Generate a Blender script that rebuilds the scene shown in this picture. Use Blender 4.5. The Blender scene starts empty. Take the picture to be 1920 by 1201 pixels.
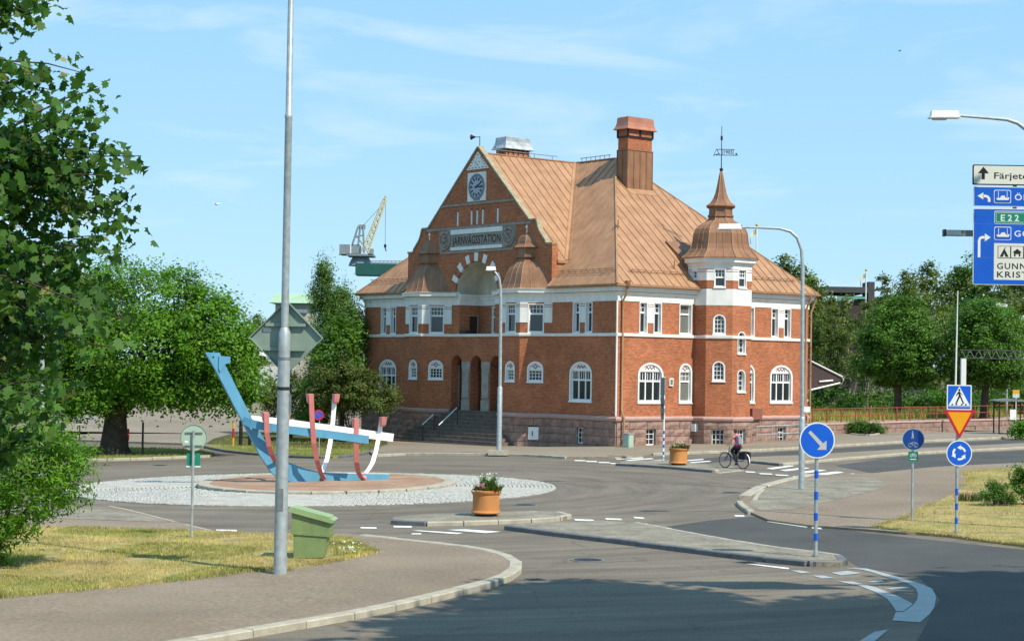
import bpy, bmesh, math, random
import numpy as np
from mathutils import Vector, Matrix
from mathutils.geometry import delaunay_2d_cdt
random.seed(11)
RNG = np.random.default_rng(5)
SC = bpy.context.scene
COL = SC.collection
rad = math.radians

# ------------------------------------------------------------------ camera
FPX, PITCH, ROLL, CAMH = 3390.5, 0.0253, 0.0159, 4.0
CAM = Vector((0, 0, CAMH))
_f = Vector((0, math.cos(PITCH), math.sin(PITCH)))
_r = Vector((1, 0, 0))
_d = _f.cross(_r)
_c, _s = math.cos(ROLL), math.sin(ROLL)
RGT = _c * _r - _s * _d
DWN = _s * _r + _c * _d
cam_data = bpy.data.cameras.new('camera')
cam = bpy.data.objects.new('camera', cam_data)
COL.objects.link(cam)
up = -DWN
bk = -_f
cam.matrix_world = Matrix(((RGT.x, up.x, bk.x, 0), (RGT.y, up.y, bk.y, 0), (RGT.z, up.z, bk.z, CAMH), (0, 0, 0, 1)))
cam_data.sensor_width = 36
cam_data.lens = FPX / 1920 * 36
cam_data.clip_start = 0.5
cam_data.clip_end = 20000
SC.camera = cam

# ------------------------------------------------------------------ sky, sun, exposure
SUN_EL, SUN_AZ = rad(49), math.atan2(0.73, -0.685)      # azimuth measured from +Y towards +X
w = bpy.data.worlds.new('World')
SC.world = w
w.use_nodes = True
nt = w.node_tree
for n in list(nt.nodes):
    nt.nodes.remove(n)
def N(tree, typ, **kw):
    n = tree.nodes.new(typ)
    for k, v in kw.items():
        setattr(n, k, v)
    return n
out = N(nt, 'ShaderNodeOutputWorld')
bg = N(nt, 'ShaderNodeBackground')
sky = N(nt, 'ShaderNodeTexSky')
sky.sky_type = 'NISHITA'
sky.sun_disc = False
sky.sun_elevation = SUN_EL
sky.sun_rotation = SUN_AZ
sky.altitude = 0
sky.air_density = 1.0
sky.dust_density = 0.0
sky.ozone_density = 5.0
bg.inputs['Strength'].default_value = 0.135
# thin streaks of high cloud over the whole sky
tc = N(nt, 'ShaderNodeTexCoord')
mp = N(nt, 'ShaderNodeMapping')
mp.inputs['Scale'].default_value = (2.2, 2.2, 11.0)
mp.inputs['Rotation'].default_value = (0.0, 0.22, 0.3)
n1 = N(nt, 'ShaderNodeTexNoise')
n1.inputs['Scale'].default_value = 2.3
n1.inputs['Detail'].default_value = 7
n1.inputs['Roughness'].default_value = 0.58
n1.inputs['Distortion'].default_value = 0.5
rp = N(nt, 'ShaderNodeValToRGB')
rp.color_ramp.elements[0].position = 0.50
rp.color_ramp.elements[0].color = (0.0, 0.0, 0.0, 1)
rp.color_ramp.elements[1].position = 0.78
rp.color_ramp.elements[1].color = (0.62, 0.62, 0.62, 1)
mx = N(nt, 'ShaderNodeMixRGB')
mx.inputs['Color2'].default_value = (5.6, 6.1, 6.7, 1)
nt.links.new(tc.outputs['Generated'], mp.inputs['Vector'])
nt.links.new(mp.outputs['Vector'], n1.inputs['Vector'])
nt.links.new(n1.outputs['Fac'], rp.inputs['Fac'])
nt.links.new(rp.outputs['Color'], mx.inputs['Fac'])
# a clear summer blue that stays blue down to the horizon
sx_ = N(nt, 'ShaderNodeSeparateXYZ')
hz = N(nt, 'ShaderNodeValToRGB')
hz.color_ramp.elements[0].position = 0.0
hz.color_ramp.elements[0].color = (0.46, 0.745, 0.95, 1)
hz.color_ramp.elements[1].position = 0.34
hz.color_ramp.elements[1].color = (0.265, 0.585, 0.92, 1)
hs = N(nt, 'ShaderNodeVectorMath', operation='SCALE')
hs.inputs['Scale'].default_value = 0.86 / 0.135
bl = N(nt, 'ShaderNodeMixRGB')
bl.inputs['Fac'].default_value = 0.86
nt.links.new(tc.outputs['Generated'], sx_.inputs[0])
nt.links.new(sx_.outputs['Z'], hz.inputs['Fac'])
nt.links.new(hz.outputs['Color'], hs.inputs[0])
nt.links.new(sky.outputs['Color'], bl.inputs['Color1'])
nt.links.new(hs.outputs['Vector'], bl.inputs['Color2'])
nt.links.new(bl.outputs['Color'], mx.inputs['Color1'])
nt.links.new(mx.outputs['Color'], bg.inputs['Color'])
nt.links.new(bg.outputs['Background'], out.inputs['Surface'])

sl = bpy.data.lights.new('sun', 'SUN')
sl.energy = 4.5
sl.angle = rad(0.53)
sl.color = (1.0, 0.92, 0.79)
sun = bpy.data.objects.new('sun', sl)
COL.objects.link(sun)
S_DIR = Vector((math.sin(SUN_AZ) * math.cos(SUN_EL), math.cos(SUN_AZ) * math.cos(SUN_EL), math.sin(SUN_EL)))
sun.rotation_euler = S_DIR.to_track_quat('Z', 'Y').to_euler()
sun.location = S_DIR * 300
vs = SC.view_settings
vs.view_transform = 'Standard'
vs.look = 'None'
vs.exposure = 0.35
vs.gamma = 1.0
vs.use_curve_mapping = False
SC.cycles.max_bounces = 6
SC.cycles.diffuse_bounces = 3
SC.cycles.transparent_max_bounces = 6

# ------------------------------------------------------------------ the lie of the land
YAW = 0.8988
CX, CY = 5.2772, 90.2929                                # the station's street corner
UX = Vector((-math.cos(YAW), math.sin(YAW), 0))          # along its front, away from the corner
VX = Vector((math.sin(YAW), math.cos(YAW), 0))           # along its side

def zg(x, y):
    s = (x - CX) * UX.x + (y - CY) * UX.y
    return 0.016 * (x - CX) - 0.035 * min(max(s, 0.0), 5.0)

def ray(px, py):
    return RGT * ((px - 960) / FPX) + DWN * ((py - 600.5) / FPX) + _f

def G(px, py, dz=0.0):
    """Ground point seen at a photograph pixel (dz above the ground)."""
    z = 0.0
    d = ray(px, py)
    for _ in range(60):
        k = (z - CAMH) / d.z
        P = CAM + d * k
        z = 0.5 * z + 0.5 * (zg(P.x, P.y) + dz)
    return Vector((P.x, P.y, zg(P.x, P.y) + dz))

def at(px, py, Y):
    d = ray(px, py)
    return CAM + d * (Y / d.y)

def onplane(px, py, P0, n):
    d = ray(px, py)
    return CAM + d * ((P0 - CAM).dot(n) / d.dot(n))

# ------------------------------------------------------------------ helpers
def tag(o, label=None, cat=None, group=None, kind=None):
    if label: o['label'] = label
    if cat: o['category'] = cat
    if group: o['group'] = group
    if kind: o['kind'] = kind
    return o

def empty(name, loc=(0, 0, 0), rz=0.0, parent=None, **kw):
    o = bpy.data.objects.new(name, None)
    COL.objects.link(o)
    o.location = loc
    o.rotation_euler = (0, 0, rz)
    o.empty_display_size = 0.3
    if parent: o.parent = parent
    return tag(o, **kw)

def link(name, me, parent=None, **kw):
    o = bpy.data.objects.new(name, me)
    COL.objects.link(o)
    if parent: o.parent = parent
    return tag(o, **kw)

def copy_tree(o, parent=None):
    c = o.copy()
    COL.objects.link(c)
    if parent: c.parent = parent
    for ch in list(o.children):
        copy_tree(ch, c)
    return c

class MB:
    def __init__(s):
        s.v, s.f, s.mi, s.m = [], [], [], 0
    def add(s, vs_, fs):
        b = len(s.v)
        s.v += [tuple(p) for p in vs_]
        for f in fs:
            s.f.append(tuple(i + b for i in f))
            s.mi.append(s.m)
    def quad(s, a, b, c, d):
        s.add([a, b, c, d], [(0, 1, 2, 3)])
    def poly(s, pts):
        s.add(pts, [tuple(range(len(pts)))])
    def hexa(s, p):                        # 8 points, bottom ring then top ring
        s.add(p, [(3, 2, 1, 0), (4, 5, 6, 7), (0, 1, 5, 4), (1, 2, 6, 5), (2, 3, 7, 6), (3, 0, 4, 7)])
    def box(s, x0, x1, y0, y1, z0, z1):
        s.hexa([(x0, y0, z0), (x1, y0, z0), (x1, y1, z0), (x0, y1, z0), (x0, y0, z1), (x1, y0, z1), (x1, y1, z1), (x0, y1, z1)])
    def obox(s, c, ax, ay, az):            # centre and three half-axis vectors
        c, ax, ay, az = Vector(c), Vector(ax), Vector(ay), Vector(az)
        s.hexa([c - ax - ay - az, c + ax - ay - az, c + ax + ay - az, c - ax + ay - az,
                c - ax - ay + az, c + ax - ay + az, c + ax + ay + az, c - ax + ay + az])
    def prism(s, poly, ex):                # 3-D polygon extruded by a vector
        n = len(poly)
        ex = Vector(ex)
        a = [Vector(p) for p in poly]
        b = [p + ex for p in a]
        s.add(a + b, [tuple(range(n - 1, -1, -1)), tuple(range(n, 2 * n))] + [(i, (i + 1) % n, n + (i + 1) % n, n + i) for i in range(n)])
    def tube(s, pts, r, n=8, caps=True, squash=None):
        pts = [Vector(p) for p in pts]
        rs = r if isinstance(r, (list, tuple)) else [r] * len(pts)
        base = len(s.v)
        prev = None
        for i, p in enumerate(pts):
            t = (pts[min(i + 1, len(pts) - 1)] - pts[max(i - 1, 0)]).normalized()
            if prev is None:
                ref = Vector((0, 0, 1)) if abs(t.z) < 0.9 else Vector((0, 1, 0))
                a = t.cross(ref).normalized()
            else:
                a = (prev - t * prev.dot(t)).normalized()
            prev = a
            b = t.cross(a)
            for k in range(n):
                ang = 2 * math.pi * k / n
                s.v.append(tuple(p + (a * math.cos(ang) + b * math.sin(ang)) * rs[i]))
        for i in range(len(pts) - 1):
            for k in range(n):
                s.f.append((base + i * n + k, base + i * n + (k + 1) % n, base + (i + 1) * n + (k + 1) % n, base + (i + 1) * n + k))
                s.mi.append(s.m)
        if caps:
            s.f.append(tuple(base + k for k in range(n - 1, -1, -1))); s.mi.append(s.m)
            e = base + (len(pts) - 1) * n
            s.f.append(tuple(e + k for k in range(n))); s.mi.append(s.m)
    def lathe(s, prof, n=24, c=(0, 0, 0), ph=0.0, a0=0.0, a1=2 * math.pi, cap=True):
        full = abs(a1 - a0 - 2 * math.pi) < 1e-6
        m = n if full else n + 1
        base = len(s.v)
        for r, z in prof:
            for k in range(m):
                a = ph + a0 + (a1 - a0) * k / n
                s.v.append((c[0] + r * math.cos(a), c[1] + r * math.sin(a), c[2] + z))
        for i in range(len(prof) - 1):
            for k in range(n):
                k2 = (k + 1) % m
                s.f.append((base + i * m + k, base + i * m + k2, base + (i + 1) * m + k2, base + (i + 1) * m + k)); s.mi.append(s.m)
        if cap and full:
            s.f.append(tuple(base + k for k in range(m - 1, -1, -1))); s.mi.append(s.m)
            e = base + (len(prof) - 1) * m
            s.f.append(tuple(e + k for k in range(m))); s.mi.append(s.m)
    def sphere(s, c, r, n=10, m=6, sx=1, sy=1, sz=1):
        prof = []
        base = len(s.v)
        for i in range(m + 1):
            t = math.pi * i / m
            for k in range(n):
                a = 2 * math.pi * k / n
                s.v.append((c[0] + sx * r * math.sin(t) * math.cos(a), c[1] + sy * r * math.sin(t) * math.sin(a), c[2] - sz * r * math.cos(t)))
        for i in range(m):
            for k in range(n):
                s.f.append((base + i * n + k, base + i * n + (k + 1) % n, base + (i + 1) * n + (k + 1) % n, base + (i + 1) * n + k)); s.mi.append(s.m)
    def torus(s, c, axis, R, r, n=28, m=6):
        axis = Vector(axis).normalized()
        ref = Vector((0, 0, 1)) if abs(axis.z) < 0.9 else Vector((1, 0, 0))
        a = axis.cross(ref).normalized()
        b = axis.cross(a)
        base = len(s.v)
        for i in range(n):
            t = 2 * math.pi * i / n
            e = a * math.cos(t) + b * math.sin(t)
            for k in range(m):
                q = 2 * math.pi * k / m
                s.v.append(tuple(Vector(c) + e * (R + r * math.cos(q)) + axis * (r * math.sin(q))))
        for i in range(n):
            for k in range(m):
                s.f.append((base + i * m + k, base + ((i + 1) % n) * m + k, base + ((i + 1) % n) * m + (k + 1) % m, base + i * m + (k + 1) % m)); s.mi.append(s.m)
    def xform(s, M, start=0):
        for i in range(start, len(s.v)):
            s.v[i] = tuple(M @ Vector(s.v[i]))
    def mesh(s, name, mats, smooth=False, angle=35):
        me = bpy.data.meshes.new(name)
        me.from_pydata(s.v, [], s.f)
        if not isinstance(mats, (list, tuple)): mats = [mats]
        for m_ in mats: me.materials.append(m_)
        if len(mats) > 1:
            me.polygons.foreach_set('material_index', s.mi)
        if smooth:
            me.polygons.foreach_set('use_smooth', [True] * len(me.polygons))
            me.set_sharp_from_angle(angle=rad(angle))
        me.update()
        return me
    def build(s, name, mats, parent=None, smooth=False, angle=35, **kw):
        return link(name, s.mesh(name, mats, smooth, angle), parent, **kw)

def inside(p, poly):
    c = False
    n = len(poly)
    j = n - 1
    for i in range(n):
        a, b = poly[i], poly[j]
        if (a[1] > p[1]) != (b[1] > p[1]) and p[0] < (b[0] - a[0]) * (p[1] - a[1]) / (b[1] - a[1]) + a[0]:
            c = not c
        j = i
    return c

def tri2d(outer, holes=()):
    pts, ed = [], []
    for loop in [outer] + list(holes):
        b = len(pts)
        pts += [Vector((p[0], p[1])) for p in loop]
        ed += [(b + i, b + (i + 1) % len(loop)) for i in range(len(loop))]
    vs_, _, fs, *_r = delaunay_2d_cdt(pts, ed, [], 0, 1e-5)
    keep = []
    for f in fs:
        c = (sum(vs_[i].x for i in f) / len(f), sum(vs_[i].y for i in f) / len(f))
        if inside(c, outer) and not any(inside(c, h) for h in holes):
            keep.append(tuple(f))
    return [(v.x, v.y) for v in vs_], keep

_glyphs = {}
def text_mesh(txt, bold=0.0, space=1.0):
    """Lettering as (verts2d, faces) scaled to unit cap height, from the built-in font."""
    if (txt, bold, space) in _glyphs: return _glyphs[(txt, bold, space)]
    cu = bpy.data.curves.new('lettering', 'FONT')
    cu.body = txt
    cu.resolution_u = 3
    cu.offset = bold
    cu.space_character = space
    ob = bpy.data.objects.new('lettering', cu)
    COL.objects.link(ob)
    dg = bpy.context.evaluated_depsgraph_get()
    dg.update()
    me = bpy.data.meshes.new_from_object(ob.evaluated_get(dg))
    vs_ = [(v.co.x, v.co.y) for v in me.vertices]
    fs = [tuple(p.vertices) for p in me.polygons]
    bpy.data.objects.remove(ob)
    bpy.data.curves.remove(cu)
    bpy.data.meshes.remove(me)
    _glyphs[(txt, bold, space)] = (vs_, fs)
    return vs_, fs

def lettering(mb, txt, x0, z0, h, width, fn, off=0.0, bold=0.0, space=1.0):
    """Writes txt with its lower left corner at (x0, z0), cap height h and total width; fn(x, z, off) -> 3-D point."""
    vs_, fs = text_mesh(txt, bold, space)
    mnx, mxx = min(v[0] for v in vs_), max(v[0] for v in vs_)
    cap = 0.70
    sx = width / (mxx - mnx) if width else h / cap
    mb.add([fn(x0 + (v[0] - mnx) * sx, z0 + v[1] * h / cap, off) for v in vs_], fs)

# ------------------------------------------------------------------ materials
def mat(name, col, rough=0.75, var=0.15, scale=4.0, bump=0.0, metal=0.0, spec=0.4, col2=None, detail=5, bscale=None, weather=0.0):
    m = bpy.data.materials.new(name)
    m.use_nodes = True
    t = m.node_tree
    b = t.nodes['Principled BSDF']
    b.inputs['Roughness'].default_value = rough
    b.inputs['Metallic'].default_value = metal
    b.inputs['Specular IOR Level'].default_value = spec
    g = N(t, 'ShaderNodeNewGeometry')
    nz = N(t, 'ShaderNodeTexNoise')
    nz.inputs['Scale'].default_value = scale
    nz.inputs['Detail'].default_value = detail
    nz.inputs['Roughness'].default_value = 0.6
    t.links.new(g.outputs['Position'], nz.inputs['Vector'])
    r = N(t, 'ShaderNodeValToRGB')
    c2 = col2 or tuple(c * (1 + var) for c in col)
    c1 = tuple(c * (1 - var) for c in col) if not col2 else col
    r.color_ramp.elements[0].position = 0.3
    r.color_ramp.elements[1].position = 0.7
    r.color_ramp.elements[0].color = (*c1, 1)
    r.color_ramp.elements[1].color = (*[min(c, 1) for c in c2], 1)
    t.links.new(nz.outputs['Fac'], r.inputs['Fac'])
    if weather:                                   # broad stains and streaks that run down the surface
        mp_ = N(t, 'ShaderNodeMapping'); mp_.inputs['Scale'].default_value = (2.3, 2.3, 0.35)
        t.links.new(g.outputs['Position'], mp_.inputs['Vector'])
        n4 = N(t, 'ShaderNodeTexNoise'); n4.inputs['Scale'].default_value = 1.0; n4.inputs['Detail'].default_value = 8; n4.inputs['Roughness'].default_value = 0.65
        t.links.new(mp_.outputs['Vector'], n4.inputs['Vector'])
        m4 = N(t, 'ShaderNodeMapRange'); m4.inputs[1].default_value = 0.3; m4.inputs[2].default_value = 0.7; m4.inputs[3].default_value = 1 - weather; m4.inputs[4].default_value = 1 + weather
        t.links.new(n4.outputs['Fac'], m4.inputs[0])
        s4 = N(t, 'ShaderNodeVectorMath', operation='SCALE')
        t.links.new(r.outputs['Color'], s4.inputs[0]); t.links.new(m4.outputs[0], s4.inputs['Scale'])
        t.links.new(s4.outputs['Vector'], b.inputs['Base Color'])
    else:
        t.links.new(r.outputs['Color'], b.inputs['Base Color'])
    if bump:
        n2 = N(t, 'ShaderNodeTexNoise')
        n2.inputs['Scale'].default_value = bscale or scale * 6
        n2.inputs['Detail'].default_value = 4
        t.links.new(g.outputs['Position'], n2.inputs['Vector'])
        bp = N(t, 'ShaderNodeBump')
        bp.inputs['Strength'].default_value = 1.0
        bp.inputs['Distance'].default_value = bump
        t.links.new(n2.outputs['Fac'], bp.inputs['Height'])
        t.links.new(bp.outputs['Normal'], b.inputs['Normal'])
    return m

def brick_mat(name, ca, cb, mortar, bw=0.25, bh=0.075):
    m = bpy.data.materials.new(name)
    m.use_nodes = True
    t = m.node_tree
    L = t.links.new
    b = t.nodes['Principled BSDF']
    b.inputs['Roughness'].default_value = 0.85
    b.inputs['Specular IOR Level'].default_value = 0.25
    g = N(t, 'ShaderNodeNewGeometry')
    cr = N(t, 'ShaderNodeVectorMath', operation='CROSS_PRODUCT')
    cr.inputs[1].default_value = (0, 0, 1)
    L(g.outputs['True Normal'], cr.inputs[0])
    dt = N(t, 'ShaderNodeVectorMath', operation='DOT_PRODUCT')
    L(cr.outputs['Vector'], dt.inputs[0])
    L(g.outputs['Position'], dt.inputs[1])
    sp = N(t, 'ShaderNodeSeparateXYZ')
    L(g.outputs['Position'], sp.inputs[0])
    cb_ = N(t, 'ShaderNodeCombineXYZ')
    L(dt.outputs['Value'], cb_.inputs[0])
    L(sp.outputs['Z'], cb_.inputs[1])
    br = N(t, 'ShaderNodeTexBrick')
    br.inputs['Color1'].default_value = (*ca, 1)
    br.inputs['Color2'].default_value = (*cb, 1)
    br.inputs['Mortar'].default_value = (*mortar, 1)
    br.inputs['Scale'].default_value = 1.0
    br.inputs['Mortar Size'].default_value = 0.006
    br.inputs['Bias'].default_value = -0.15
    br.inputs['Brick Width'].default_value = bw
    br.inputs['Row Height'].default_value = bh
    L(cb_.outputs[0], br.inputs['Vector'])
    # burnt and pale bricks here and there, weathering in large soft patches
    n1 = N(t, 'ShaderNodeTexNoise'); n1.inputs['Scale'].default_value = 0.9; n1.inputs['Detail'].default_value = 6
    L(g.outputs['Position'], n1.inputs['Vector'])
    mp_ = N(t, 'ShaderNodeMapping'); mp_.inputs['Scale'].default_value = (4.2, 13.5, 1)
    L(cb_.outputs[0], mp_.inputs['Vector'])
    n2 = N(t, 'ShaderNodeTexNoise'); n2.inputs['Scale'].default_value = 1.0; n2.inputs['Detail'].default_value = 3
    L(mp_.outputs['Vector'], n2.inputs['Vector'])
    r1 = N(t, 'ShaderNodeMapRange'); r1.inputs[1].default_value = 0.3; r1.inputs[2].default_value = 0.7; r1.inputs[3].default_value = 0.84; r1.inputs[4].default_value = 1.13
    L(n1.outputs['Fac'], r1.inputs[0])
    r2 = N(t, 'ShaderNodeMapRange'); r2.inputs[1].default_value = 0.28; r2.inputs[2].default_value = 0.75; r2.inputs[3].default_value = 0.74; r2.inputs[4].default_value = 1.28
    L(n2.outputs['Fac'], r2.inputs[0])
    mu = N(t, 'ShaderNodeMath', operation='MULTIPLY')
    L(r1.outputs[0], mu.inputs[0]); L(r2.outputs[0], mu.inputs[1])
    sc_ = N(t, 'ShaderNodeVectorMath', operation='SCALE')
    L(br.outputs['Color'], sc_.inputs[0]); L(mu.outputs[0], sc_.inputs['Scale'])
    L(sc_.outputs['Vector'], b.inputs['Base Color'])
    bp = N(t, 'ShaderNodeBump'); bp.inputs['Distance'].default_value = 0.012; bp.inputs['Strength'].default_value = 0.8
    iv = N(t, 'ShaderNodeMath', operation='SUBTRACT'); iv.inputs[0].default_value = 1.0
    L(br.outputs['Fac'], iv.inputs[1])
    L(iv.outputs[0], bp.inputs['Height'])
    L(bp.outputs['Normal'], b.inputs['Normal'])
    return m

def leaf_mat(name, ca, cb, trans=0.35, cc=None):
    m = bpy.data.materials.new(name)
    m.use_nodes = True
    t = m.node_tree
    L = t.links.new
    for n in list(t.nodes): t.nodes.remove(n)
    o = N(t, 'ShaderNodeOutputMaterial')
    g = N(t, 'ShaderNodeNewGeometry')
    r = N(t, 'ShaderNodeValToRGB')
    r.color_ramp.elements[0].color = (*ca, 1)
    r.color_ramp.elements[1].color = (*cb, 1)
    if cc:
        e = r.color_ramp.elements.new(0.93)
        e.color = (*cb, 1)
        r.color_ramp.elements[-1].color = (*cc, 1)
    L(g.outputs['Random Per Island'], r.inputs['Fac'])
    nz = N(t, 'ShaderNodeTexNoise'); nz.inputs['Scale'].default_value = 0.7; nz.inputs['Detail'].default_value = 3
    L(g.outputs['Position'], nz.inputs['Vector'])
    mr = N(t, 'ShaderNodeMapRange'); mr.inputs[1].default_value = 0.3; mr.inputs[2].default_value = 0.7; mr.inputs[3].default_value = 0.62; mr.inputs[4].default_value = 1.38
    L(nz.outputs['Fac'], mr.inputs[0])
    sc_ = N(t, 'ShaderNodeVectorMath', operation='SCALE')
    L(r.outputs['Color'], sc_.inputs[0]); L(mr.outputs[0], sc_.inputs['Scale'])
    p = N(t, 'ShaderNodeBsdfPrincipled'); p.inputs['Roughness'].default_value = 0.55; p.inputs['Specular IOR Level'].default_value = 0.3
    L(sc_.outputs['Vector'], p.inputs['Base Color'])
    tr = N(t, 'ShaderNodeBsdfTranslucent')
    ml = N(t, 'ShaderNodeVectorMath', operation='MULTIPLY'); ml.inputs[1].default_value = (1.25, 1.35, 0.5)
    L(sc_.outputs['Vector'], ml.inputs[0]); L(ml.outputs['Vector'], tr.inputs['Color'])
    mxs = N(t, 'ShaderNodeMixShader'); mxs.inputs[0].default_value = trans
    L(p.outputs[0], mxs.inputs[1]); L(tr.outputs[0], mxs.inputs[2]); L(mxs.outputs[0], o.inputs['Surface'])
    return m

M = {}
M['brick'] = brick_mat('red_brick', (0.465, 0.155, 0.066), (0.345, 0.105, 0.046), (0.43, 0.25, 0.155))
M['plaster'] = mat('white_plaster', (0.78, 0.76, 0.70), 0.8, 0.06, 1.5, 0.003, weather=0.09)
M['cream'] = mat('cream_plaster', (0.58, 0.52, 0.40), 0.85, 0.12, 1.2, 0.004, weather=0.15)
M['copper'] = mat('weathered_copper', (0.325, 0.172, 0.090), 0.55, 0.2, 1.1, 0.005, 0.1, 0.35, col2=(0.43, 0.243, 0.130), bscale=2.5, weather=0.14)
M['copper_dark'] = mat('brown_copper', (0.225, 0.110, 0.060), 0.55, 0.2, 1.6, 0.004, 0.1, 0.35, col2=(0.30, 0.155, 0.082), bscale=3, weather=0.24)
M['copper_new'] = mat('bright_copper', (0.50, 0.20, 0.12), 0.4, 0.18, 2.0, 0.002, 0.4, 0.5)
M['granite'] = mat('red_granite', (0.20, 0.12, 0.095), 0.85, 0.3, 3.0, 0.02, col2=(0.36, 0.235, 0.185), bscale=9, weather=0.15)
M['granite_trim'] = mat('pink_granite', (0.42, 0.27, 0.23), 0.8, 0.12, 4.0, 0.004)
M['stone'] = mat('carved_grey_stone', (0.31, 0.26, 0.215), 0.9, 0.25, 4.0, 0.01)
M['column'] = mat('pale_limestone', (0.33, 0.305, 0.265), 0.85, 0.2, 3.0, 0.008)
M['step'] = mat('worn_granite_step', (0.16, 0.125, 0.10), 0.85, 0.25, 3.0, 0.006, weather=0.20)
M['sign_grey'] = mat('grey_cement_panel', (0.30, 0.275, 0.24), 0.9, 0.12, 2.0, 0.004)
M['letter_brown'] = mat('dark_brown_letters', (0.05, 0.028, 0.022), 0.8, 0.2, 5.0)
M['ornament'] = mat('red_brown_ornament', (0.24, 0.09, 0.06), 0.8, 0.15, 5.0)
M['white'] = mat('white_window_paint', (0.80, 0.80, 0.77), 0.5, 0.04, 3.0)
M['glass'] = mat('dark_window_glass', (0.018, 0.02, 0.022), 0.08, 0.3, 0.8, spec=0.8)
M['glass_blind'] = mat('window_glass_with_grey_blind', (0.16, 0.17, 0.15), 0.12, 0.15, 0.8, spec=0.8)
M['door'] = mat('dark_brown_door', (0.055, 0.035, 0.026), 0.6, 0.2, 5.0)
M['iron'] = mat('dark_iron', (0.03, 0.03, 0.032), 0.5, 0.2, 8.0, metal=0.6)
M['dial'] = mat('grey_blue_dial', (0.36, 0.42, 0.48), 0.5, 0.08, 2.0)
M['dial_rim'] = mat('slate_rim', (0.14, 0.18, 0.22), 0.5, 0.1, 2.0)
M['tin'] = mat('galvanised_sheet', (0.46, 0.475, 0.475), 0.45, 0.3, 2.5, 0.003, 0.5)
M['coping'] = mat('lichened_coping', (0.31, 0.26, 0.165), 0.9, 0.3, 3.0, 0.01)
M['steel'] = mat('galvanised_steel', (0.40, 0.44, 0.44), 0.5, 0.2, 7.0, 0.001, 0.45, weather=0.16)
M['steel_dark'] = mat('dull_grey_steel', (0.22, 0.235, 0.235), 0.5, 0.2, 6.0, 0.001, 0.4)
M['lamp_white'] = mat('pale_lamp_housing', (0.72, 0.72, 0.70), 0.45, 0.06, 6.0)
M['lamp_glass'] = mat('lamp_cover_glass', (0.55, 0.57, 0.55), 0.15, 0.06, 6.0)
M['black'] = mat('black_rubber', (0.016, 0.016, 0.017), 0.7, 0.2, 9.0)
M['sign_back'] = mat('sign_back_green_grey', (0.215, 0.285, 0.23), 0.55, 0.12, 2.0, weather=0.10)
M['sign_back_pale'] = mat('sign_back_pale_green', (0.36, 0.47, 0.37), 0.5, 0.1, 2.0)
M['sign_white'] = mat('sign_white', (0.78, 0.79, 0.77), 0.4, 0.03, 4.0)
M['sign_ivory'] = mat('sign_ivory', (0.70, 0.71, 0.62), 0.4, 0.03, 4.0)
M['sign_blue'] = mat('sign_blue', (0.006, 0.105, 0.56), 0.4, 0.06, 3.0)
M['sign_blue_dark'] = mat('sign_blue_faded', (0.008, 0.06, 0.28), 0.4, 0.08, 3.0)
M['sign_grey_arrow'] = mat('sign_reflective_grey', (0.47, 0.47, 0.45), 0.5, 0.04, 4.0)
M['sign_black'] = mat('sign_black', (0.012, 0.012, 0.016), 0.5, 0.1, 4.0)
M['sign_red'] = mat('sign_red', (0.48, 0.015, 0.03), 0.4, 0.06, 3.0)
M['sign_yellow'] = mat('sign_amber', (0.78, 0.33, 0.006), 0.4, 0.05, 3.0)
M['sign_green'] = mat('sign_green', (0.01, 0.22, 0.14), 0.4, 0.06, 3.0)
M['green_plastic'] = mat('green_plastic', (0.185, 0.255, 0.10), 0.55, 0.14, 3.0, 0.003, weather=0.14)
M['green_plastic_lid'] = mat('green_plastic_lid', (0.26, 0.36, 0.165), 0.5, 0.08, 3.0)
M['terracotta'] = mat('terracotta', (0.50, 0.205, 0.06), 0.75, 0.14, 2.5, 0.004, weather=0.15)
M['soil'] = mat('soil', (0.05, 0.035, 0.022), 0.95, 0.3, 8.0, 0.01)
M['ship_blue'] = mat('ship_blue_paint', (0.10, 0.30, 0.44), 0.5, 0.09, 1.5, weather=0.12)
M['ship_white'] = mat('ship_white_paint_lit_edge', (0.82, 0.82, 0.80), 0.5, 0.04, 2.0, weather=0.08)
M['ship_red'] = mat('ship_red_paint', (0.48, 0.155, 0.135), 0.55, 0.14, 2.0)
M['ship_pink'] = mat('ship_pink_paint', (0.62, 0.235, 0.21), 0.55, 0.1, 2.0, weather=0.14)
M['kerb'] = mat('granite_kerb', (0.31, 0.28, 0.21), 0.85, 0.16, 3.5, 0.006, col2=(0.43, 0.39, 0.30), weather=0.16)
M['kerb_dark'] = mat('dark_granite_kerb', (0.13, 0.135, 0.14), 0.85, 0.2, 3.5, 0.006, weather=0.18)
M['sett'] = mat('pale_granite_sett', (0.32, 0.315, 0.28), 0.8, 0.22, 2.0, 0.005, col2=(0.46, 0.45, 0.40))
M['sett_dark'] = mat('grey_granite_sett', (0.32, 0.31, 0.275), 0.85, 0.25, 5.0, 0.006)
M['paver'] = mat('orange_brick_paver', (0.29, 0.165, 0.10), 0.85, 0.22, 0.8, 0.004, col2=(0.41, 0.275, 0.185))
M['mark'] = mat('road_paint', (0.74, 0.74, 0.70), 0.7, 0.12, 6.0)
M['mark_worn'] = mat('worn_road_paint', (0.34, 0.37, 0.36), 0.75, 0.12, 3.0)
M['bark'] = mat('bark', (0.075, 0.055, 0.04), 0.95, 0.35, 3.0, 0.03)
M['bark_pale'] = mat('pale_bark', (0.32, 0.29, 0.25), 0.9, 0.35, 3.0, 0.01)
M['rust'] = mat('red_oxide_paint', (0.27, 0.055, 0.03), 0.7, 0.2, 4.0)
M['wood_dark'] = mat('dark_boarding', (0.055, 0.035, 0.03), 0.8, 0.2, 6.0)
M['crane_grey'] = mat('crane_grey', (0.22, 0.26, 0.28), 0.6, 0.12, 0.5)
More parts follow.
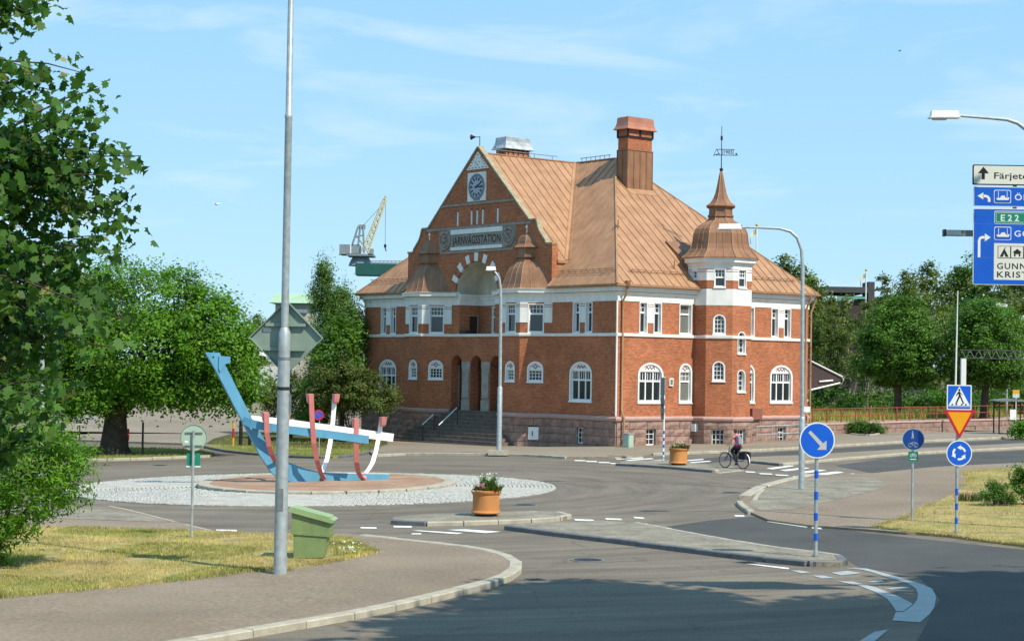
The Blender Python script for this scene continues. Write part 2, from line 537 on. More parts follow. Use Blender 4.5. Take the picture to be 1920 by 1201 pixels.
M['crane_yellow'] = mat('crane_yellow', (0.58, 0.52, 0.32), 0.6, 0.12, 0.6)
M['girder'] = mat('green_girder', (0.012, 0.085, 0.07), 0.6, 0.15, 0.3)
M['roof_green'] = mat('pale_green_roof', (0.33, 0.47, 0.30), 0.7, 0.1, 0.3)
M['wall_beige'] = mat('beige_wall', (0.45, 0.41, 0.33), 0.8, 0.12, 0.4)
M['slate'] = mat('dark_roof', (0.06, 0.06, 0.058), 0.8, 0.15, 0.5)
M['verdigris'] = mat('verdigris_trim', (0.16, 0.40, 0.31), 0.7, 0.12, 1.0)
M['yellow_paint'] = mat('yellow_paint', (0.62, 0.34, 0.015), 0.5, 0.1, 2.0)
M['skin'] = mat('skin', (0.52, 0.29, 0.20), 0.6, 0.08, 8.0)
M['hair'] = mat('brown_hair', (0.06, 0.025, 0.018), 0.7, 0.25, 12.0)
M['pink_cloth'] = mat('pink_cloth', (0.62, 0.04, 0.22), 0.85, 0.12, 8.0)
M['dark_cloth'] = mat('black_cloth', (0.018, 0.016, 0.022), 0.9, 0.25, 8.0)
M['grey_cloth'] = mat('grey_cloth', (0.20, 0.215, 0.23), 0.9, 0.15, 8.0)
M['bike_blue'] = mat('blue_bicycle_paint', (0.02, 0.03, 0.12), 0.35, 0.1, 8.0)
M['fl_white'] = leaf_mat('white_petals', (0.70, 0.70, 0.66), (0.82, 0.82, 0.78), 0.2)
M['fl_pink'] = leaf_mat('pink_petals', (0.55, 0.16, 0.22), (0.70, 0.36, 0.40), 0.2)
M['fl_red'] = leaf_mat('dark_red_petals', (0.12, 0.006, 0.02), (0.24, 0.015, 0.05), 0.2)
M['leaf_maple'] = leaf_mat('maple_leaf', (0.024, 0.082, 0.014), (0.085, 0.185, 0.028), 0.38, (0.34, 0.29, 0.09))
M['leaf_bright'] = leaf_mat('bright_green_leaf', (0.054, 0.156, 0.007), (0.145, 0.30, 0.018), 0.4)
M['leaf_mid'] = leaf_mat('mid_green_leaf', (0.045, 0.118, 0.010), (0.115, 0.22, 0.024), 0.38)
M['leaf_lime'] = leaf_mat('linden_leaf', (0.036, 0.118, 0.010), (0.135, 0.26, 0.030), 0.34)
M['leaf_wood'] = leaf_mat('woodland_leaf', (0.085, 0.130, 0.028), (0.175, 0.225, 0.056), 0.38)
M['leaf_birch'] = leaf_mat('birch_leaf', (0.062, 0.135, 0.028), (0.14, 0.24, 0.055), 0.4)
M['leaf_pale'] = leaf_mat('pale_scrub_leaf', (0.085, 0.125, 0.030), (0.185, 0.235, 0.070), 0.4)
M['leaf_bronze'] = leaf_mat('bronze_green_leaf', (0.052, 0.082, 0.016), (0.120, 0.165, 0.030), 0.36, (0.17, 0.095, 0.035))
M['leaf_shrub'] = leaf_mat('shrub_leaf', (0.034, 0.095, 0.012), (0.10, 0.21, 0.022), 0.36)
M['blade'] = leaf_mat('grass_blade', (0.40, 0.325, 0.12), (0.58, 0.46, 0.19), 0.3, (0.20, 0.235, 0.06))
M['blade_green'] = leaf_mat('green_grass_blade', (0.19, 0.22, 0.055), (0.31, 0.315, 0.085), 0.3)
M['blade_tall'] = leaf_mat('tall_dry_grass', (0.24, 0.235, 0.055), (0.44, 0.36, 0.11), 0.3)

# ------------------------------------------------------------------ ground materials
def ground_mat(name, stops, big, fine, bump, rough=0.9, tyre=None, speck=0.0, spec=0.25):
    """Large soft patches, fine grain, optional tyre tracks swept round a centre (tyre = x, y)."""
    m = bpy.data.materials.new(name)
    m.use_nodes = True
    t = m.node_tree
    L = t.links.new
    b = t.nodes['Principled BSDF']
    b.inputs['Roughness'].default_value = rough
    b.inputs['Specular IOR Level'].default_value = spec
    g = N(t, 'ShaderNodeNewGeometry')
    n1 = N(t, 'ShaderNodeTexNoise'); n1.inputs['Scale'].default_value = big; n1.inputs['Detail'].default_value = 9; n1.inputs['Roughness'].default_value = 0.62
    L(g.outputs['Position'], n1.inputs['Vector'])
    r = N(t, 'ShaderNodeValToRGB')
    while len(r.color_ramp.elements) < len(stops): r.color_ramp.elements.new(0.5)
    for e, (p, c) in zip(r.color_ramp.elements, stops):
        e.position = p
        e.color = (*c, 1)
    L(n1.outputs['Fac'], r.inputs['Fac'])
    n2 = N(t, 'ShaderNodeTexNoise'); n2.inputs['Scale'].default_value = fine; n2.inputs['Detail'].default_value = 3
    L(g.outputs['Position'], n2.inputs['Vector'])
    mr = N(t, 'ShaderNodeMapRange'); mr.inputs[1].default_value = 0.25; mr.inputs[2].default_value = 0.75; mr.inputs[3].default_value = 0.72; mr.inputs[4].default_value = 1.28
    L(n2.outputs['Fac'], mr.inputs[0])
    fac = mr.outputs[0]
    if tyre:
        sb = N(t, 'ShaderNodeVectorMath', operation='SUBTRACT'); sb.inputs[1].default_value = (tyre[0], tyre[1], 0)
        L(g.outputs['Position'], sb.inputs[0])
        sp = N(t, 'ShaderNodeSeparateXYZ'); L(sb.outputs['Vector'], sp.inputs[0])
        x2 = N(t, 'ShaderNodeMath', operation='MULTIPLY'); L(sp.outputs['X'], x2.inputs[0]); L(sp.outputs['X'], x2.inputs[1])
        y2 = N(t, 'ShaderNodeMath', operation='MULTIPLY'); L(sp.outputs['Y'], y2.inputs[0]); L(sp.outputs['Y'], y2.inputs[1])
        ad = N(t, 'ShaderNodeMath', operation='ADD'); L(x2.outputs[0], ad.inputs[0]); L(y2.outputs[0], ad.inputs[1])
        sq = N(t, 'ShaderNodeMath', operation='SQRT'); L(ad.outputs[0], sq.inputs[0])
        at2 = N(t, 'ShaderNodeMath', operation='ARCTAN2'); L(sp.outputs['Y'], at2.inputs[0]); L(sp.outputs['X'], at2.inputs[1])
        cb_ = N(t, 'ShaderNodeCombineXYZ'); L(sq.outputs[0], cb_.inputs[0]); L(at2.outputs[0], cb_.inputs[1])
        mp_ = N(t, 'ShaderNodeMapping'); mp_.inputs['Scale'].default_value = (1.1, 2.1, 1)
        L(cb_.outputs[0], mp_.inputs['Vector'])
        n3 = N(t, 'ShaderNodeTexNoise'); n3.inputs['Scale'].default_value = 1.0; n3.inputs['Detail'].default_value = 7; n3.inputs['Roughness'].default_value = 0.7; n3.inputs['Distortion'].default_value = 0.35
        L(mp_.outputs['Vector'], n3.inputs['Vector'])
        m3 = N(t, 'ShaderNodeMapRange'); m3.inputs[1].default_value = 0.36; m3.inputs[2].default_value = 0.58; m3.inputs[3].default_value = 0.70; m3.inputs[4].default_value = 1.06
        L(n3.outputs['Fac'], m3.inputs[0])
        mm = N(t, 'ShaderNodeMath', operation='MULTIPLY'); L(fac, mm.inputs[0]); L(m3.outputs[0], mm.inputs[1])
        fac = mm.outputs[0]
        # hairline cracks and the joints of old repairs
        wv = N(t, 'ShaderNodeTexNoise'); wv.inputs['Scale'].default_value = 0.9; wv.inputs['Detail'].default_value = 5
        L(g.outputs['Position'], wv.inputs['Vector'])
        wm = N(t, 'ShaderNodeVectorMath', operation='MULTIPLY_ADD'); wm.inputs[1].default_value = (1.6, 1.6, 0)
        L(wv.outputs['Color'], wm.inputs[0]); L(g.outputs['Position'], wm.inputs[2])
        vo = N(t, 'ShaderNodeTexVoronoi', feature='DISTANCE_TO_EDGE'); vo.inputs['Scale'].default_value = 0.17
        L(wm.outputs['Vector'], vo.inputs['Vector'])
        ck = N(t, 'ShaderNodeMapRange'); ck.inputs[1].default_value = 0.002; ck.inputs[2].default_value = 0.007; ck.inputs[3].default_value = 0.80; ck.inputs[4].default_value = 1.0
        L(vo.outputs['Distance'], ck.inputs[0])
        m5 = N(t, 'ShaderNodeMath', operation='MULTIPLY'); L(fac, m5.inputs[0]); L(ck.outputs[0], m5.inputs[1])
        fac = m5.outputs[0]
    sc_ = N(t, 'ShaderNodeVectorMath', operation='SCALE')
    L(r.outputs['Color'], sc_.inputs[0]); L(fac, sc_.inputs['Scale'])
    L(sc_.outputs['Vector'], b.inputs['Base Color'])
    bp = N(t, 'ShaderNodeBump'); bp.inputs['Distance'].default_value = bump
    L(n2.outputs['Fac'], bp.inputs['Height']); L(bp.outputs['Normal'], b.inputs['Normal'])
    return m

RC = Vector((-6.58, 60.9, 0))        # centre of the roundabout
M['asphalt'] = ground_mat('worn_asphalt', [(0.3, (0.142, 0.119, 0.090)), (0.55, (0.178, 0.150, 0.113)), (0.75, (0.215, 0.181, 0.137))], 0.16, 26, 0.004, tyre=(RC.x, RC.y))
M['asphalt_new'] = ground_mat('dark_asphalt', [(0.3, (0.058, 0.058, 0.054)), (0.7, (0.090, 0.087, 0.080))], 0.3, 30, 0.004)
M['footway'] = ground_mat('brown_footway_asphalt', [(0.3, (0.190, 0.145, 0.100)), (0.7, (0.268, 0.210, 0.150))], 0.25, 14, 0.006)
M['plaza'] = ground_mat('pale_brown_paving', [(0.3, (0.20, 0.163, 0.117)), (0.7, (0.285, 0.237, 0.175))], 0.12, 9, 0.006)
M['gravel'] = ground_mat('gravel_and_setts', [(0.3, (0.15, 0.135, 0.10)), (0.5, (0.23, 0.205, 0.155)), (0.7, (0.30, 0.265, 0.20))], 0.9, 9, 0.03)
M['drygrass'] = ground_mat('dry_lawn', [(0.30, (0.20, 0.155, 0.085)), (0.45, (0.38, 0.29, 0.13)), (0.55, (0.24, 0.225, 0.075)), (0.66, (0.43, 0.335, 0.155))], 0.45, 16, 0.03, rough=1.0, spec=0.1)
M['lawn'] = ground_mat('green_lawn', [(0.3, (0.11, 0.13, 0.03)), (0.55, (0.18, 0.185, 0.045)), (0.7, (0.28, 0.225, 0.075))], 0.3, 8, 0.03, rough=1.0, spec=0.1)
M['meadow'] = ground_mat('dry_meadow', [(0.3, (0.16, 0.16, 0.04)), (0.5, (0.28, 0.235, 0.07)), (0.7, (0.40, 0.31, 0.11))], 0.15, 5, 0.05, rough=1.0, spec=0.1)
M['hill'] = ground_mat('wooded_hill', [(0.3, (0.03, 0.045, 0.012)), (0.7, (0.07, 0.075, 0.022))], 0.08, 2, 0.1, rough=1.0, spec=0.1)

# ------------------------------------------------------------------ ground sheets
def XY(pts):
    return [(p[0], p[1]) for p in pts]

def PX(pix, dz=0.0):
    return [tuple(G(x, y, dz)[:2]) for x, y in pix]

def smooth_path(pts, n=4):
    """Catmull-Rom through the points of an open path."""
    P = [Vector((p[0], p[1])) for p in pts]
    o = []
    for i in range(len(P) - 1):
        p0, p1, p2, p3 = P[max(i - 1, 0)], P[i], P[i + 1], P[min(i + 2, len(P) - 1)]
        for k in range(n):
            u = k / n
            o.append(tuple(0.5 * ((2 * p1) + (p2 - p0) * u + (2 * p0 - 5 * p1 + 4 * p2 - p3) * u * u + (3 * p1 - p0 - 3 * p2 + p3) * u ** 3)))
    o.append(tuple(P[-1]))
    return o

def sheet(name, poly, dz, m, parent=None, thick=0.0, kind='structure', **kw):
    vs_, fs = tri2d(XY(poly))
    bm = bmesh.new()
    bv = [bm.verts.new((x, y, 0)) for x, y in vs_]
    for f in fs:
        try: bm.faces.new([bv[i] for i in f])
        except ValueError: pass
    for s in (0.0, 5.0):
        bmesh.ops.bisect_plane(bm, geom=bm.verts[:] + bm.edges[:] + bm.faces[:], dist=1e-4, plane_co=Vector((CX, CY, 0)) + UX * s, plane_no=UX)
    bmesh.ops.recalc_face_normals(bm, faces=bm.faces[:])
    if bm.faces and sum(f.normal.z for f in bm.faces) < 0:
        bmesh.ops.reverse_faces(bm, faces=bm.faces[:])
    if thick:
        be = [e for e in bm.edges if e.is_boundary]
        r = bmesh.ops.extrude_edge_only(bm, edges=be)
        for v in r['geom']:
            if isinstance(v, bmesh.types.BMVert): v.co.z = -thick
    for v in bm.verts:
        v.co.z += zg(v.co.x, v.co.y) + dz
    me = bpy.data.meshes.new(name)
    bm.to_mesh(me)
    bm.free()
    me.materials.append(m)
    return link(name, me, parent, kind=kind if not parent else None, **kw)

def _stone(me_name, m, wd, ht):
    b = MB()
    e = 0.02
    L_, W_ = 0.5, wd / 2
    lo = [(-L_, -W_, -ht), (L_, -W_, -ht), (L_, W_, -ht), (-L_, W_, -ht)]
    md = [(-L_, -W_, -e), (L_, -W_, -e), (L_, W_, -e), (-L_, W_, -e)]
    hi = [(-L_ + e * .4, -W_ + e, 0), (L_ - e * .4, -W_ + e, 0), (L_ - e * .4, W_ - e, 0), (-L_ + e * .4, W_ - e, 0)]
    b.add(lo + md + hi, [(i + k, (i + 1) % 4 + k, (i + 1) % 4 + k + 4, i + k + 4) for k in (0, 4) for i in range(4)] + [(8, 9, 10, 11)])
    return b.mesh(me_name, m)
STONE = {}
def kerb(path, h=0.12, m='kerb', wd=0.18, step=1.0, name='kerb', closed=False, tilt=None):
    """A run of separate kerb stones along a path on the ground."""
    root = empty(name, kind='structure')
    key = (m, wd)
    if key not in STONE: STONE[key] = _stone('kerb_stone', M[m], wd, 0.32)
    P = [Vector((p[0], p[1])) for p in path]
    if closed: P.append(P[0])
    acc = [0.0]
    for a, b in zip(P, P[1:]): acc.append(acc[-1] + (b - a).length)
    def pt(d):
        for i in range(len(P) - 1):
            if d <= acc[i + 1] + 1e-6:
                u = (d - acc[i]) / max(acc[i + 1] - acc[i], 1e-6)
                return P[i].lerp(P[i + 1], u)
        return P[-1]
    n = max(1, round(acc[-1] / step))
    for i in range(n):
        a, b = pt(acc[-1] * i / n), pt(acc[-1] * (i + 1) / n)
        A = Vector((a.x, a.y, zg(a.x, a.y) + h)); B = Vector((b.x, b.y, zg(b.x, b.y) + h))
        ln = (B - A).length
        if ln < 0.05: continue
        ex = (B - A) / ln
        ey = Vector((0, 0, 1)).cross(ex).normalized()
        ez = ex.cross(ey)
        o = link('kerb_stone', STONE[key], root)
        c = (A + B) / 2 + Vector((0, 0, random.uniform(-.006, .006)))
        o.matrix_world = Matrix(((ex.x * (ln - .014), ey.x, ez.x, c.x), (ex.y * (ln - .014), ey.y, ez.y, c.y), (ex.z * (ln - .014), ey.z, ez.z, c.z), (0, 0, 0, 1)))
    return root

# the land out to the horizon, and the asphalt of the junction on top of it
gb = MB()
gb.quad((-5000, -3000, -1.9), (5000, -3000, -1.9), (5000, 9000, -1.9), (-5000, 9000, -1.9))
gb.build('ground', M['hill'], kind='structure')
sheet('road', [(-70, 2), (50, 2), (62, 60), (75, 118), (70, 175), (-70, 175)], 0.0, M['asphalt'])
sheet('resurfaced_road', PX([(1215, 992), (1330, 975), (1409, 968), (1629, 999), (1920, 1030), (2300, 1075), (2300, 1500), (1680, 1500), (1720, 1200), (1762, 1122), (1722, 1080), (1610, 1062), (1588, 1049), (1480, 1037)]), 0.004, M['asphalt_new'])
sheet('resurfaced_lane', PX([(1270, 864), (1420, 849), (1676, 834), (1960, 821), (1960, 829), (1700, 843), (1500, 855), (1404, 859), (1330, 868)]), 0.004, M['asphalt_new'])
sheet('resurfaced_lane', PX([(1565, 872), (1700, 854), (1960, 842), (1960, 867), (1755, 876), (1640, 888)]), 0.004, M['asphalt_new'])

# --- station forecourt, the pavement along the front and side of the building
KF = [(705, 856), (760, 853.5), (850, 853), (960, 854.5), (1020, 857), (1062, 860), (1153, 860), (1207, 857), (1222, 853.5), (1257, 852), (1353, 849), (1420, 846), (1676, 831), (1930, 820)]
kf = PX(KF)
A_ = [(CX + 26, CY + 22), (CX + 5, CY + 34), (CX - 30, CY + 34), (CX - 32, CY + 14)]
sheet('forecourt_paving', kf + [(60, 112), (60, 150), (20, 150)] + A_ + PX([(690, 846)]), 0.10, M['plaza'], thick=0.35)
kerb(kf[:6], h=0.115)
kerb(kf[8:], h=0.115)

# --- big lawn corner with the old tree, and the grass corner in front of the station
tl = PX([(20, 867), (115, 865), (220, 863.5), (300, 861), (392, 857)])
sheet('tree_lawn', tl + PX([(402, 852), (370, 846), (300, 842), (180, 840), (20, 843)]), 0.10, M['lawn'], thick=0.3)
kerb(tl, h=0.12)
gl = smooth_path(PX([(380, 838), (407, 844), (440, 849), (482, 853), (540, 857), (590, 859), (640, 858), (685, 851), (728, 836)]), 3)
sheet('corner_lawn', gl + PX([(720, 818), (640, 805), (545, 792), (470, 805), (400, 825)]), 0.10, M['lawn'], thick=0.3)
kerb(gl, h=0.115, m='kerb_dark')
sheet('dry_bank', PX([(0, 822), (110, 826), (190, 818), (190, 800), (150, 788), (60, 800), (0, 806)]), 0.06, M['meadow'], thick=0.3)
sheet('side_street_paving', PX([(-200, 812), (100, 812), (200, 814), (300, 818), (380, 832), (420, 826), (480, 798), (560, 786), (700, 792)]) + [(-22, 160), (-70, 175), (-70, 100)], 0.02, M['plaza'])
# the paved slope climbing away behind the trees
sb_ = MB()
for i in range(8):
    y0, y1 = 112 + i * 9, 112 + (i + 1) * 9
    z0, z1 = -0.45 + 4.6 * (i / 8) ** 1.3, -0.45 + 4.6 * ((i + 1) / 8) ** 1.3
    sb_.quad((-60, y0, z0), (-15, y0, z0), (-15, y1, z1), (-60, y1, z1))
sb_.build('paved_slope', M['plaza'], kind='structure')

# --- left pavement with its kerb and dry grass
kl = PX([(648, 1007), (700, 1014), (780, 1022), (880, 1034), (936, 1046), (962, 1058), (968, 1068), (960, 1080), (930, 1095), (860, 1114), (700, 1151), (540, 1180), (440, 1197), (300, 1222), (100, 1262), (-400, 1370)])
kl = smooth_path(kl, 3)
left_top = PX([(-500, 955), (0, 955), (85, 952), (205, 955), (300, 978), (395, 1002), (520, 1006)])
sheet('footway', left_top + kl, 0.11, M['footway'], thick=0.3)
kerb(kl[2:], h=0.125, wd=0.26, step=1.15)
kerb(PX([(0, 952), (85, 952), (205, 955)]), h=0.125, m='kerb_dark', wd=0.22)
kerb(PX([(205, 955), (262, 967), (300, 978), (350, 991), (395, 1002)]), h=0.11, wd=0.12)
sheet('gravel_strip', PX([(30, 959), (85, 959), (205, 963), (262, 972), (320, 986), (240, 984), (120, 979), (20, 978)]), 0.116, M['gravel'])
grass_l = [(-600, 1001), (0, 1000), (100, 998), (190, 1000), (300, 1004), (420, 1007), (520, 1013), (600, 1015), (650, 1020), (688, 1040), (694, 1047), (660, 1055), (600, 1067), (540, 1077), (470, 1080), (380, 1093), (250, 1108), (120, 1119), (0, 1131), (-600, 1185)]
sheet('verge', PX(grass_l), 0.13, M['drygrass'], thick=0.05)

# --- traffic islands
def island(name, pix, m, h=0.10, km='kerb', wd=0.16, closed=True):
    p = PX(pix)
    sheet(name, p, h, M[m], thick=0.3)
    kerb(p, h=h + 0.012, m=km, wd=wd, closed=closed)
TRI = [(951, 992.5), (1040, 1004), (1150, 1017), (1300, 1036), (1400, 1049), (1480, 1058), (1530, 1062), (1578, 1062), (1584, 1056), (1572, 1049), (1532, 1042), (1476, 1036.5), (1350, 1017), (1192, 986), (1120, 982), (1060, 985), (985, 987)]
TRI = [(x, y) for x, y in TRI]
p = PX(TRI)
sheet('splitter_island', p, 0.10, M['gravel'], thick=0.3)
kerb(p[:9] + p[9:10], h=0.115, m='kerb_dark', wd=0.2)
kerb(p[9:14], h=0.112, wd=0.16)
ISL2 = [(736, 982), (800, 985.5), (850, 985), (980, 980.5), (1062, 975), (1066, 971), (1045, 966), (1000, 963.5), (880, 967), (790, 971), (738, 975)]
p = PX(ISL2)
sheet('planter_island', p, 0.10, M['gravel'], thick=0.3)
kerb(p[:2], h=0.125, m='kerb_dark')
kerb(p[1:7], h=0.115)
ISL3 = [(1156, 872.5), (1240, 877), (1318, 884), (1338, 885.5), (1344, 884), (1330, 874), (1250, 866), (1172, 867)]
sheet('crossing_pad', PX([(1330, 885.5), (1346, 886.5), (1392, 881.5), (1374, 873), (1325, 872)]), 0.005, M['gravel'])
kerb(PX([(1346, 886.5), (1392, 881.5)]), h=0.02, wd=0.15)
p = PX(ISL3)
sheet('crossing_island', p, 0.09, M['gravel'], thick=0.3)
kerb(p[:4], h=0.10, m='kerb_dark', wd=0.15)
kerb(p[3:5], h=0.10, wd=0.15)
MED = [(1404, 867), (1464, 873), (1530, 866.5), (1700, 852), (1960, 839), (1960, 831), (1700, 844), (1500, 856), (1404, 860)]
p = PX(MED)
sheet('median', p, 0.09, M['plaza'], thick=0.3)
kerb(p[:2], h=0.10, m='kerb_dark', wd=0.15)
kerb(p[1:5], h=0.105, wd=0.22)

# --- right-hand pavement and its dry verge
RP = [(1409, 964), (1391, 951), (1386, 944), (1396, 934), (1425, 917), (1467, 905), (1521, 893), (1638, 889), (1755, 877), (1960, 867), (2100, 862), (2100, 1010), (1700, 1002), (1629, 996), (1518, 988), (1439, 977)]
rp_ = PX(RP)
sheet('cycle_footway', rp_, 0.06, M['footway'], thick=0.3)
kerb(rp_[:3], h=0.10, wd=0.2)
kerb(rp_[3:7], h=0.11, wd=0.34, step=1.3)
kerb(PX([(1414, 942), (1420, 930), (1430, 921)]), h=0.09, wd=0.14)
sheet('cobbled_corner', PX([(1404, 950), (1410, 938), (1440, 917), (1521, 899), (1640, 899), (1668, 912), (1630, 925), (1550, 945), (1480, 960), (1425, 959)]), 0.066, M['gravel'])
grass_r = [(1643, 993), (1700, 973), (1755, 946), (1812, 914), (1820, 900), (1811, 889), (1840, 884), (1960, 879), (2200, 872), (2200, 1068), (1920, 1025), (1780, 1007), (1700, 1001)]
sheet('verge', PX(grass_r), 0.075, M['drygrass'], thick=0.08)

# --- roundabout: a sloping collar of pale setts, and the raised paved island in the middle
def disc(cx, cy, rx, ry, n=72, rot=0.0):
    return [(cx + rx * math.cos(2 * math.pi * k / n) * math.cos(rot) - ry * math.sin(2 * math.pi * k / n) * math.sin(rot),
             cy + rx * math.cos(2 * math.pi * k / n) * math.sin(rot) + ry * math.sin(2 * math.pi * k / n) * math.cos(rot)) for k in range(n)]
RO = 8.15
IC, IRX, IRY = Vector((-6.2, 61.9)), 4.3, 5.25
sheet('roundabout_bed', disc(RC.x, RC.y, RO, RO), 0.012, M['sett_dark'], thick=0.1)
b = MB()
r = RO - 0.08
while r > 3.9:
    n = int(2 * math.pi * r / 0.15)
    for k in range(n):
        a = 2 * math.pi * (k + random.uniform(-.15, .15)) / n
        x, y = RC.x + r * math.cos(a), RC.y + r * math.sin(a)
        if ((x - IC.x) / (IRX - .1)) ** 2 + ((y - IC.y) / (IRY - .1)) ** 2 < 1: continue
        z = zg(x, y) + 0.02 + 0.05 * (RO - r) / 4 + random.uniform(-.008, .008)
        e, f = Vector((math.cos(a), math.sin(a), 0)), Vector((-math.sin(a), math.cos(a), 0))
        hw, hl = random.uniform(.052, .066), random.uniform(.055, .07)
        c = Vector((x, y, z))
        q = [c - e * hw - f * hl, c + e * hw - f * hl, c + e * hw + f * hl, c - e * hw + f * hl]
        t_ = [c + (p_ - c) * 0.72 + Vector((0, 0, .025)) for p_ in q]
        b.add(q + t_, [(4, 5, 6, 7), (0, 1, 5, 4), (1, 2, 6, 5), (2, 3, 7, 6), (3, 0, 4, 7)])
    r -= 0.145
b.build('granite_setts', M['sett'], kind='stuff')
tag(bpy.data.objects['granite_setts'], 'pale granite setts laid in rings round the roundabout island', 'paving')
ring = disc(IC.x, IC.y, IRX, IRY, 72)
sheet('roundabout_island', ring, 0.15, M['paver'], thick=0.4)
kerb(disc(IC.x, IC.y, IRX - .12, IRY - .12, 72), h=0.175, wd=0.42, step=1.05, closed=True, name='roundabout_kerb')
b = MB()
for i in range(-46, 47):
    for j in range(-34, 35):
        x = IC.x + i * 0.215 * 0.5 * 2 * 0.5 + (0.05 if j % 2 else 0)
        y = IC.y + j * 0.155
        if ((x - IC.x) / (IRX - .38)) ** 2 + ((y - IC.y) / (IRY - .38)) ** 2 > 1: continue
        z = zg(x, y) + 0.15
        b.box(x - .047, x + .047, y - .068, y + .068, z, z + .014 + random.uniform(0, .006))
tag(b.build('brick_pavers', M['paver'], kind='stuff'), 'orange brick pavers covering the raised roundabout island', 'paving')

# --- painted markings
def marks(name, quads, m='mark', dz=0.009):
    root = empty(name, kind='structure')
    for q in quads:
        sheet('stripe' if name == 'pedestrian_crossing' else 'painted_line', PX(q), dz, M[m], parent=root)
    return root
def bar(x0, y0, x1, y1, wy=1.6, sk=0):
    return [(x0, y0 - wy), (x1, y1 - wy), (x1 + sk, y1 + wy), (x0 + sk, y0 + wy)]
marks('pedestrian_crossing', [[(1437, 877.5), (1481, 872.5), (1490, 873.5), (1448, 879.5)], [(1462, 881), (1508, 876), (1519, 877.5), (1474, 883)],
      [(1495, 884.5), (1538, 880), (1550, 881.5), (1508, 887)], [(1528, 888), (1570, 883.5), (1583, 885.5), (1544, 890.5)], [(1558, 892), (1600, 887), (1613, 889.5), (1574, 893.5)], [(1592, 895), (1628, 891.5), (1636, 893), (1612, 896.5), (1596, 896.5)]])
marks('pedestrian_crossing', [[(1152, 859.5), (1205, 857), (1207, 858.5), (1158, 861)], [(1172, 862), (1222, 858.5), (1226, 860), (1180, 863.5)], [(1195, 864.5), (1240, 861.5), (1244, 863), (1203, 866)],
      [(1215, 866), (1256, 864.5), (1258, 866), (1224, 867.5)], [(1286, 862.5), (1318, 860), (1320, 861.5), (1290, 864)], [(1292, 866), (1330, 863.5), (1334, 865), (1298, 867.5)]])
marks('lane_markings', [bar(1076, 863, 1096, 863.3, .9, 3), bar(1097, 864.6, 1118, 865, .9, 3), bar(1121, 866.5, 1142, 867, .9, 3), bar(1143, 868.4, 1162, 868.9, .9, 3),
      bar(1396, 884, 1414, 885, 1.0, 4), bar(1422, 887.5, 1446, 888.5, 1.0, 4), bar(1452, 890, 1476, 891, 1.0, 4), bar(1486, 893, 1500, 893.6, 1.0, 4)])
marks('lane_markings', [bar(1076, 974.2, 1112, 975.2, 1.3, 3), bar(1134, 972.4, 1164, 973.4, 1.3, 3), bar(1187, 969.8, 1206, 971.2, 1.3, 3), [(1203, 981), (1212, 981), (1227, 986), (1218, 986.8)],
      [(1104, 985), (1140, 982.5), (1172, 983), (1192, 986), (1160, 984.8), (1140, 984.6)], bar(1376, 966.6, 1394, 967, 1.2, 3)])
marks('lane_markings', [[(774, 994.5), (785, 994), (869, 999), (856, 1001)], [(838, 993), (872, 992), (940, 996.5), (910, 999)], bar(738, 987, 772, 987.4, 1.4), bar(676, 989, 706, 989.6, 1.2), bar(772, 1000.5, 790, 1000.5, 1.0), bar(405, 993.6, 444, 994.4, 1.3), bar(482, 1000.6, 518, 1001, 1.1)])
marks('lane_markings', [[(1437, 977.5), (1446, 976.5), (1519, 985.5), (1512, 988.5)], bar(1520, 989, 1538, 990.5, 1.4, 4)])
marks('lane_markings', [[(1399, 1057), (1420, 1058), (1480, 1064.5), (1478, 1067)]])
marks('edge_markings', [[(1482, 1069.5), (1500, 1069), (1520, 1073), (1503, 1074.5)], [(1522, 1078.5), (1545, 1079), (1565, 1083.5), (1540, 1084)], [(1558, 1073.5), (1588, 1070), (1617, 1074), (1577, 1078.5)], [(1625, 1091), (1652, 1086), (1659, 1091)],
      [(1568, 1089), (1599, 1090), (1642.5, 1101), (1686, 1118.5), (1712, 1132), (1693.5, 1146), (1680, 1145.5), (1673, 1134), (1664, 1123), (1642.5, 1110), (1610, 1097.7)],
      [(1583.5, 1064.5), (1625, 1065.5), (1686, 1082), (1730, 1095.5), (1747.5, 1103), (1755.6, 1118), (1752, 1138), (1743, 1151), (1725.6, 1166.6), (1673, 1163), (1680, 1147), (1694, 1147), (1713, 1133.5), (1720, 1123), (1721, 1112), (1717, 1103), (1701.6, 1093), (1664, 1082), (1631.6, 1071.4), (1616, 1067.7)],
      [(1659, 1103), (1690, 1100), (1708, 1100.5), (1700, 1103), (1672, 1105)],
      [(1611, 1202), (1640, 1184), (1666, 1180), (1640, 1202)]], m='mark_worn')

# ================================================================== the railway station
ST = empty('station_building', (CX, CY, 0), -YAW, label='red brick railway station with copper roofs, clock gable and corner turret', cat='railway station')
# local frame: x to the right along the front (street corner at 0, far end -22.6), y back along the side (0 to 14)

class Fr:
    """A vertical wall face from p0 to p1, seen from outside left to right."""
    def __init__(s, p0, p1, off=0.0):
        d = Vector((p1[0] - p0[0], p1[1] - p0[1], 0))
        s.len = d.length
        s.d = d / s.len
        s.n = Vector((s.d.y, -s.d.x, 0))
        s.o = Vector((p0[0], p0[1], 0)) + s.n * off
    def p(s, a, z, o=0.0):
        q = s.o + s.d * a + s.n * o
        return (q.x, q.y, z)

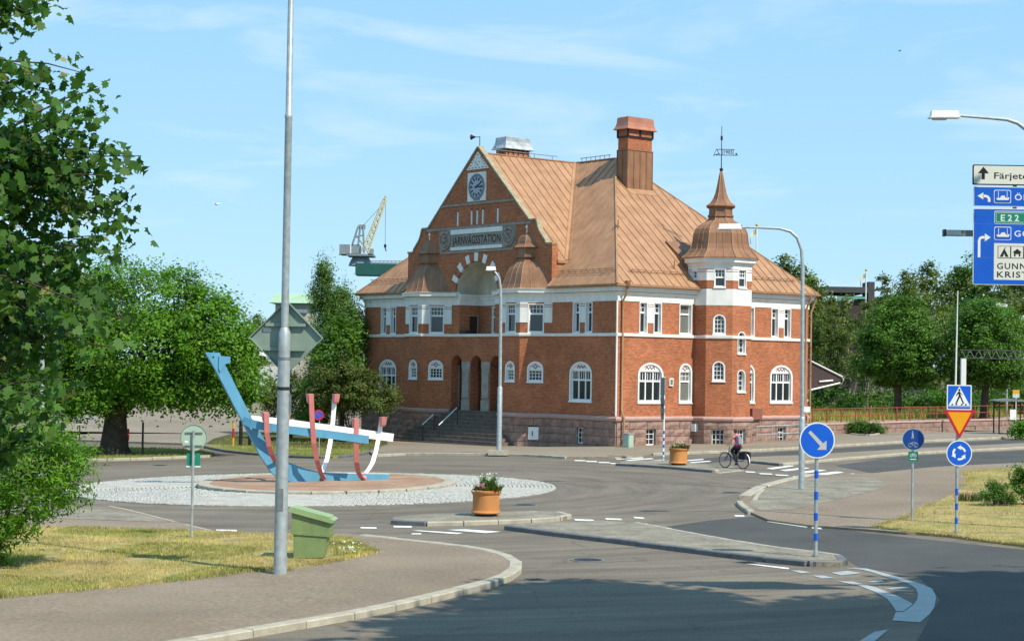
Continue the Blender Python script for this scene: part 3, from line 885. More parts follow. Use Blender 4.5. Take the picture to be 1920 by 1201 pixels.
def arch(a0, a1, z0, z1, rise=0.0, n=12, i=0.0):
    """Outline of an opening; rise > 0 rounds the top; i shrinks it."""
    a0, a1, z0, z1 = a0 + i, a1 - i, z0 + i, z1 - i
    if rise <= 0: return [(a0, z0), (a1, z0), (a1, z1), (a0, z1)]
    rise = max(rise - i * 0.3, 0.02)
    zs, c, hw = z1 - rise, (a0 + a1) / 2, (a1 - a0) / 2
    return [(a0, z0), (a1, z0)] + [(c + hw * math.cos(math.pi * k / n), zs + rise * math.sin(math.pi * k / n)) for k in range(n + 1)]

def wall(mb, fr, outer, holes=(), off=0.0, reveal=0.0):
    vs_, fs = tri2d(outer, holes)
    mb.add([fr.p(a, z, off) for a, z in vs_], fs)
    if reveal:
        for h in holes:
            for i in range(len(h)):
                a, b_ = h[i], h[(i + 1) % len(h)]
                mb.quad(fr.p(*a, off), fr.p(*b_, off), fr.p(*b_, off - reveal), fr.p(*a, off - reveal))

def rect(a0, a1, z0, z1):
    return [(a0, z0), (a1, z0), (a1, z1), (a0, z1)]

def fbox(mb, fr, a0, a1, z0, z1, o0, o1):
    mb.hexa([fr.p(a0, z0, o1), fr.p(a1, z0, o1), fr.p(a1, z0, o0), fr.p(a0, z0, o0), fr.p(a0, z1, o1), fr.p(a1, z1, o1), fr.p(a1, z1, o0), fr.p(a0, z1, o0)])

def window(fr, a0, a1, z0, z1, rise=0.0, rec=0.16, border=0.07, lights=1, zt=None, up=(2, 2), lo=(1, 1), head=None, glass='glass', tymp=None, sill=True, parent=None, face=0.02):
    """White casement with lining, sash bars and recessed glass; tymp adds the painted panel under the arch ('wave' or 'diamond')."""
    W = MB()
    L0 = arch(a0, a1, z0, z1, rise)
    L1 = arch(a0, a1, z0, z1, rise, i=border) if border else L0
    n = len(L0)
    for i in range(n):
        j = (i + 1) % n
        if border:
            W.quad(fr.p(*L0[i], face), fr.p(*L0[j], face), fr.p(*L1[j], face), fr.p(*L1[i], face))
            W.quad(fr.p(*L0[i], -.01), fr.p(*L0[j], -.01), fr.p(*L0[j], face), fr.p(*L0[i], face))
        W.quad(fr.p(*L1[i], face), fr.p(*L1[j], face), fr.p(*L1[j], -rec), fr.p(*L1[i], -rec))
    A0, A1, Z0 = a0 + border, a1 - border, z0 + border * .8
    top = head if head else z1 - border
    c, hw = (A0 + A1) / 2, (A1 - A0) / 2
    def ztop(a):
        if head or rise <= 0: return top
        u = max(-1, min(1, (a - c) / hw))
        return z1 - border - rise + rise * math.sqrt(max(0, 1 - u * u))
    if head:                                    # panel between the window head and the arch
        pts = [(a, z) for a, z in L1 if z > head]
        pts = [(A1, head)] + pts + [(A0, head)]
        W.poly([fr.p(a, z, -0.05) for a, z in pts])
        W.quad(fr.p(A0, head, -0.05), fr.p(A1, head, -0.05), fr.p(A1, head, -rec), fr.p(A0, head, -rec))
    o0, o1 = -rec, -rec + 0.05
    t = 0.045
    fbox(W, fr, A0, A0 + t, Z0, ztop(A0 + t), o0, o1)
    fbox(W, fr, A1 - t, A1, Z0, ztop(A1 - t), o0, o1)
    fbox(W, fr, A0 + t, A1 - t, Z0, Z0 + t * 1.3, o0, o1)
    if head or rise <= 0: fbox(W, fr, A0 + t, A1 - t, top - t, top, o0, o1)
    lw = (A1 - A0) / lights
    for i in range(1, lights):
        x = A0 + lw * i
        fbox(W, fr, x - .035, x + .035, Z0 + t, ztop(x), o0, o1 + .012)
    if zt: fbox(W, fr, A0 + t, A1 - t, zt - .045, zt + .045, o0, o1 + .008)
    g = 0.014
    for i in range(lights):
        x0, x1 = A0 + lw * i, A0 + lw * (i + 1)
        def grid(zb, ze, nx, ny):
            for k in range(1, nx):
                x = x0 + (x1 - x0) * k / nx
                fbox(W, fr, x - g, x + g, zb, min(ze, ztop(x)) if ze >= top - .01 else ze, o0, o1 - .015)
            for k in range(1, ny):
                z = zb + (ze - zb) * k / ny
                fbox(W, fr, x0 + .03, x1 - .03, z - g, z + g, o0, o1 - .018)
        if zt:
            grid(zt + .04, top, *up)
            grid(Z0 + t, zt - .04, *lo)
        else:
            grid(Z0 + t, top, *lo)
    if sill:
        fbox(W, fr, a0 - .03, a1 + .03, z0 - .05, z0 + .005, -.02, .06)
    wo = W.build('window', M['white'], parent or ST)
    for i in range(lights):
        x0, x1 = A0 + lw * i + .02, A0 + lw * (i + 1) - .02
        for zb, ze in ((Z0 + .02, zt), (zt, top)) if zt else ((Z0 + .02, top),):
            P = MB()
            if ze >= top - .01 and rise > 0 and not head:
                q = [(x0, zb), (x1, zb)] + [(x1 + (x0 - x1) * k / 8, ztop(x1 + (x0 - x1) * k / 8) - .01) for k in range(9)]
            else:
                q = rect(x0, x1, zb, ze)
            P.poly([fr.p(a, z, -rec + .012) for a, z in q])
            P.build('pane', M[glass], wo)
    if tymp:
        Q = MB()
        zc = head + (z1 - head) * 0.42
        def stroke(p, wd=.025):
            for (x, z), (x2, z2) in zip(p, p[1:]):
                d = Vector((x2 - x, z2 - z)); l = d.length; d /= l
                nx, nz = -d.y * wd, d.x * wd
                q = [(x + nx, z + nz), (x2 + nx, z2 + nz), (x2 - nx, z2 - nz), (x - nx, z - nz)]
                Q.add([fr.p(a, zz, -.045) for a, zz in q] + [fr.p(a, zz, -.03) for a, zz in q], [(4, 5, 6, 7), (0, 1, 5, 4), (1, 2, 6, 5), (2, 3, 7, 6), (3, 0, 4, 7)])
        if tymp == 'wave':
            s = hw * 0.42
            stroke([(c - s + 2 * s * k / 6, zc + (.07 if k % 2 else -.07)) for k in range(7)], .022)
        else:
            s = min(hw * .32, .12)
            stroke([(c - s, zc), (c, zc + s), (c + s, zc), (c, zc - s), (c - s, zc)], .02)
            stroke([(c - hw * .72, zc), (c - s, zc)], .016); stroke([(c + s, zc), (c + hw * .72, zc)], .016)
        Q.build('ornament', M['ornament'], wo)
    return wo

def sweep(mb, path, prof, closed=False):
    """Moulding: profile (outset, z) carried along a plan path with the outside on its right."""
    P = [Vector((p[0], p[1])) for p in path]
    n = len(P)
    off = []
    for i in range(n):
        a = P[i - 1] if i > 0 else (P[-1] if closed else None)
        c = P[i + 1] if i < n - 1 else (P[0] if closed else None)
        d1 = (P[i] - a).normalized() if a is not None else None
        d2 = (c - P[i]).normalized() if c is not None else None
        if d1 is None: d1 = d2
        if d2 is None: d2 = d1
        n1, n2 = Vector((d1.y, -d1.x)), Vector((d2.y, -d2.x))
        m_ = (n1 + n2)
        m_ = m_ / max(m_.dot(n1), 0.25)
        off.append(m_)
    k = len(prof)
    vs_ = [(P[i].x + off[i].x * o, P[i].y + off[i].y * o, z) for i in range(n) for o, z in prof]
    fs = []
    for i in range(n if closed else n - 1):
        j = (i + 1) % n
        for q in range(k - 1):
            fs.append((i * k + q, j * k + q, j * k + q + 1, i * k + q + 1))
    if not closed:
        fs += [tuple(range(k)), tuple((n - 1) * k + q for q in range(k - 1, -1, -1))]
    mb.add(vs_, fs)

Z_PL, Z_SC, Z_FR, Z_EV = 1.58, 5.74, 7.36, 8.18
BAY = [(-2.1, 0.0), (-0.78, -1.1), (0.78, -1.1), (2.1, 0.0)]
bayR = [(x - 7.2, y) for x, y in BAY]
bayL = [(x - 16.0, y) for x, y in BAY]
TUR = [(0.0, 5.34), (0.845, 5.34), (1.8, 6.295), (1.8, 7.645), (0.845, 8.6), (0.0, 8.6)]
GC = -11.58                                    # axis of the gable
front_l = Fr((-22.6, 0), (-18.1, 0))
front_r = Fr((-5.1, 0), (0, 0))
front_c = Fr((-13.9, 0), (-9.3, 0))
fbR = [Fr(bayR[i], bayR[i + 1]) for i in range(3)]
fbL = [Fr(bayL[i], bayL[i + 1]) for i in range(3)]
side_a = Fr((0, 0), (0, 5.34))
side_b = Fr((0, 8.6), (0, 14.0))
ft = [Fr(TUR[i], TUR[i + 1]) for i in range(5)]
end_w = Fr((-22.6, 14), (-22.6, 0))
back_w = Fr((0, 14), (-22.6, 14))

bw = MB()
holes_of = {}
def H(fr, *h): holes_of.setdefault(id(fr), []).extend(h)
WIN = []
def pair(fr, a):      # two slim upper windows with a pier between
    for q in (a, a + 0.98):
        H(fr, rect(q, q + .56, 5.76, 7.355))
        WIN.append(dict(fr=fr, a0=q, a1=q + .56, z0=5.76, z1=7.355, zt=6.82, up=(2, 2), border=.05, rec=.2))
def big(fr, a):       # three-light arched window
    H(fr, arch(a, a + 1.75, 2.26, 4.29, .62))
    WIN.append(dict(fr=fr, a0=a, a1=a + 1.75, z0=2.26, z1=4.29, rise=.62, lights=3, zt=3.36, up=(3, 1), head=3.84, tymp='wave', border=.09))
def slim(fr, a, wd=.92, glass='glass'):
    H(fr, arch(a, a + wd, 2.26, 4.29, .46))
    WIN.append(dict(fr=fr, a0=a, a1=a + wd, z0=2.26, z1=4.29, rise=.46, lights=1, zt=3.36, up=(3, 2), head=3.84, tymp='diamond', border=.08, glass=glass))
pair(front_l, 1.72); big(front_l, 1.62)
pair(front_r, 1.65); big(front_r, 1.46)
pair(side_a, 1.46); big(side_a, 1.42); slim(side_a, 4.28, glass='glass_blind')
H(side_a, rect(4.24, 5.14, 5.76, 7.355)); WIN.append(dict(fr=side_a, a0=4.24, a1=5.14, z0=5.76, z1=7.355, zt=6.82, up=(1, 1), border=.05, rec=.2, glass='glass_blind'))
pair(side_b, 2.46); big(side_b, 2.42); slim(side_b, .32)
H(side_b, rect(.28, 1.17, 5.76, 7.355)); WIN.append(dict(fr=side_b, a0=.28, a1=1.17, z0=5.76, z1=7.355, zt=6.82, up=(3, 2), border=.05, rec=.2))
for fb in (fbR, fbL):
    f1, f2, f3 = fb[2], fb[1], fb[0]
    for fr, m_ in ((f1, .85), (f2, .78), (f3, .87)):
        H(fr, rect(m_ - .43, m_ + .43, 5.76, 7.30))
        WIN.append(dict(fr=fr, a0=m_ - .43, a1=m_ + .43, z0=5.76, z1=7.30, zt=6.76, up=(4, 2), border=.05, rec=.16))
        hw = .43 if fr is f1 else .40
        H(fr, arch(m_ - hw, m_ + hw, 3.2, 4.28, .40))
        WIN.append(dict(fr=fr, a0=m_ - hw, a1=m_ + hw, z0=3.2, z1=4.28, rise=.40, head=3.82, lo=(4, 3), tymp='diamond', border=.075))
for fr, q in ((ft[1], 0), (ft[2], 1)):         # turret stair windows, stepping up
    m_ = fr.len / 2
    if q == 0:
        for z in (5.80, 3.40):
            H(fr, arch(m_ - .33, m_ + .33, z, z + 1.03, .33)); WIN.append(dict(fr=fr, a0=m_ - .33, a1=m_ + .33, z0=z, z1=z + 1.03, rise=.33, lo=(3, 4), border=.06, rec=.10))
    else:
        for z in (4.82, 2.86):
            H(fr, arch(m_ - .30, m_ + .30, z, z + 1.15, .30)); WIN.append(dict(fr=fr, a0=m_ - .30, a1=m_ + .30, z0=z, z1=z + 1.15, rise=.30, lo=(2, 4), border=.04, rec=.2))
# brickwork of both storeys
for fr, z1 in [(front_l, Z_FR), (front_r, Z_FR), (side_a, Z_FR), (side_b, Z_FR), (end_w, Z_FR), (back_w, Z_FR)] + [(f, Z_FR) for f in fbR + fbL] + [(f, Z_FR) for f in ft]:
    wall(bw, fr, rect(0, fr.len, Z_PL - .1, z1), holes_of.get(id(fr), []))
# entrance wall with three round arches, and the loggia opening over it
ent = [arch(x - .5, x + .5, Z_PL - .1, 4.55, .5) for x in (.54, 2.32, 4.10)]
ent = [[(a, z if i > 1 else Z_PL - .1) for i, (a, z) in enumerate(e)] for e in ent]
outer = [(0, Z_PL - .1)]
notch = []
for e in ent:
    notch += [e[0]] + list(reversed(e[2:])) + [e[1]]
outer = [(0, Z_PL - .1)] + notch + [(4.6, Z_PL - .1), (4.6, 5.72), (0, 5.72)]
wall(bw, front_c, outer)
for e in ent:
    pts = [e[0]] + list(reversed(e[2:])) + [e[1]]
    for p_, q_ in zip(pts, pts[1:]):
        bw.quad(front_c.p(*p_, 0), front_c.p(*q_, 0), front_c.p(*q_, -.55), front_c.p(*p_, -.55))
gx = 13.9 + GC                                  # gable axis measured along front_c
OW = 1.6
for a0, a1 in ((0, gx - OW), (gx + OW, 4.6)):
    wall(bw, front_c, rect(a0, a1, 5.72, 7.85))
# loggia: left and right cheeks, back wall
cheekL = Fr((-13.9 + gx - OW, 0), (-13.9 + gx - OW, 1.45))
cheekR = Fr((-13.9 + gx + OW, 1.45), (-13.9 + gx + OW, 0))
backL = Fr((-13.9 + gx - OW, 1.45), (-13.9 + gx + OW, 1.45))
door_hole = rect(.72, 1.30, 5.74, 6.75)
wall(bw, cheekL, rect(0, 1.45, 5.72, 7.36), [door_hole])
wall(bw, cheekR, rect(0, 1.45, 5.72, 7.36))
lw_ = rect(1.1, 2.5, 5.76, 7.3)
wall(bw, backL, rect(0, 2 * OW, 5.72, 7.36), [lw_])
WIN.append(dict(fr=backL, a0=1.1, a1=2.5, z0=5.76, z1=7.3, lights=3, zt=6.72, up=(2, 2), border=.05, rec=.08, sill=False))
# turret red band, vestibule walls
TZ = dict(w0=8.14, w1=8.58)
TC = (0.17, 6.97)
oct_ = []
for k in range(8):
    a = rad(-67.5 + 45 * k)
    R_ = 1.63 / math.cos(rad(22.5))
    oct_.append((TC[0] + R_ * math.cos(a), TC[1] + R_ * math.sin(a)))
fo = [Fr(oct_[k], oct_[(k + 1) % 8]) for k in range(8)]   # fo[0] faces the camera diagonal, fo[1]... around
vest = MB()
wall(bw, Fr((-13.6, 1.7), (-9.6, 1.7)), rect(0, 4.0, Z_PL - .2, 5.2), [rect(.35, 1.45, Z_PL - .2, 4.0), rect(1.6, 2.6, Z_PL - .2, 4.0), rect(2.8, 3.8, Z_PL - .2, 4.0)])
wall(bw, Fr((-13.6, .5), (-13.6, 1.7)), rect(0, 1.2, Z_PL - .2, 5.2))
wall(bw, Fr((-9.6, 1.7), (-9.6, .5)), rect(0, 1.2, Z_PL - .2, 5.2))
bw.build('wall', M['brick'], ST)

ci = MB(); ci.quad((-13.6, .5, 5.2), (-9.6, .5, 5.2), (-9.6, 1.7, 5.2), (-13.6, 1.7, 5.2)); ci.build('vestibule_ceiling', M['cream'], ST)
for x0, x1 in ((-13.25, -12.15), (-12.0, -11.0), (-10.8, -9.8)):
    d = MB()
    d.box(x0, x1, 1.72, 1.78, Z_PL - .15, 4.0)
    for k in range(2):
        xm = x0 + (x1 - x0) * (k + .5) / 2
        for z0, z1 in ((1.75, 2.6), (2.75, 3.75)):
            d.box(xm - .17, xm + .17, 1.69, 1.72, z0, z1)
    dd = d.build('entrance_door', M['door'], ST)
    h_ = MB(); h_.tube([(x1 - .46, 1.68, 2.3), (x1 - .46, 1.66, 2.6)], .02, 6); h_.build('handle', M['steel'], dd)
d = MB()
fbox(d, cheekL, .72, 1.30, 5.74, 6.75, -.12, -.08); fbox(d, cheekL, .98, 1.01, 5.76, 6.72, -.08, -.06)
dd = d.build('balcony_door', M['door'], ST)
d = MB(); fbox(d, cheekL, .66, 1.36, 6.75, 6.81, -.12, .04); fbox(d, cheekL, 1.30, 1.34, 5.74, 6.75, -.12, .01); d.build('door_frame', M['granite_trim'], dd)
d = MB(); d.box(-13.1, -12.5, -.05, .25, 5.74, 5.95)
fl_box = d.build('flower_box', M['wood_dark'], ST)

# stone columns of the entrance
for x in (1.43, 3.21):
    c = MB()
    fbox(c, front_c, x - .36, x + .36, Z_PL - .05, 2.12, -.52, .06)
    fbox(c, front_c, x - .30, x + .30, 2.12, 2.24, -.46, .02)
    for k, (w_, z0, z1) in enumerate(((.325, 2.24, 2.30), (.30, 2.30, 3.52), (.325, 3.52, 3.60))):
        fbox(c, front_c, x - w_, x + w_, z0, z1, -.24 - w_, -.24 + w_)
    lo = [front_c.p(x + i, 3.6, -.24 + j) for i, j in ((-.31, .27), (.31, .27), (.31, -.27), (-.31, -.27))]
    hi = [front_c.p(x + i, 3.95, -.24 + j) for i, j in ((-.38, .29), (.38, .29), (.38, -.29), (-.38, -.29))]
    c.hexa(lo + hi)
    fbox(c, front_c, x - .39, x + .39, 3.95, 4.22, -.53, .04)
    c.build('column', M['column'], ST)
for x in (.02, 4.56):
    c = MB(); fbox(c, front_c, x - .05, x + .05, Z_PL, 4.0, -.6, -.5); c.build('pilaster', M['column'], ST)

for kw in WIN: window(**kw)

# string course, frieze, cornices, gutters
PATH = [(-22.6, 14), (-22.6, 0)] + bayL + bayR + [(0, 0)] + TUR + [(0, 14), (-22.6, 14)]
m_ = MB(); sweep(m_, PATH, [(.0, 5.585), (.07, 5.60), (.085, 5.68), (.085, 5.735), (.0, 5.75)]); m_.build('string_course', M['plaster'], ST)
PA = [(-22.6, 14), (-22.6, 0)] + bayL + [(-13.9 + gx - OW, 0)]
PB = [(-13.9 + gx + OW, 0)] + bayR + [(0, 0), (0, 5.34)]
PC = [(0, 8.6), (0, 14), (-22.6, 14)]
m_ = MB()
for p_ in (PA, PB, PC):
    sweep(m_, p_, [(0, 7.36), (.03, 7.36), (.03, 7.62), (.08, 7.74), (.16, 7.82), (0, 7.84)])
    sweep(m_, p_, [(0, 7.843), (.24, 7.845), (.25, 8.02), (.30, 8.06), (0, 8.09)])
sweep(m_, [(-13.9 + gx - OW, 0), (-13.9 + gx - OW, 1.45), (-13.9 + gx + OW, 1.45), (-13.9 + gx + OW, 0)][::1], [(0, 7.36), (.02, 7.36), (.02, 7.62), (.07, 7.72), (.07, 7.84), (.14, 7.86), (.14, 7.95), (0, 7.97)])
for fr in (front_c,):
    pass
m_.build('cornice', M['plaster'], ST)
m_ = MB()
for p_ in ([(-22.6, 14), (-22.6, 0), (-18.2, 0)], [(-5.0, 0), (0, 0), (0, 5.30)], [(0, 8.64), (0, 14), (-22.6, 14)]):
    sweep(m_, p_, [(.30, 8.08), (.40, 8.06), (.46, 8.10), (.47, 8.19), (.44, 8.19), (.40, 8.14), (.30, 8.16)])
m_.build('gutter', M['copper'], ST)
# white piers between the upper windows, with their two thin red lines
pm, pl_ = MB(), MB()
def pier(fr, a0, a1, z0=6.30, z1=7.36):
    q_ = MB(); fbox(q_, fr, a0, a1, z0, z1, 0, .022); q_.build('pier_panel', M['plaster'], ST)
    for z in (7.12, 7.22):
        fbox(pl_, fr, a0 - .002, a1 + .002, z, z + .028, .02, .03)
pier(front_l, 1.72 + .57, 1.72 + .97); pier(front_r, 1.65 + .57, 1.65 + .97); pier(side_a, 1.46 + .57, 1.46 + .97); pier(side_b, 2.46 + .57, 2.46 + .97)
for fb in (fbR, fbL):
    for fr, mm in ((fb[2], .85), (fb[1], .78), (fb[0], .87)):
        pier(fr, 0.0, mm - .44); pier(fr, mm + .44, fr.len)
pl_.build('pier_lines', M['ornament'], ST)

# ---- granite plinth: every block is a stone
PLP = [((-22.6, 14), (-22.6, 0)), ((-22.6, 0), (-18.1, 0))] + [(bayL[i], bayL[i + 1]) for i in range(3)] + [((-13.9, 0), (-9.3, 0))] + [(bayR[i], bayR[i + 1]) for i in range(3)] + [((-5.1, 0), (0, 0)), ((0, 0), (0, 5.34))] + [(TUR[i], TUR[i + 1]) for i in range(5)] + [((0, 8.6), (0, 14))]
m_ = MB()
ROWS = [(-.75, -.30), (-.30, .10), (.10, .56), (.56, .94), (.94, 1.34)]
bas = {}
def key(a): return (round(a[0][0], 2), round(a[0][1], 2), round(a[1][0], 2))
base_win = []
for seg in PLP:
    fr = Fr(*seg)
    hs = []
    if seg == ((-5.1, 0), (0, 0)): hs = [(2.13, 2.68, .12, .94)]
    if seg == ((0, 0), (0, 5.34)): hs = [(1.97, 2.62, .12, .94)]
    if seg == ((0, 8.6), (0, 14)): hs = [(2.98, 3.58, .12, .94)]
    if seg == (TUR[1], TUR[2]): hs = [(.36, 1.0, .10, .94)]
    if seg == (TUR[2], TUR[3]): hs = [(.40, .94, .10, .94)]
    if seg == (bayR[2], bayR[3]): hs = [(.55, 1.10, .20, .94)]
    bas[seg] = (fr, hs)
pbk = MB()
PLR = empty('plinth', parent=ST)
for seg, (fr, hs) in bas.items():
    wall(pbk, fr, rect(0, fr.len, -1.2, 1.40), [rect(*h) for h in hs], off=.05, reveal=.22)
    visible = seg not in (((-22.6, 14), (-22.6, 0)),)
    ext = .05
    for ri, (z0, z1) in enumerate(ROWS):
        a = -ext + 0.0
        while a < fr.len + ext - .02:
            ln = random.uniform(.65, 1.35)
            if not visible: ln = 14.2
            e = min(a + ln, fr.len + ext)
            if fr.len + ext - e < .3: e = fr.len + ext
            cut = [(a, e)]
            for h0, h1, hz0, hz1 in hs:
                if z1 > hz0 + .02 and z0 < hz1 - .02:
                    new = []
                    for c0, c1 in cut:
                        if c1 <= h0 or c0 >= h1: new.append((c0, c1))
                        else:
                            if c0 < h0 - .06: new.append((c0, h0))
                            if c1 > h1 + .06: new.append((h1, c1))
                    cut = new
            for c0, c1 in cut:
                S = MB()
                g = .012
                nx = 3 if c1 - c0 > .5 else 2
                grid = []
                for j in range(3):
                    for i in range(nx + 1):
                        aa = c0 + g + (c1 - c0 - 2 * g) * i / nx
                        zz = z0 + g + (z1 - z0 - 2 * g) * j / 2
                        edge = i in (0, nx) or j in (0, 2)
                        o = .10 if edge else random.uniform(.12, .165)
                        if edge: o += random.uniform(-.008, .008)
                        grid.append(fr.p(aa, zz, o))
                back_ = [fr.p(c0 + g, z0 + g, .02), fr.p(c1 - g, z0 + g, .02), fr.p(c1 - g, z1 - g, .02), fr.p(c0 + g, z1 - g, .02)]
                k = nx + 1
                fs = [(j * k + i, j * k + i + 1, (j + 1) * k + i + 1, (j + 1) * k + i) for j in range(2) for i in range(nx)]
                nb = len(grid)
                fs += [tuple(range(k - 1, -1, -1)) + (nb, nb + 1)]
                fs += [tuple(2 * k + i for i in range(k)) + (nb + 2, nb + 3)]
                fs += [(0, k, 2 * k, nb + 3, nb), (k - 1, nb + 1, nb + 2, 3 * k - 1, 2 * k - 1)]
                S.add(grid + back_, fs)
                S.build('plinth_stone', M['granite'], PLR)
            a = e
    for h0, h1, hz0, hz1 in hs:
        f2 = Fr(*seg, off=.05)
        if seg == (bayR[2], bayR[3]):
            d = MB(); fbox(d, f2, h0, h1, hz0, hz1 - .08, -.05, .09); hb = d.build('cellar_hatch', M['white'], ST)
            d = MB(); fbox(d, f2, h0 + .2, h0 + .25, hz0 + .2, hz0 + .45, .09, .10); d.build('mark', M['letter_brown'], hb)
        else:
            window(f2, h0, h1, hz0, hz1, border=.0, rec=.16, lo=(3, 3) if seg in (TUR[1:3],) or seg == (TUR[1], TUR[2]) else (2, 3), sill=False)
pbk.build('plinth_core', M['granite'], ST)
m_ = MB(); sweep(m_, [(-22.6, 14), (-22.6, 0)] + bayL, [(0, 1.34), (.15, 1.345), (.20, 1.42), (.20, 1.49), (.15, 1.555), (.02, 1.585), (0, 1.585)])
sweep(m_, bayR + [(0, 0)] + TUR + [(0, 14)], [(0, 1.34), (.15, 1.345), (.20, 1.42), (.20, 1.49), (.15, 1.555), (.02, 1.585), (0, 1.585)])
m_.build('plinth_moulding', M['granite_trim'], ST, smooth=True)

# ---- entrance steps
STR = empty('stairs', parent=ST)
ns = 10
for i in range(ns):
    z1 = -.36 + (i + 1) * .19
    y0 = -2.45 + .255 * i
    x0, x1 = -16.4 + .27 * i, -6.5 - .27 * i
    s_ = MB()
    s_.box(x0, x1, y0, max(y0 + .5, .3) if i < ns - 1 else 1.72, z1 - .19 if i else -1.0, z1)
    s_.box(x0 - .01, x1 + .01, y0 - .018, y0 + .06, z1 - .055, z1 + .004)
    s_.build('step', M['step'], STR)
for x in (-13.35, -11.95):
    r_ = MB()
    pts = [(x, -2.2, .75), (x, -1.0, 1.68)] if x > -13 else [(x, -2.3, .72), (x, -1.55, 1.28)]
    r_.tube(pts, .028, 6)
    rr = r_.build('handrail', M['lamp_white'], STR)
    p_ = MB()
    for px_, py_, pz_ in pts:
        p_.tube([(px_, py_ + .05, pz_ - 1.0), (px_, py_ + .05, pz_)], .022, 6)
    p_.build('post', M['iron'], rr)

# ---- gable
zA, zB = 11.70, 10.40
def gz(dx): return 15.98 - .935 * abs(dx)
OUT = [(0, 15.98), (4.56, 11.72), (5.12, 11.72), (5.20, 11.45), (5.34, 11.15), (5.62, 10.85), (5.86, 10.62), (5.96, 10.40), (6.5, 10.40), (6.5, 8.05)]
gf = Fr((GC - 7, 0), (GC + 7, 0))                # gable face frame: a = 7 at the axis
outer = [(7 - x, z) for x, z in reversed(OUT[1:])] + [(7, 15.98)] + [(7 + x, z) for x, z in OUT[1:]]
outer = [outer[0]] + outer[1:]
AR, AZ = 1.93, 7.83
arc = [(7 + AR * math.cos(math.pi * k / 24), AZ + AR * math.sin(math.pi * k / 24)) for k in range(25)]
bottom = [(7 + 6.5, 8.05), (7 + AR, 8.05)]
k0 = [p_ for p_ in arc if p_[1] > 8.06]
loop = [(7 - 6.5, 8.05)] + outer[1:-1] + [(7 + 6.5, 8.05), (k0[0][0] + .02, 8.05)] + k0 + [(k0[-1][0] - .02, 8.05)]
# orientation only matters to the point-in-polygon test, so any winding is fine
lanc = []
for a in (7 - 1.78, 7 - .51, 7, 7 + .51, 7 + 1.84):
    lanc.append(arch(a - .125, a + .125, 11.76, 12.66, .2, n=6))
clk = rect(7 - .84, 7 + .80, 13.04, 14.63)
g_ = MB()
wall(g_, gf, loop, lanc, off=.10, reveal=.2)
for i in range(len(k0) - 1):                     # soffit of the great arch
    g_.quad(gf.p(*k0[i], .10), gf.p(*k0[i + 1], .10), gf.p(*k0[i + 1], -.25), gf.p(*k0[i], -.25))
g_.quad(gf.p(.5, 8.05, .10), gf.p(.5, 10.4, .10), gf.p(.5, 10.4, -.3), gf.p(.5, 8.05, -.3))
g_.quad(gf.p(13.5, 8.05, .10), gf.p(13.5, 10.4, .10), gf.p(13.5, 10.4, -.3), gf.p(13.5, 8.05, -.3))
GW = g_.build('gable_wall', M['brick'], ST)
cp = MB()
edge = [(7 - x, z) for x, z in reversed(OUT[:-1])][:-1] + [(7 + x, z) for x, z in OUT[:-1]]
for (a, z), (a2, z2) in zip(edge, edge[1:]):
    d = Vector((a2 - a, z2 - z)); l = d.length
    n_ = Vector((-d.y, d.x)) / l
    if n_.y < 0: n_ = -n_
    t = .10
    e_ = d / l * .03
    q = [(a - e_.x, z - e_.y), (a2 + e_.x, z2 + e_.y), (a2 + e_.x + n_.x * t, z2 + e_.y + n_.y * t), (a - e_.x + n_.x * t, z - e_.y + n_.y * t)]
    cp.add([gf.p(x, zz, .15) for x, zz in q] + [gf.p(x, zz, -.20) for x, zz in q], [(0, 1, 2, 3), (7, 6, 5, 4), (0, 4, 5, 1), (1, 5, 6, 2), (2, 6, 7, 3), (3, 7, 4, 0)])
cp.build('coping', M['coping'], GW)
m_ = MB()                                        # slim stone bands
for z0, z1, w_ in ((12.86, 12.98, 3.30), (11.56, 11.70, 4.75), (10.24, 10.36, 3.3)):
    fbox(m_, gf, 7 - w_, 7 + w_, z0, z1, .08, .15)
m_.build('stone_band', M['stone'], GW)
m_ = MB()
fbox(m_, gf, 7 - .84, 7 + .80, 13.04, 14.63, .05, .16)
CK = m_.build('clock', M['plaster'], GW)
def ring3(mb, a, z, r0, r1, o, n=28):
    for k in range(n):
        t0, t1 = 2 * math.pi * k / n, 2 * math.pi * (k + 1) / n
        mb.quad(*[gf.p(a + r * math.cos(t), z + r * math.sin(t), o) for r, t in ((r0, t0), (r1, t0), (r1, t1), (r0, t1))])
CA, CZ = 6.99, 13.83
m_ = MB(); m_.poly([gf.p(CA + .62 * math.cos(2 * math.pi * k / 32), CZ + .62 * math.sin(2 * math.pi * k / 32), .175) for k in range(32)]); m_.build('dial', M['dial'], CK)
m_ = MB(); ring3(m_, CA, CZ, .58, .72, .185, 32); ring3(m_, CA, CZ, .715, .72, .17); m_.build('rim', M['dial_rim'], CK)
m_ = MB()
for k in range(12):
    t = 2 * math.pi * k / 12
    for dt in (-.05, .05):
        e, f = (math.cos(t + dt), math.sin(t + dt)), (-math.sin(t + dt), math.cos(t + dt))
        q = [(CA + e[0] * r + f[0] * s, CZ + e[1] * r + f[1] * s) for r, s in ((.36, -.022), (.54, -.03), (.54, .03), (.36, .022))]
        m_.poly([gf.p(a, z, .19) for a, z in q])
m_.build('numerals', M['sign_black'], CK)
for ang, ln, wd in ((-5, .54, .026), (25, .40, .036)):
    t = rad(ang)
    e, f = (math.cos(t), math.sin(t)), (-math.sin(t), math.cos(t))
    q = [(CA + e[0] * r + f[0] * s, CZ + e[1] * r + f[1] * s) for r, s in ((-.12, -wd), (ln * .8, -wd), (ln, 0), (ln * .8, wd), (-.12, wd))]
    m_ = MB(); m_.prism([gf.p(a, z, .20) for a, z in q], gf.n * .015); m_.build('hand', M['sign_black'], CK)
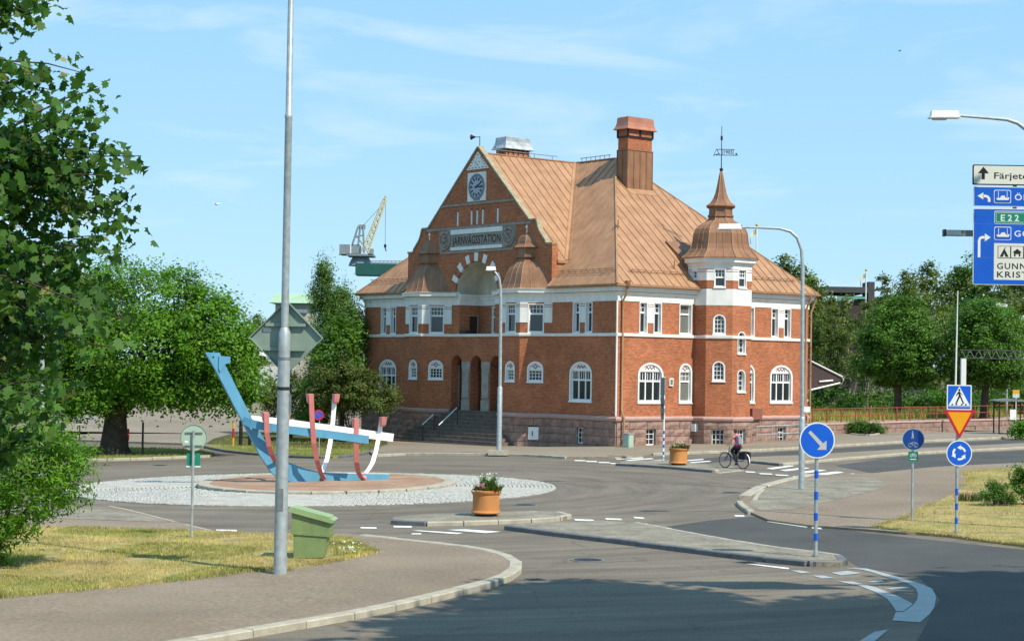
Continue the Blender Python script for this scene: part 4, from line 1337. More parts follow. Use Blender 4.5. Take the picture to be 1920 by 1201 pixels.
m_ = MB(); m_.poly([gf.p(a, z, .16) for a, z in ((6.65, 13.0), (7.35, 13.0), (7.3, 13.12), (7.12, 13.2), (7.0, 13.28), (6.88, 13.2), (6.7, 13.12))]); m_.build('crest', M['stone'], CK)
m_ = MB()                                        # white peak with its dark dashes
m_.prism([gf.p(7 - 1.02, 14.80, .08), gf.p(7 + 1.02, 14.80, .08), gf.p(7.02, 15.76, .08), gf.p(6.98, 15.76, .08)], gf.n * .05)
PK = m_.build('peak_panel', M['plaster'], GW)
m_ = MB()
for j, (z, n) in enumerate(((14.87, 6), (15.02, 3), (15.17, 4), (15.30, 2), (15.42, 2), (15.58, 1))):
    w_ = (15.80 - z) * .92
    for k in range(n):
        a = 7 + (0 if n == 1 else -w_ + 2 * w_ * k / (n - 1)) * (.88 if n > 1 else 1)
        m_.add([gf.p(a - .07, z, .135), gf.p(a + .07, z, .135), gf.p(a + .07, z + .04, .135), gf.p(a - .07, z + .04, .135)], [(0, 1, 2, 3)])
m_.build('brick_dashes', M['letter_brown'], PK)
for l in lanc:                                   # lancets: white frames, dark panes
    a0, a1 = min(p_[0] for p_ in l), max(p_[0] for p_ in l)
    f_ = MB()
    fbox(f_, gf, a0, a0 + .12, 11.76, 12.56, -.1, .06); fbox(f_, gf, a1 - .03, a1, 11.76, 12.5, -.1, .0)
    f_.poly([gf.p(a, z, -.07) for a, z in l if z > 12.4])
    for k in range(1, 6): fbox(f_, gf, a0 + .07, a1 - .03, 11.76 + .12 * k, 11.79 + .12 * k, -.1, -.02)
    fo_ = f_.build('lancet', M['white'], GW)
    p_ = MB(); p_.poly([gf.p(*q, -.08) for q in rect(a0, a1, 11.76, 12.5)]); p_.build('pane', M['glass'], fo_)
m_ = MB()                                        # name board
fbox(m_, gf, 7 - 2.32, 7 + 2.32, 10.58, 11.29, .05, .13)
NB = m_.build('name_board', M['sign_grey'], GW)
m_ = MB(); fbox(m_, gf, 7 - 2.33, 7 + 2.33, 11.29, 11.55, .05, .17); fbox(m_, gf, 7 - 2.33, 7 + 2.33, 10.40, 10.58, .05, .16); m_.build('white_bands', M['plaster'], NB)
m_ = MB(); lettering(m_, 'J\u00c4RNV\u00c4GSSTATION', 7 - 2.2, 10.70, .46, 4.36, lambda a, z, o: gf.p(a, z, .14 + o), bold=.012); m_.build('lettering', M['letter_brown'], NB)
for a in (7 - 2.88, 7 + 2.90):                   # wreath medallions
    m_ = MB()
    fbox(m_, gf, a - .56, a + .56, 10.40, 11.56, .05, .12)
    for R_, r_ in ((.46, .07), (.30, .05)):
        m_.torus(gf.p(a, 10.98, .16), gf.n, R_, r_, 22, 6)
    for k in range(26):
        t = random.uniform(0, 6.28); q = random.uniform(0, .46)
        m_.sphere(gf.p(a + q * math.cos(t), 10.98 + q * math.sin(t), .15), random.uniform(.05, .10), 6, 4)
    m_.build('medallion', M['stone'], GW, smooth=True)
for k in range(7):                               # arch ring: white stones set into the brick
    t = rad(27 + 21 * k)
    q = [(7 + r * math.cos(t + s), AZ + r * math.sin(t + s)) for r, s in ((AR - .01, -.078), (AR + .46, -.072), (AR + .46, .072), (AR - .01, .078))]
    m_ = MB(); m_.add([gf.p(a, z, .13) for a, z in q] + [gf.p(a, z, -.26) for a, z in q], [(0, 1, 2, 3), (0, 4, 5, 1), (1, 5, 6, 2), (2, 6, 7, 3), (3, 7, 4, 0)])
    m_.build('voussoir', M['plaster'], GW)
m_ = MB()                                        # cream vault and back of the loggia above the cornice
for i in range(24):
    t0, t1 = math.pi * i / 24, math.pi * (i + 1) / 24
    R_ = 1.90
    m_.quad(*[(GC + R_ * math.cos(t), y, AZ + R_ * math.sin(t)) for t, y in ((t0, -.02), (t1, -.02), (t1, 1.47), (t0, 1.47))])
m_.poly([(GC + 1.9 * math.cos(math.pi * k / 24), 1.45, AZ + 1.9 * math.sin(math.pi * k / 24)) for k in range(25)])
m_.build('loggia_vault', M['cream'], ST)
m_ = MB(); m_.quad((GC - OW, 0, 5.735), (GC + OW, 0, 5.735), (GC + OW, 1.45, 5.735), (GC - OW, 1.45, 5.735))
for s in (-1, 1):
    m_.quad((GC + s * OW, 0, 7.965), (GC + s * 1.93, 0, 7.965), (GC + s * 1.93, 1.45, 7.965), (GC + s * OW, 1.45, 7.965))
m_.build('loggia_floor', M['plaster'], ST)

# ---- roofs: standing-seam copper, each tray its own panel
RF = empty('roof', parent=ST)
def clip(poly, f):
    o = []
    for i in range(len(poly)):
        a, b_ = poly[i], poly[(i + 1) % len(poly)]
        fa, fb = f(a), f(b_)
        if fa >= 0: o.append(a)
        if fa * fb < 0: o.append(a.lerp(b_, fa / (fa - fb)))
    return o
def seamed(poly, across, spacing, start=0.0, m='copper', parent=None, name='roof_panel', th=.03):
    P = [Vector(p) for p in poly]
    A = Vector(across).normalized()
    n = None
    for i in range(1, len(P) - 1):
        c = (P[i] - P[0]).cross(P[i + 1] - P[0])
        if c.length > .1: n = c.normalized(); break
    if n.z < 0: n = -n
    lo, hi = min(p.dot(A) for p in P), max(p.dot(A) for p in P)
    k = math.floor((lo - start) / spacing)
    while start + k * spacing < hi - 1e-3:
        a, b_ = start + k * spacing, start + (k + 1) * spacing
        k += 1
        q = clip(clip(P, lambda p: p.dot(A) - a), lambda p: b_ - p.dot(A))
        if len(q) < 3: continue
        S = MB()
        S.prism([tuple(p) for p in q], n * th)
        on = [p for p in q if abs(p.dot(A) - a) < 1e-3]
        if len(on) >= 2:
            e0, e1 = min(on, key=lambda p: p.z), max(on, key=lambda p: p.z)
            if (e1 - e0).length > .15:
                d = (e1 - e0) / 2
                S.obox((e0 + e1) / 2 + n * (th + .018) + A * .012, d, A * .012, n * .016)
        S.build(name, M[m], parent or RF)
EX = 0.38
FR_, FL_ = (EX, -EX, Z_EV), (-22.6 - EX, -EX, Z_EV)
BR_, BL_ = (EX, 14 + EX, Z_EV), (-22.6 - EX, 14 + EX, Z_EV)
RR_, RL_ = (-8.2, 7, 15.7), (-14.6, 7, 15.7)
def zmain(y): return Z_EV + (y + EX) * (15.7 - Z_EV) / (7 + EX)
def zgab(x): return 15.7 - .945 * abs(x - GC)
GXR, GXL = GC + 6.5, GC - 6.5
zl = zgab(GXR)
yv = (zl - Z_EV) * (7 + EX) / (15.7 - Z_EV) - EX
V_R, V_L = (GXR, yv, zl), (GXL, yv, zl)
APX = (GC, 7, 15.7)
def hipR(x): return -EX + (EX - x) / (EX + 8.2) * (7 + EX)
def hipL(x): return -EX + (x + 22.6 + EX) / (8.0 + EX) * (7 + EX)
hR, hL = (GXR, hipR(GXR), zmain(hipR(GXR))), (GXL, hipL(GXL), zmain(hipL(GXL)))
seamed([FR_, hR, (GXR, -EX, Z_EV)], (1, 0, 0), .56)
seamed([V_R, hR, RR_, APX], (1, 0, 0), .56)
seamed([FL_, (GXL, -EX, Z_EV), hL], (1, 0, 0), .56)
seamed([V_L, APX, RL_, hL], (1, 0, 0), .56)
seamed([FR_, BR_, RR_], (0, 1, 0), .56, start=.1)
seamed([BL_, FL_, RL_], (0, 1, 0), .9)
b = MB(); b.prism([BR_, BL_, RL_, RR_], (0, 0, .03)); b.build('roof_panel', M['copper'], RF)
seamed([(GC, .28, 15.7), APX, V_R, (GXR, .28, zl)], (0, 1, 0), .55, start=.28)
seamed([(GC, .28, 15.7), APX, V_L, (GXL, .28, zl)], (0, 1, 0), .55, start=.28)
# cheeks under the gable roof, valley strips, hip and ridge caps
b = MB()
for x, s in ((GXR, 1), (GXL, -1)):
    b.prism([(x, .28, zmain(.28)), (x, yv, zl), (x, .28, zl)], (-s * .05, 0, 0))
    b.obox((x + s * .05, (.28 + yv) / 2, zl - .05), (.05, 0, 0), (0, (yv - .28) / 2 + .05, 0), (0, 0, .07))
b.build('cheek', M['copper'], RF)
def strip(name, p0, p1, n, wd, th, m='copper', off=.03):
    p0, p1, n = Vector(p0), Vector(p1), Vector(n).normalized()
    d = (p1 - p0)
    s = d.normalized().cross(n)
    b = MB(); b.obox((p0 + p1) / 2 + n * off, d / 2, s * wd, n * th); return b.build(name, M[m], RF)
nm = Vector((0, -(15.7 - Z_EV), 7 + EX)).normalized()
ng = Vector((.945, 0, 1)).normalized()
strip('valley', V_R, APX, nm, .20, .02, off=.05)
strip('valley', V_R, APX, ng, .20, .02, off=.05)
strip('hip_cap', FR_, RR_, (1, -1, 1.5), .05, .05)
strip('hip_cap', BR_, RR_, (1, 1, 1.5), .05, .05)
strip('hip_cap', FL_, RL_, (-1, -1, 1.5), .05, .05)
strip('ridge_cap', RL_, RR_, (0, 0, 1), .10, .03)
strip('ridge_cap', (GC, .3, 15.7), APX, (0, 0, 1), .10, .03)
# ridge rails and snow guards
def rail(p0, p1, h, name, npost, n=Vector((0, 0, 1))):
    p0, p1 = Vector(p0), Vector(p1)
    b = MB(); b.tube([p0 + n * h, p1 + n * h], .022, 5)
    for i in range(npost):
        q = p0.lerp(p1, (i + .3) / (npost - .4))
        b.tube([q, q + n * h], .018, 5)
    return b.build(name, M['steel_dark'], RF)
rail((GC, .9, 15.72), (GC, 5.6, 15.72), .26, 'ridge_rail', 4)
rail((-11.2, 7, 15.72), (-8.6, 7, 15.72), .24, 'ridge_rail', 7)
def guard(a, b_, frac, nrm):
    b = MB()
    for h in (.10, .22):
        b.tube([Vector(a) + Vector(nrm) * h, Vector(b_) + Vector(nrm) * h], .014, 5)
    for i in range(9):
        q = Vector(a).lerp(Vector(b_), (i + .5) / 9)
        b.tube([q, q + Vector(nrm) * .26], .016, 4)
    b.build('snow_guard', M['copper_dark'], RF)
yg = .28
guard((-.4, yg, zmain(yg)), (GXR + .3, yg, zmain(yg)), 0, nm)
guard((-18.4, yg, zmain(yg)), (-22.3, yg, zmain(yg)), 0, nm)
sx = (15.7 - Z_EV) / (8.2 + EX)
xs_ = -.34
ns_ = Vector((sx, 0, 1)).normalized()
guard((xs_, .9, Z_EV + (EX - xs_) * sx), (xs_, 4.9, Z_EV + (EX - xs_) * sx), 0, ns_)
guard((xs_, 8.9, Z_EV + (EX - xs_) * sx), (xs_, 13.2, Z_EV + (EX - xs_) * sx), 0, ns_)
for t_, x_ in ((2.7, -3.1), (4.5, -.7)):          # roof steps
    z_ = Z_EV + (EX - x_) * sx
    b = MB(); b.tube([(x_, t_, z_), (x_ + .02, t_, z_ + .5)], .03, 5); b.tube([(x_, t_ - .25, z_ + .35), (x_, t_, z_ + .1)], .02, 5); b.build('roof_hook', M['copper_dark'], RF)

# ---- bell roofs over the two bays
BELL = [(1.13, 7.99), (1.10, 8.06), (1.03, 8.15), (.96, 8.35), (.90, 8.60), (.82, 8.90), (.72, 9.18), (.58, 9.42), (.44, 9.58), (.37, 9.68), (.36, 9.74), (.46, 9.77), (.46, 9.84), (.42, 9.86), (.42, 10.26), (.55, 10.30), (.50, 10.36), (.40, 10.48), (.37, 10.66), (.31, 10.86), (.19, 11.02), (.06, 11.12)]
for xc in (-7.2, -16.0):
    b = MB()
    rings = []
    foot = [(-2.1, 0.02), (-.78, -1.1), (.78, -1.1), (2.1, 0.02)]
    vs_ = [(xc + x * k, y * k * (1.0 if i in (1, 2) else 0) , z) for k, z in BELL for i, (x, y) in enumerate(foot)]
    fs = [(r * 4 + i, r * 4 + i + 1, r * 4 + i + 5, r * 4 + i + 4) for r in range(len(BELL) - 1) for i in range(3)]
    b.add(vs_, fs)
    b.poly([vs_[0], vs_[1], vs_[2], vs_[3]])
    o = b.build('bell_roof', M['copper_dark'], ST)
    b = MB()
    for x0, y0 in ((-.78, -1.1), (.78, -1.1), (-.25, -1.1), (.25, -1.1), (1.22, -.733), (1.66, -.367), (-1.22, -.733), (-1.66, -.367)):
        lim = 11 if abs(x0) != .78 else len(BELL)
        b.tube([(xc + x0 * k, y0 * k - .005, z) for k, z in BELL[:lim]], .018, 4)
    b.build('seam', M['copper'], o)
    b = MB(); b.lathe([(.05, 11.08), (.045, 11.3), (.10, 11.36), (.10, 11.44), (.03, 11.5), (.015, 11.75)], 8, (xc, -.08, 0)); b.build('finial', M['plaster'], o, smooth=True)

# ---- turret above the eaves
def octp(off):
    return [(TC[0] + (x - TC[0]) * (1.63 + off) / 1.63, TC[1] + (y - TC[1]) * (1.63 + off) / 1.63) for x, y in oct_]
def twh(k):
    m2 = fo[k].len / 2
    if k in (0, 1): return (m2 - .30, m2 + .30, 8.22, 9.18)
    if k == 7: return (m2 - .40, m2 + .02, 8.66, 9.12)
TB, b = MB(), MB()
for k in range(8):
    f = fo[k]
    h = twh(k)
    def holes(z0, z1):
        if not h or h[3] <= z0 or h[2] >= z1: return None
        return (h[0], h[1], max(h[2], z0 - .01), min(h[3], z1 + .01))
    for mb_, z0, z1, o in ((b, 7.30, 8.14, .012), (TB, 8.14, 8.58, 0), (b, 8.58, 9.45, .012)):
        q = holes(z0, z1)
        if not q:
            wall(mb_, f, rect(-.005, f.len + .005, z0, z1), off=o)
        elif q[2] > z0 and q[3] < z1:
            wall(mb_, f, rect(-.005, f.len + .005, z0, z1), [rect(*q)], off=o, reveal=.1)
        else:                                   # opening runs through an edge: two cheeks and what is left above or below
            wall(mb_, f, rect(-.005, q[0], z0, z1), off=o)
            wall(mb_, f, rect(q[1], f.len + .005, z0, z1), off=o)
            if q[2] > z0: wall(mb_, f, rect(q[0], q[1], z0, q[2]), off=o)
            if q[3] < z1: wall(mb_, f, rect(q[0], q[1], q[3], z1), off=o)
TW = TB.build('turret', M['brick'], ST)
b.build('turret_panel', M['plaster'], ST)
for k in (0, 1, 7):
    h = twh(k)
    window(fo[k], *h, zt=8.74 if k < 7 else None, up=(3, 2), lo=(1, 1) if k < 7 else (2, 2), border=.04, rec=.12, face=.02)
b = MB()
for k in (0, 1, 7):
    h = twh(k)
    for z in (9.02, 9.14):
        fbox(b, fo[k], 0, h[0] - .02, z, z + .028, .01, .022); fbox(b, fo[k], h[1] + .02, fo[k].len, z, z + .028, .01, .022)
b.build('turret_lines', M['ornament'], ST)
b = MB()
sweep(b, octp(0), [(0, 9.36), (.05, 9.36), (.05, 9.44), (.14, 9.50), (.20, 9.52), (.20, 9.68), (.26, 9.72), (.26, 9.76), (0, 9.77)], closed=True)
b.build('turret_cornice', M['plaster'], ST)
DOME = [(1.98, 9.74), (1.97, 9.80), (1.86, 9.88), (1.68, 10.05), (1.55, 10.25), (1.47, 10.5), (1.43, 10.8), (1.40, 11.05), (1.30, 11.3), (1.10, 11.5), (.86, 11.64), (.68, 11.76), (.62, 11.87), (.60, 11.95), (.66, 11.97), (.66, 12.03), (.60, 12.05), (.585, 12.4), (.66, 12.46), (.74, 12.5), (.74, 12.54), (.55, 12.68), (.40, 12.9), (.27, 13.25), (.18, 13.7), (.10, 14.15), (.05, 14.36)]
b = MB(); b.lathe([(r / math.cos(rad(22.5)) * .985, z) for r, z in DOME], 8, (TC[0], TC[1], 0), ph=rad(22.5))
DM = b.build('turret_dome', M['copper_dark'], ST)
b = MB()
for k in range(8):
    a = rad(22.5 + 45 * k)
    b.tube([(TC[0] + r / math.cos(rad(22.5)) * math.cos(a), TC[1] + r / math.cos(rad(22.5)) * math.sin(a), z) for r, z in DOME], .02, 4)
    for s in (-.32, .32):
        a2 = rad(45 * k)
        b.tube([(TC[0] + r * math.cos(a2) - r * s * .83 * math.sin(a2) * .42 * 2 * .5 * 1.0, TC[1] + r * math.sin(a2) + r * s * .83 * math.cos(a2) * .42, z) for r, z in DOME[:12]], .014, 4)
b.build('seam', M['copper'], DM)
b = MB()
b.sphere((TC[0], TC[1], 14.46), .10, 10, 6)
b.tube([(TC[0], TC[1], 14.3), (TC[0], TC[1], 16.75)], [.028, .016], 6)
b.tube([(TC[0], TC[1], 16.0), (TC[0], TC[1], 16.2)], [.06, .06], 6)
for s in (-1, 1): b.tube([(TC[0] + .12 * s, TC[1], 16.26), (TC[0], TC[1], 16.1)], .012, 4)
WVN = b.build('weather_vane', M['iron'], ST)
b = MB()
wx = Vector((math.cos(.9), math.sin(.9), 0))
wo_ = Vector((TC[0], TC[1], 0))
def wp(a, z): return wo_ + wx * a + Vector((0, 0, z))
def wbar(a0, z0, a1, z1, t=.018): b.tube([wp(a0, z0), wp(a1, z1)], t, 4)
wbar(-.28, 15.52, .68, 15.52); wbar(-.40, 15.22, .88, 15.22); wbar(.62, 15.24, .62, 15.5); wbar(.06, 15.24, .06, 15.5); wbar(-.28, 15.5, -.42, 15.18); wbar(-.4, 15.2, -.12, 15.3); wbar(-.1, 15.24, -.24, 15.5)
lettering(b, '1905', .12, 15.29, .19, .46, lambda a, z, o: tuple(wp(a, z) + Vector((0, 0, 0))), bold=.02)
b.tube([wp(.78, 15.26), wp(.78, 15.33)], .05, 6)
b.build('flag', M['iron'], WVN)
# lean-to where the turret meets the roof
b = MB()
b.prism([(-.55, 5.45, 9.3), (-.55, 8.5, 9.3), (-2.4, 8.5, 10.7), (-2.4, 5.45, 10.7)], (0, 0, .06))
b.prism([(-.55, 5.45, 8.6), (-.55, 5.45, 9.36), (-2.4, 5.45, 10.76), (-2.4, 5.45, 9.2)], (0, .05, 0))
b.build('turret_saddle', M['copper_dark'], RF)

# ---- chimneys
def taper(b, x0, x1, y0, y1, levels):
    """Stack of rectangular rings: (outset, z)."""
    base = len(b.v)
    for o, z in levels:
        b.v += [(x0 - o, y0 - o, z), (x1 + o, y0 - o, z), (x1 + o, y1 + o, z), (x0 - o, y1 + o, z)]
    n = len(levels)
    fs = [(base + i * 4 + k, base + i * 4 + (k + 1) % 4, base + i * 4 + 4 + (k + 1) % 4, base + i * 4 + 4 + k) for i in range(n - 1) for k in range(4)] + [tuple(base + (n - 1) * 4 + k for k in range(4))]
    b.f += fs
    b.mi += [b.m] * len(fs)
cx0, cx1, cy0, cy1 = -6.82, -5.96, 5.9, 7.75
b = MB(); taper(b, cx0, cx1, cy0, cy1, [(0, 12.6), (0, 15.92), (.03, 15.93), (.03, 15.98)])
CHM = b.build('chimney', M['copper_dark'], ST)
b = MB()
for f, n in ((Fr((cx0, cy0), (cx1, cy0)), 2), (Fr((cx1, cy0), (cx1, cy1)), 4)):
    for k in range(n + 1):
        a = f.len * k / n
        fbox(b, f, a - .014, a + .014, 13.5, 15.92, 0, .03)
b.build('seam', M['copper_dark'], CHM)
b = MB(); taper(b, cx0 + .03, cx1 - .03, cy0 + .03, cy1 - .03, [(0, 15.9), (0, 16.6)]); taper(b, cx0 + .03, cx1 - .03, cy0 + .03, cy1 - .03, [(0, 16.6), (.05, 16.63), (.05, 16.70), (0, 16.72), (0, 17.08), (.04, 17.09)])
b.build('brickwork', M['brick'], CHM)
b = MB()
for f, n in ((Fr((cx0, cy0), (cx1, cy0)), 1), (Fr((cx1, cy0), (cx1, cy1)), 2)):
    for k in range(n + 1): fbox(b, f, f.len * k / n - .05, f.len * k / n + .05, 16.7, 17.08, -.04, .02)
    fbox(b, f, -.02, f.len + .02, 16.62, 16.72, -.02, .035)
b.build('vent_bars', M['iron'], CHM)
b = MB(); taper(b, cx0, cx1, cy0, cy1, [(.17, 17.07), (.17, 17.11), (.09, 17.25), (.04, 17.45), (.02, 17.74), (-.1, 17.8)]); b.build('cap', M['copper_new'], CHM)
b = MB(); b.prism([(cx1 + .01, cy0 - .06, 13.76), (cx1 + .01, cy1 + .06, 13.76), (cx1 + .35, cy1 + .06, 13.46), (cx1 + .35, cy0 - .06, 13.46)], (0, 0, .06)); b.build('flashing', M['copper'], CHM)
kx, ky = -13.3, 3.7
b = MB(); taper(b, kx - .45, kx + .45, ky - .85, ky + .85, [(0, 13.2), (0, 15.9), (.05, 15.92), (.05, 16.05), (0, 16.07), (0, 16.35)])
CH2 = b.build('chimney', M['brick'], ST)
b = MB(); f = Fr((kx + .45, ky - .85), (kx + .45, ky + .85))
for k in range(5): fbox(b, f, .1 + .36 * k, .17 + .36 * k, 15.9, 16.3, 0, .06)
fbox(b, f, 0, 1.7, 15.74, 15.79, 0, .07)
b.build('ironwork', M['iron'], CH2)
b = MB(); taper(b, kx - .45, kx + .45, ky - .85, ky + .85, [(.20, 16.3), (.20, 16.34), (.10, 16.5), (.04, 16.74), (.03, 16.97), (-.05, 17.03)]); b.build('cap', M['tin'], CH2)

# ---- downpipes
def pipe(pts, r=.055):
    b = MB(); b.tube(pts, r, 8)
    p = b.build('downpipe', M['copper'], ST, smooth=True)
    c = MB()
    z = pts[-1][2] + .3
    while z < pts[-2][2] - .3:
        c.lathe([(r + .012, z), (r + .012, z + .06)], 8, (pts[-1][0], pts[-1][1], 0)); z += 1.55
    c.build('bracket', M['copper_dark'], p)
pipe([(.42, .26, 8.12), (.42, .26, 7.95), (.30, .26, 7.65), (.12, .26, 7.40), (.10, .26, 6.9), (.10, .26, 1.9), (.28, .26, 1.5), (.28, .26, .1)])
b = MB(); b.lathe([(.05, 7.95), (.13, 8.1), (.15, 8.3), (.15, 8.36)], 8, (.42, .26, 0)); b.build('rain_head', M['copper_dark'], ST)
pipe([(.42, 13.7, 8.12), (.42, 13.7, 7.95), (.16, 13.7, 7.45), (.10, 13.7, 7.2), (.10, 13.7, 1.9), (.28, 13.7, 1.5), (.28, 13.7, .2)])
pipe([(.1, 14.25, 8.1), (.30, 14.25, 7.9), (.14, 14.2, 7.45), (.08, 14.12, 7.2), (.08, 14.12, .3)])
b = MB(); b.tube([(.02, -.06, 7.36), (.02, -.06, 1.6)], .05, 6); b.build('corner_bead', M['plaster'], ST)

# ---- small things on the walls
b = MB(); fbox(b, side_b, .80, 1.55, 1.40, 1.96, .02, .30); tag(b.build('wall_cabinet', M['ornament'], ST))
b = MB(); fbox(b, side_a, 3.55, 3.82, 3.12, 3.52, .0, .08)
wl = b.build('wall_plaque', M['white'], ST); b = MB(); fbox(b, side_a, 3.60, 3.77, 3.18, 3.46, .08, .09); b.build('face', M['steel_dark'], wl)
b = MB(); fbox(b, Fr((0, 5.34), (.845, 5.34)), .12, .45, .80, 1.18, .1, .3); b.build('meter_box', M['white'], ST)
b = MB(); q = gf.p(7, 16.0, .0)
b.tube([(q[0], q[1], 15.98), (q[0], q[1], 16.62)], .022, 5); b.tube([(q[0], q[1], 16.58), (q[0] - .28, q[1] - .1, 16.60)], .02, 5)
hn = b.build('siren', M['iron'], ST); b = MB(); b.tube([(q[0] - .26, q[1] - .1, 16.6), (q[0] - .42, q[1] - .18, 16.6), (q[0] - .50, q[1] - .22, 16.6)], [.03, .10, .16], 10); b.build('horn', M['black'], hn)
# platform canopy at the back corner
b = MB()
b.prism([(-3, 14.1, 4.55), (-.1, 14.1, 4.55), (-.1, 16.9, 3.65), (-3, 16.9, 3.65)], (0, 0, .08))
b.prism([(-.12, 14.1, 4.5), (-.12, 16.85, 3.62), (-.12, 16.85, 3.50), (-.12, 14.1, 2.95)], (-.06, 0, 0))
CN = b.build('canopy', M['wood_dark'], ST)
b = MB()
b.tube([(-.05, 14.05, 4.62), (-.05, 16.9, 3.70), (-.05, 17.0, 3.5)], .05, 4); b.tube([(-.05, 14.05, 2.92), (-.05, 16.7, 3.36)], .05, 4); b.tube([(-.05, 15.0, 3.42), (-.05, 16.1, 3.50)], .05, 4)
b.build('canopy_trim', M['plaster'], CN)

# ================================================================== street furniture
def pm(P): return FPX / (Vector(P) - CAM).dot(_f)

class Sg:
    """Sign face: local x to the right, z up, origin at its centre, facing the traffic (yaw turns it)."""
    def __init__(s, c, yaw=0.0):
        s.c = Vector(c)
        s.x = Vector((math.cos(yaw), math.sin(yaw), 0))
        s.n = Vector((math.sin(yaw), -math.cos(yaw), 0))
    def p(s, a, z, o=0.0):
        q = s.c + s.x * a + s.n * o
        return (q.x, q.y, s.c.z + z)

def flat(sg, name, m, pts, o, parent, th=.002):
    b = MB(); b.prism([sg.p(a, z, o) for a, z in pts], sg.n * th); return b.build(name, M[m], parent)

def circ(r, n=36, cx=0, cz=0):
    return [(cx + r * math.cos(2 * math.pi * k / n), cz + r * math.sin(2 * math.pi * k / n)) for k in range(n)]

def roundpoly(pts, r, n=5):
    o = []
    for i in range(len(pts)):
        p0, p1, p2 = Vector(pts[i - 1]), Vector(pts[i]), Vector(pts[(i + 1) % len(pts)])
        a, b_ = (p0 - p1).normalized(), (p2 - p1).normalized()
        q0, q1 = p1 + a * r, p1 + b_ * r
        for k in range(n + 1):
            u = k / n
            o.append(tuple(q0 * (1 - u) ** 2 + p1 * 2 * u * (1 - u) + q1 * u ** 2))
    return o

def sign_plate(sg, name, outline, inner, m_edge, m_face, parent, th=.02):
    b = MB(); b.prism([sg.p(a, z, -th) for a, z in outline], sg.n * th)
    o = b.build(name, M[m_edge], parent)
    if inner: flat(sg, 'face', m_face, inner, .001, o)
    return o

def arrow_strip(sg, pts, wd, o, parent, m, name='arrow', head=None):
    b = MB()
    L, R = [], []
    for i, p_ in enumerate(pts):
        a, c = Vector(pts[max(i - 1, 0)]), Vector(pts[min(i + 1, len(pts) - 1)])
        d = (c - a).normalized()
        L.append((p_[0] - d.y * wd, p_[1] + d.x * wd)); R.append((p_[0] + d.y * wd, p_[1] - d.x * wd))
    for i in range(len(pts) - 1):
        b.prism([sg.p(*q, o) for q in (L[i], L[i + 1], R[i + 1], R[i])], sg.n * .002)
    if head:
        tip, base, hw = Vector(head[0]), Vector(head[1]), head[2]
        d = (tip - base).normalized()
        b.prism([sg.p(*q, o) for q in ((base.x - d.y * hw, base.y + d.x * hw), tuple(tip), (base.x + d.y * hw, base.y - d.x * hw))], sg.n * .002)
    return b.build(name, M[m], parent)

def banded(b0, P, r, z1, bands, root, mpost='steel', bm_='sign_blue'):
    b = MB(); b.tube([(P.x, P.y, P.z - .1), (P.x, P.y, z1)], r, 10); b.build('post', M[mpost], root, smooth=True)
    for z0, ze in bands:
        c = MB(); c.lathe([(r + .003, z0), (r + .003, ze)], 12, (P.x, P.y, 0)); c.build('blue_band', M[bm_], root, smooth=True)
    c = MB(); c.lathe([(r + .03, P.z), (r + .02, P.z + .04), (r, P.z + .05)], 10, (P.x, P.y, 0)); c.build('foot', M['steel_dark'], root)

# --- the tall column with the diamond sign, in the near verge
P = G(525, 1073, .13)
root = empty('lighting_column', P, label='tall thick galvanised column rising out of the dry grass beside the green bin', cat='lamp post', group='street lamps')
def loc(b): b.xform(Matrix.Translation(-P)); return b
b = MB(); b.tube([P + Vector((0, 0, z)) for z in (-.2, 0, 4.38, 4.60, 4.70)], [.128, .128, .116, .116, .075], 18); loc(b).build('base_section', M['steel'], root, smooth=True)
b = MB(); b.tube([P + Vector((0, 0, z)) for z in (4.65, 8.72, 8.74, 8.80, 8.82, 13.0)], [.074, .070, .076, .076, .062, .052], 16); loc(b).build('upper_section', M['steel'], root, smooth=True)
b = MB(); b.lathe([(.127, 3.50), (.127, 3.56)], 18); b.build('strap', M['black'], root, smooth=True)
b = MB(); b.lathe([(.124, 4.08), (.124, 4.13)], 18); b.build('clamp', M['steel_dark'], root, smooth=True)
b = MB(); b.box(-.05, .05, -.135, -.115, 1.20, 1.62); b.build('hatch', M['steel_dark'], root)
b = MB(); b.box(.10, .15, -.04, .04, 3.05, 3.42); b.build('junction_box', M['steel_dark'], root)
b = MB(); b.tube([(0, 0, 12.9), (-.5, .1, 13.3), (-1.8, .5, 13.4)], .04, 8); b.build('arm', M['steel'], root)
b = MB(); b.obox((-2.2, .62, 13.4), (.4, .11, 0), (-.03, .13, 0), (0, 0, .07)); b.build('lamp_head', M['lamp_white'], root)

cs = P + Vector((-.02, .16, 0)); cs.z = onplane(537, 633, cs, Vector((0, 1, 0))).z; cs.x = onplane(537, 633, cs, Vector((0, 1, 0))).x
sg = Sg(cs, rad(-4))
root = empty('diamond_sign', label='large diamond road sign seen from its grey-green back, fixed behind the tall column', cat='road sign')
D = .725
b = MB()
dia = [(-D, 0), (0, -D), (D, 0), (0, D)]
b.prism([sg.p(a, z, -.015) for a, z in dia], sg.n * .012)
b.build('panel', M['sign_back'], root)
b = MB()
for i in range(4):
    a, c = dia[i], dia[(i + 1) % 4]
    q = [a, c, (c[0] * .965, c[1] * .965), (a[0] * .965, a[1] * .965)]
    b.prism([sg.p(x, z, -.015) for x, z in q], sg.n * .075)
b.build('rim', M['sign_back'], root)
for z, w0, w1 in ((.25, -.40, .38), (-.22, -.42, .37)):
    b = MB(); b.hexa([sg.p(w0, z - .03, .07), sg.p(w1, z - .03, .07), sg.p(w1, z - .03, 0), sg.p(w0, z - .03, 0), sg.p(w0, z + .03, .07), sg.p(w1, z + .03, .07), sg.p(w1, z + .03, 0), sg.p(w0, z + .03, 0)])
    b.build('rail', M['sign_back'], root)
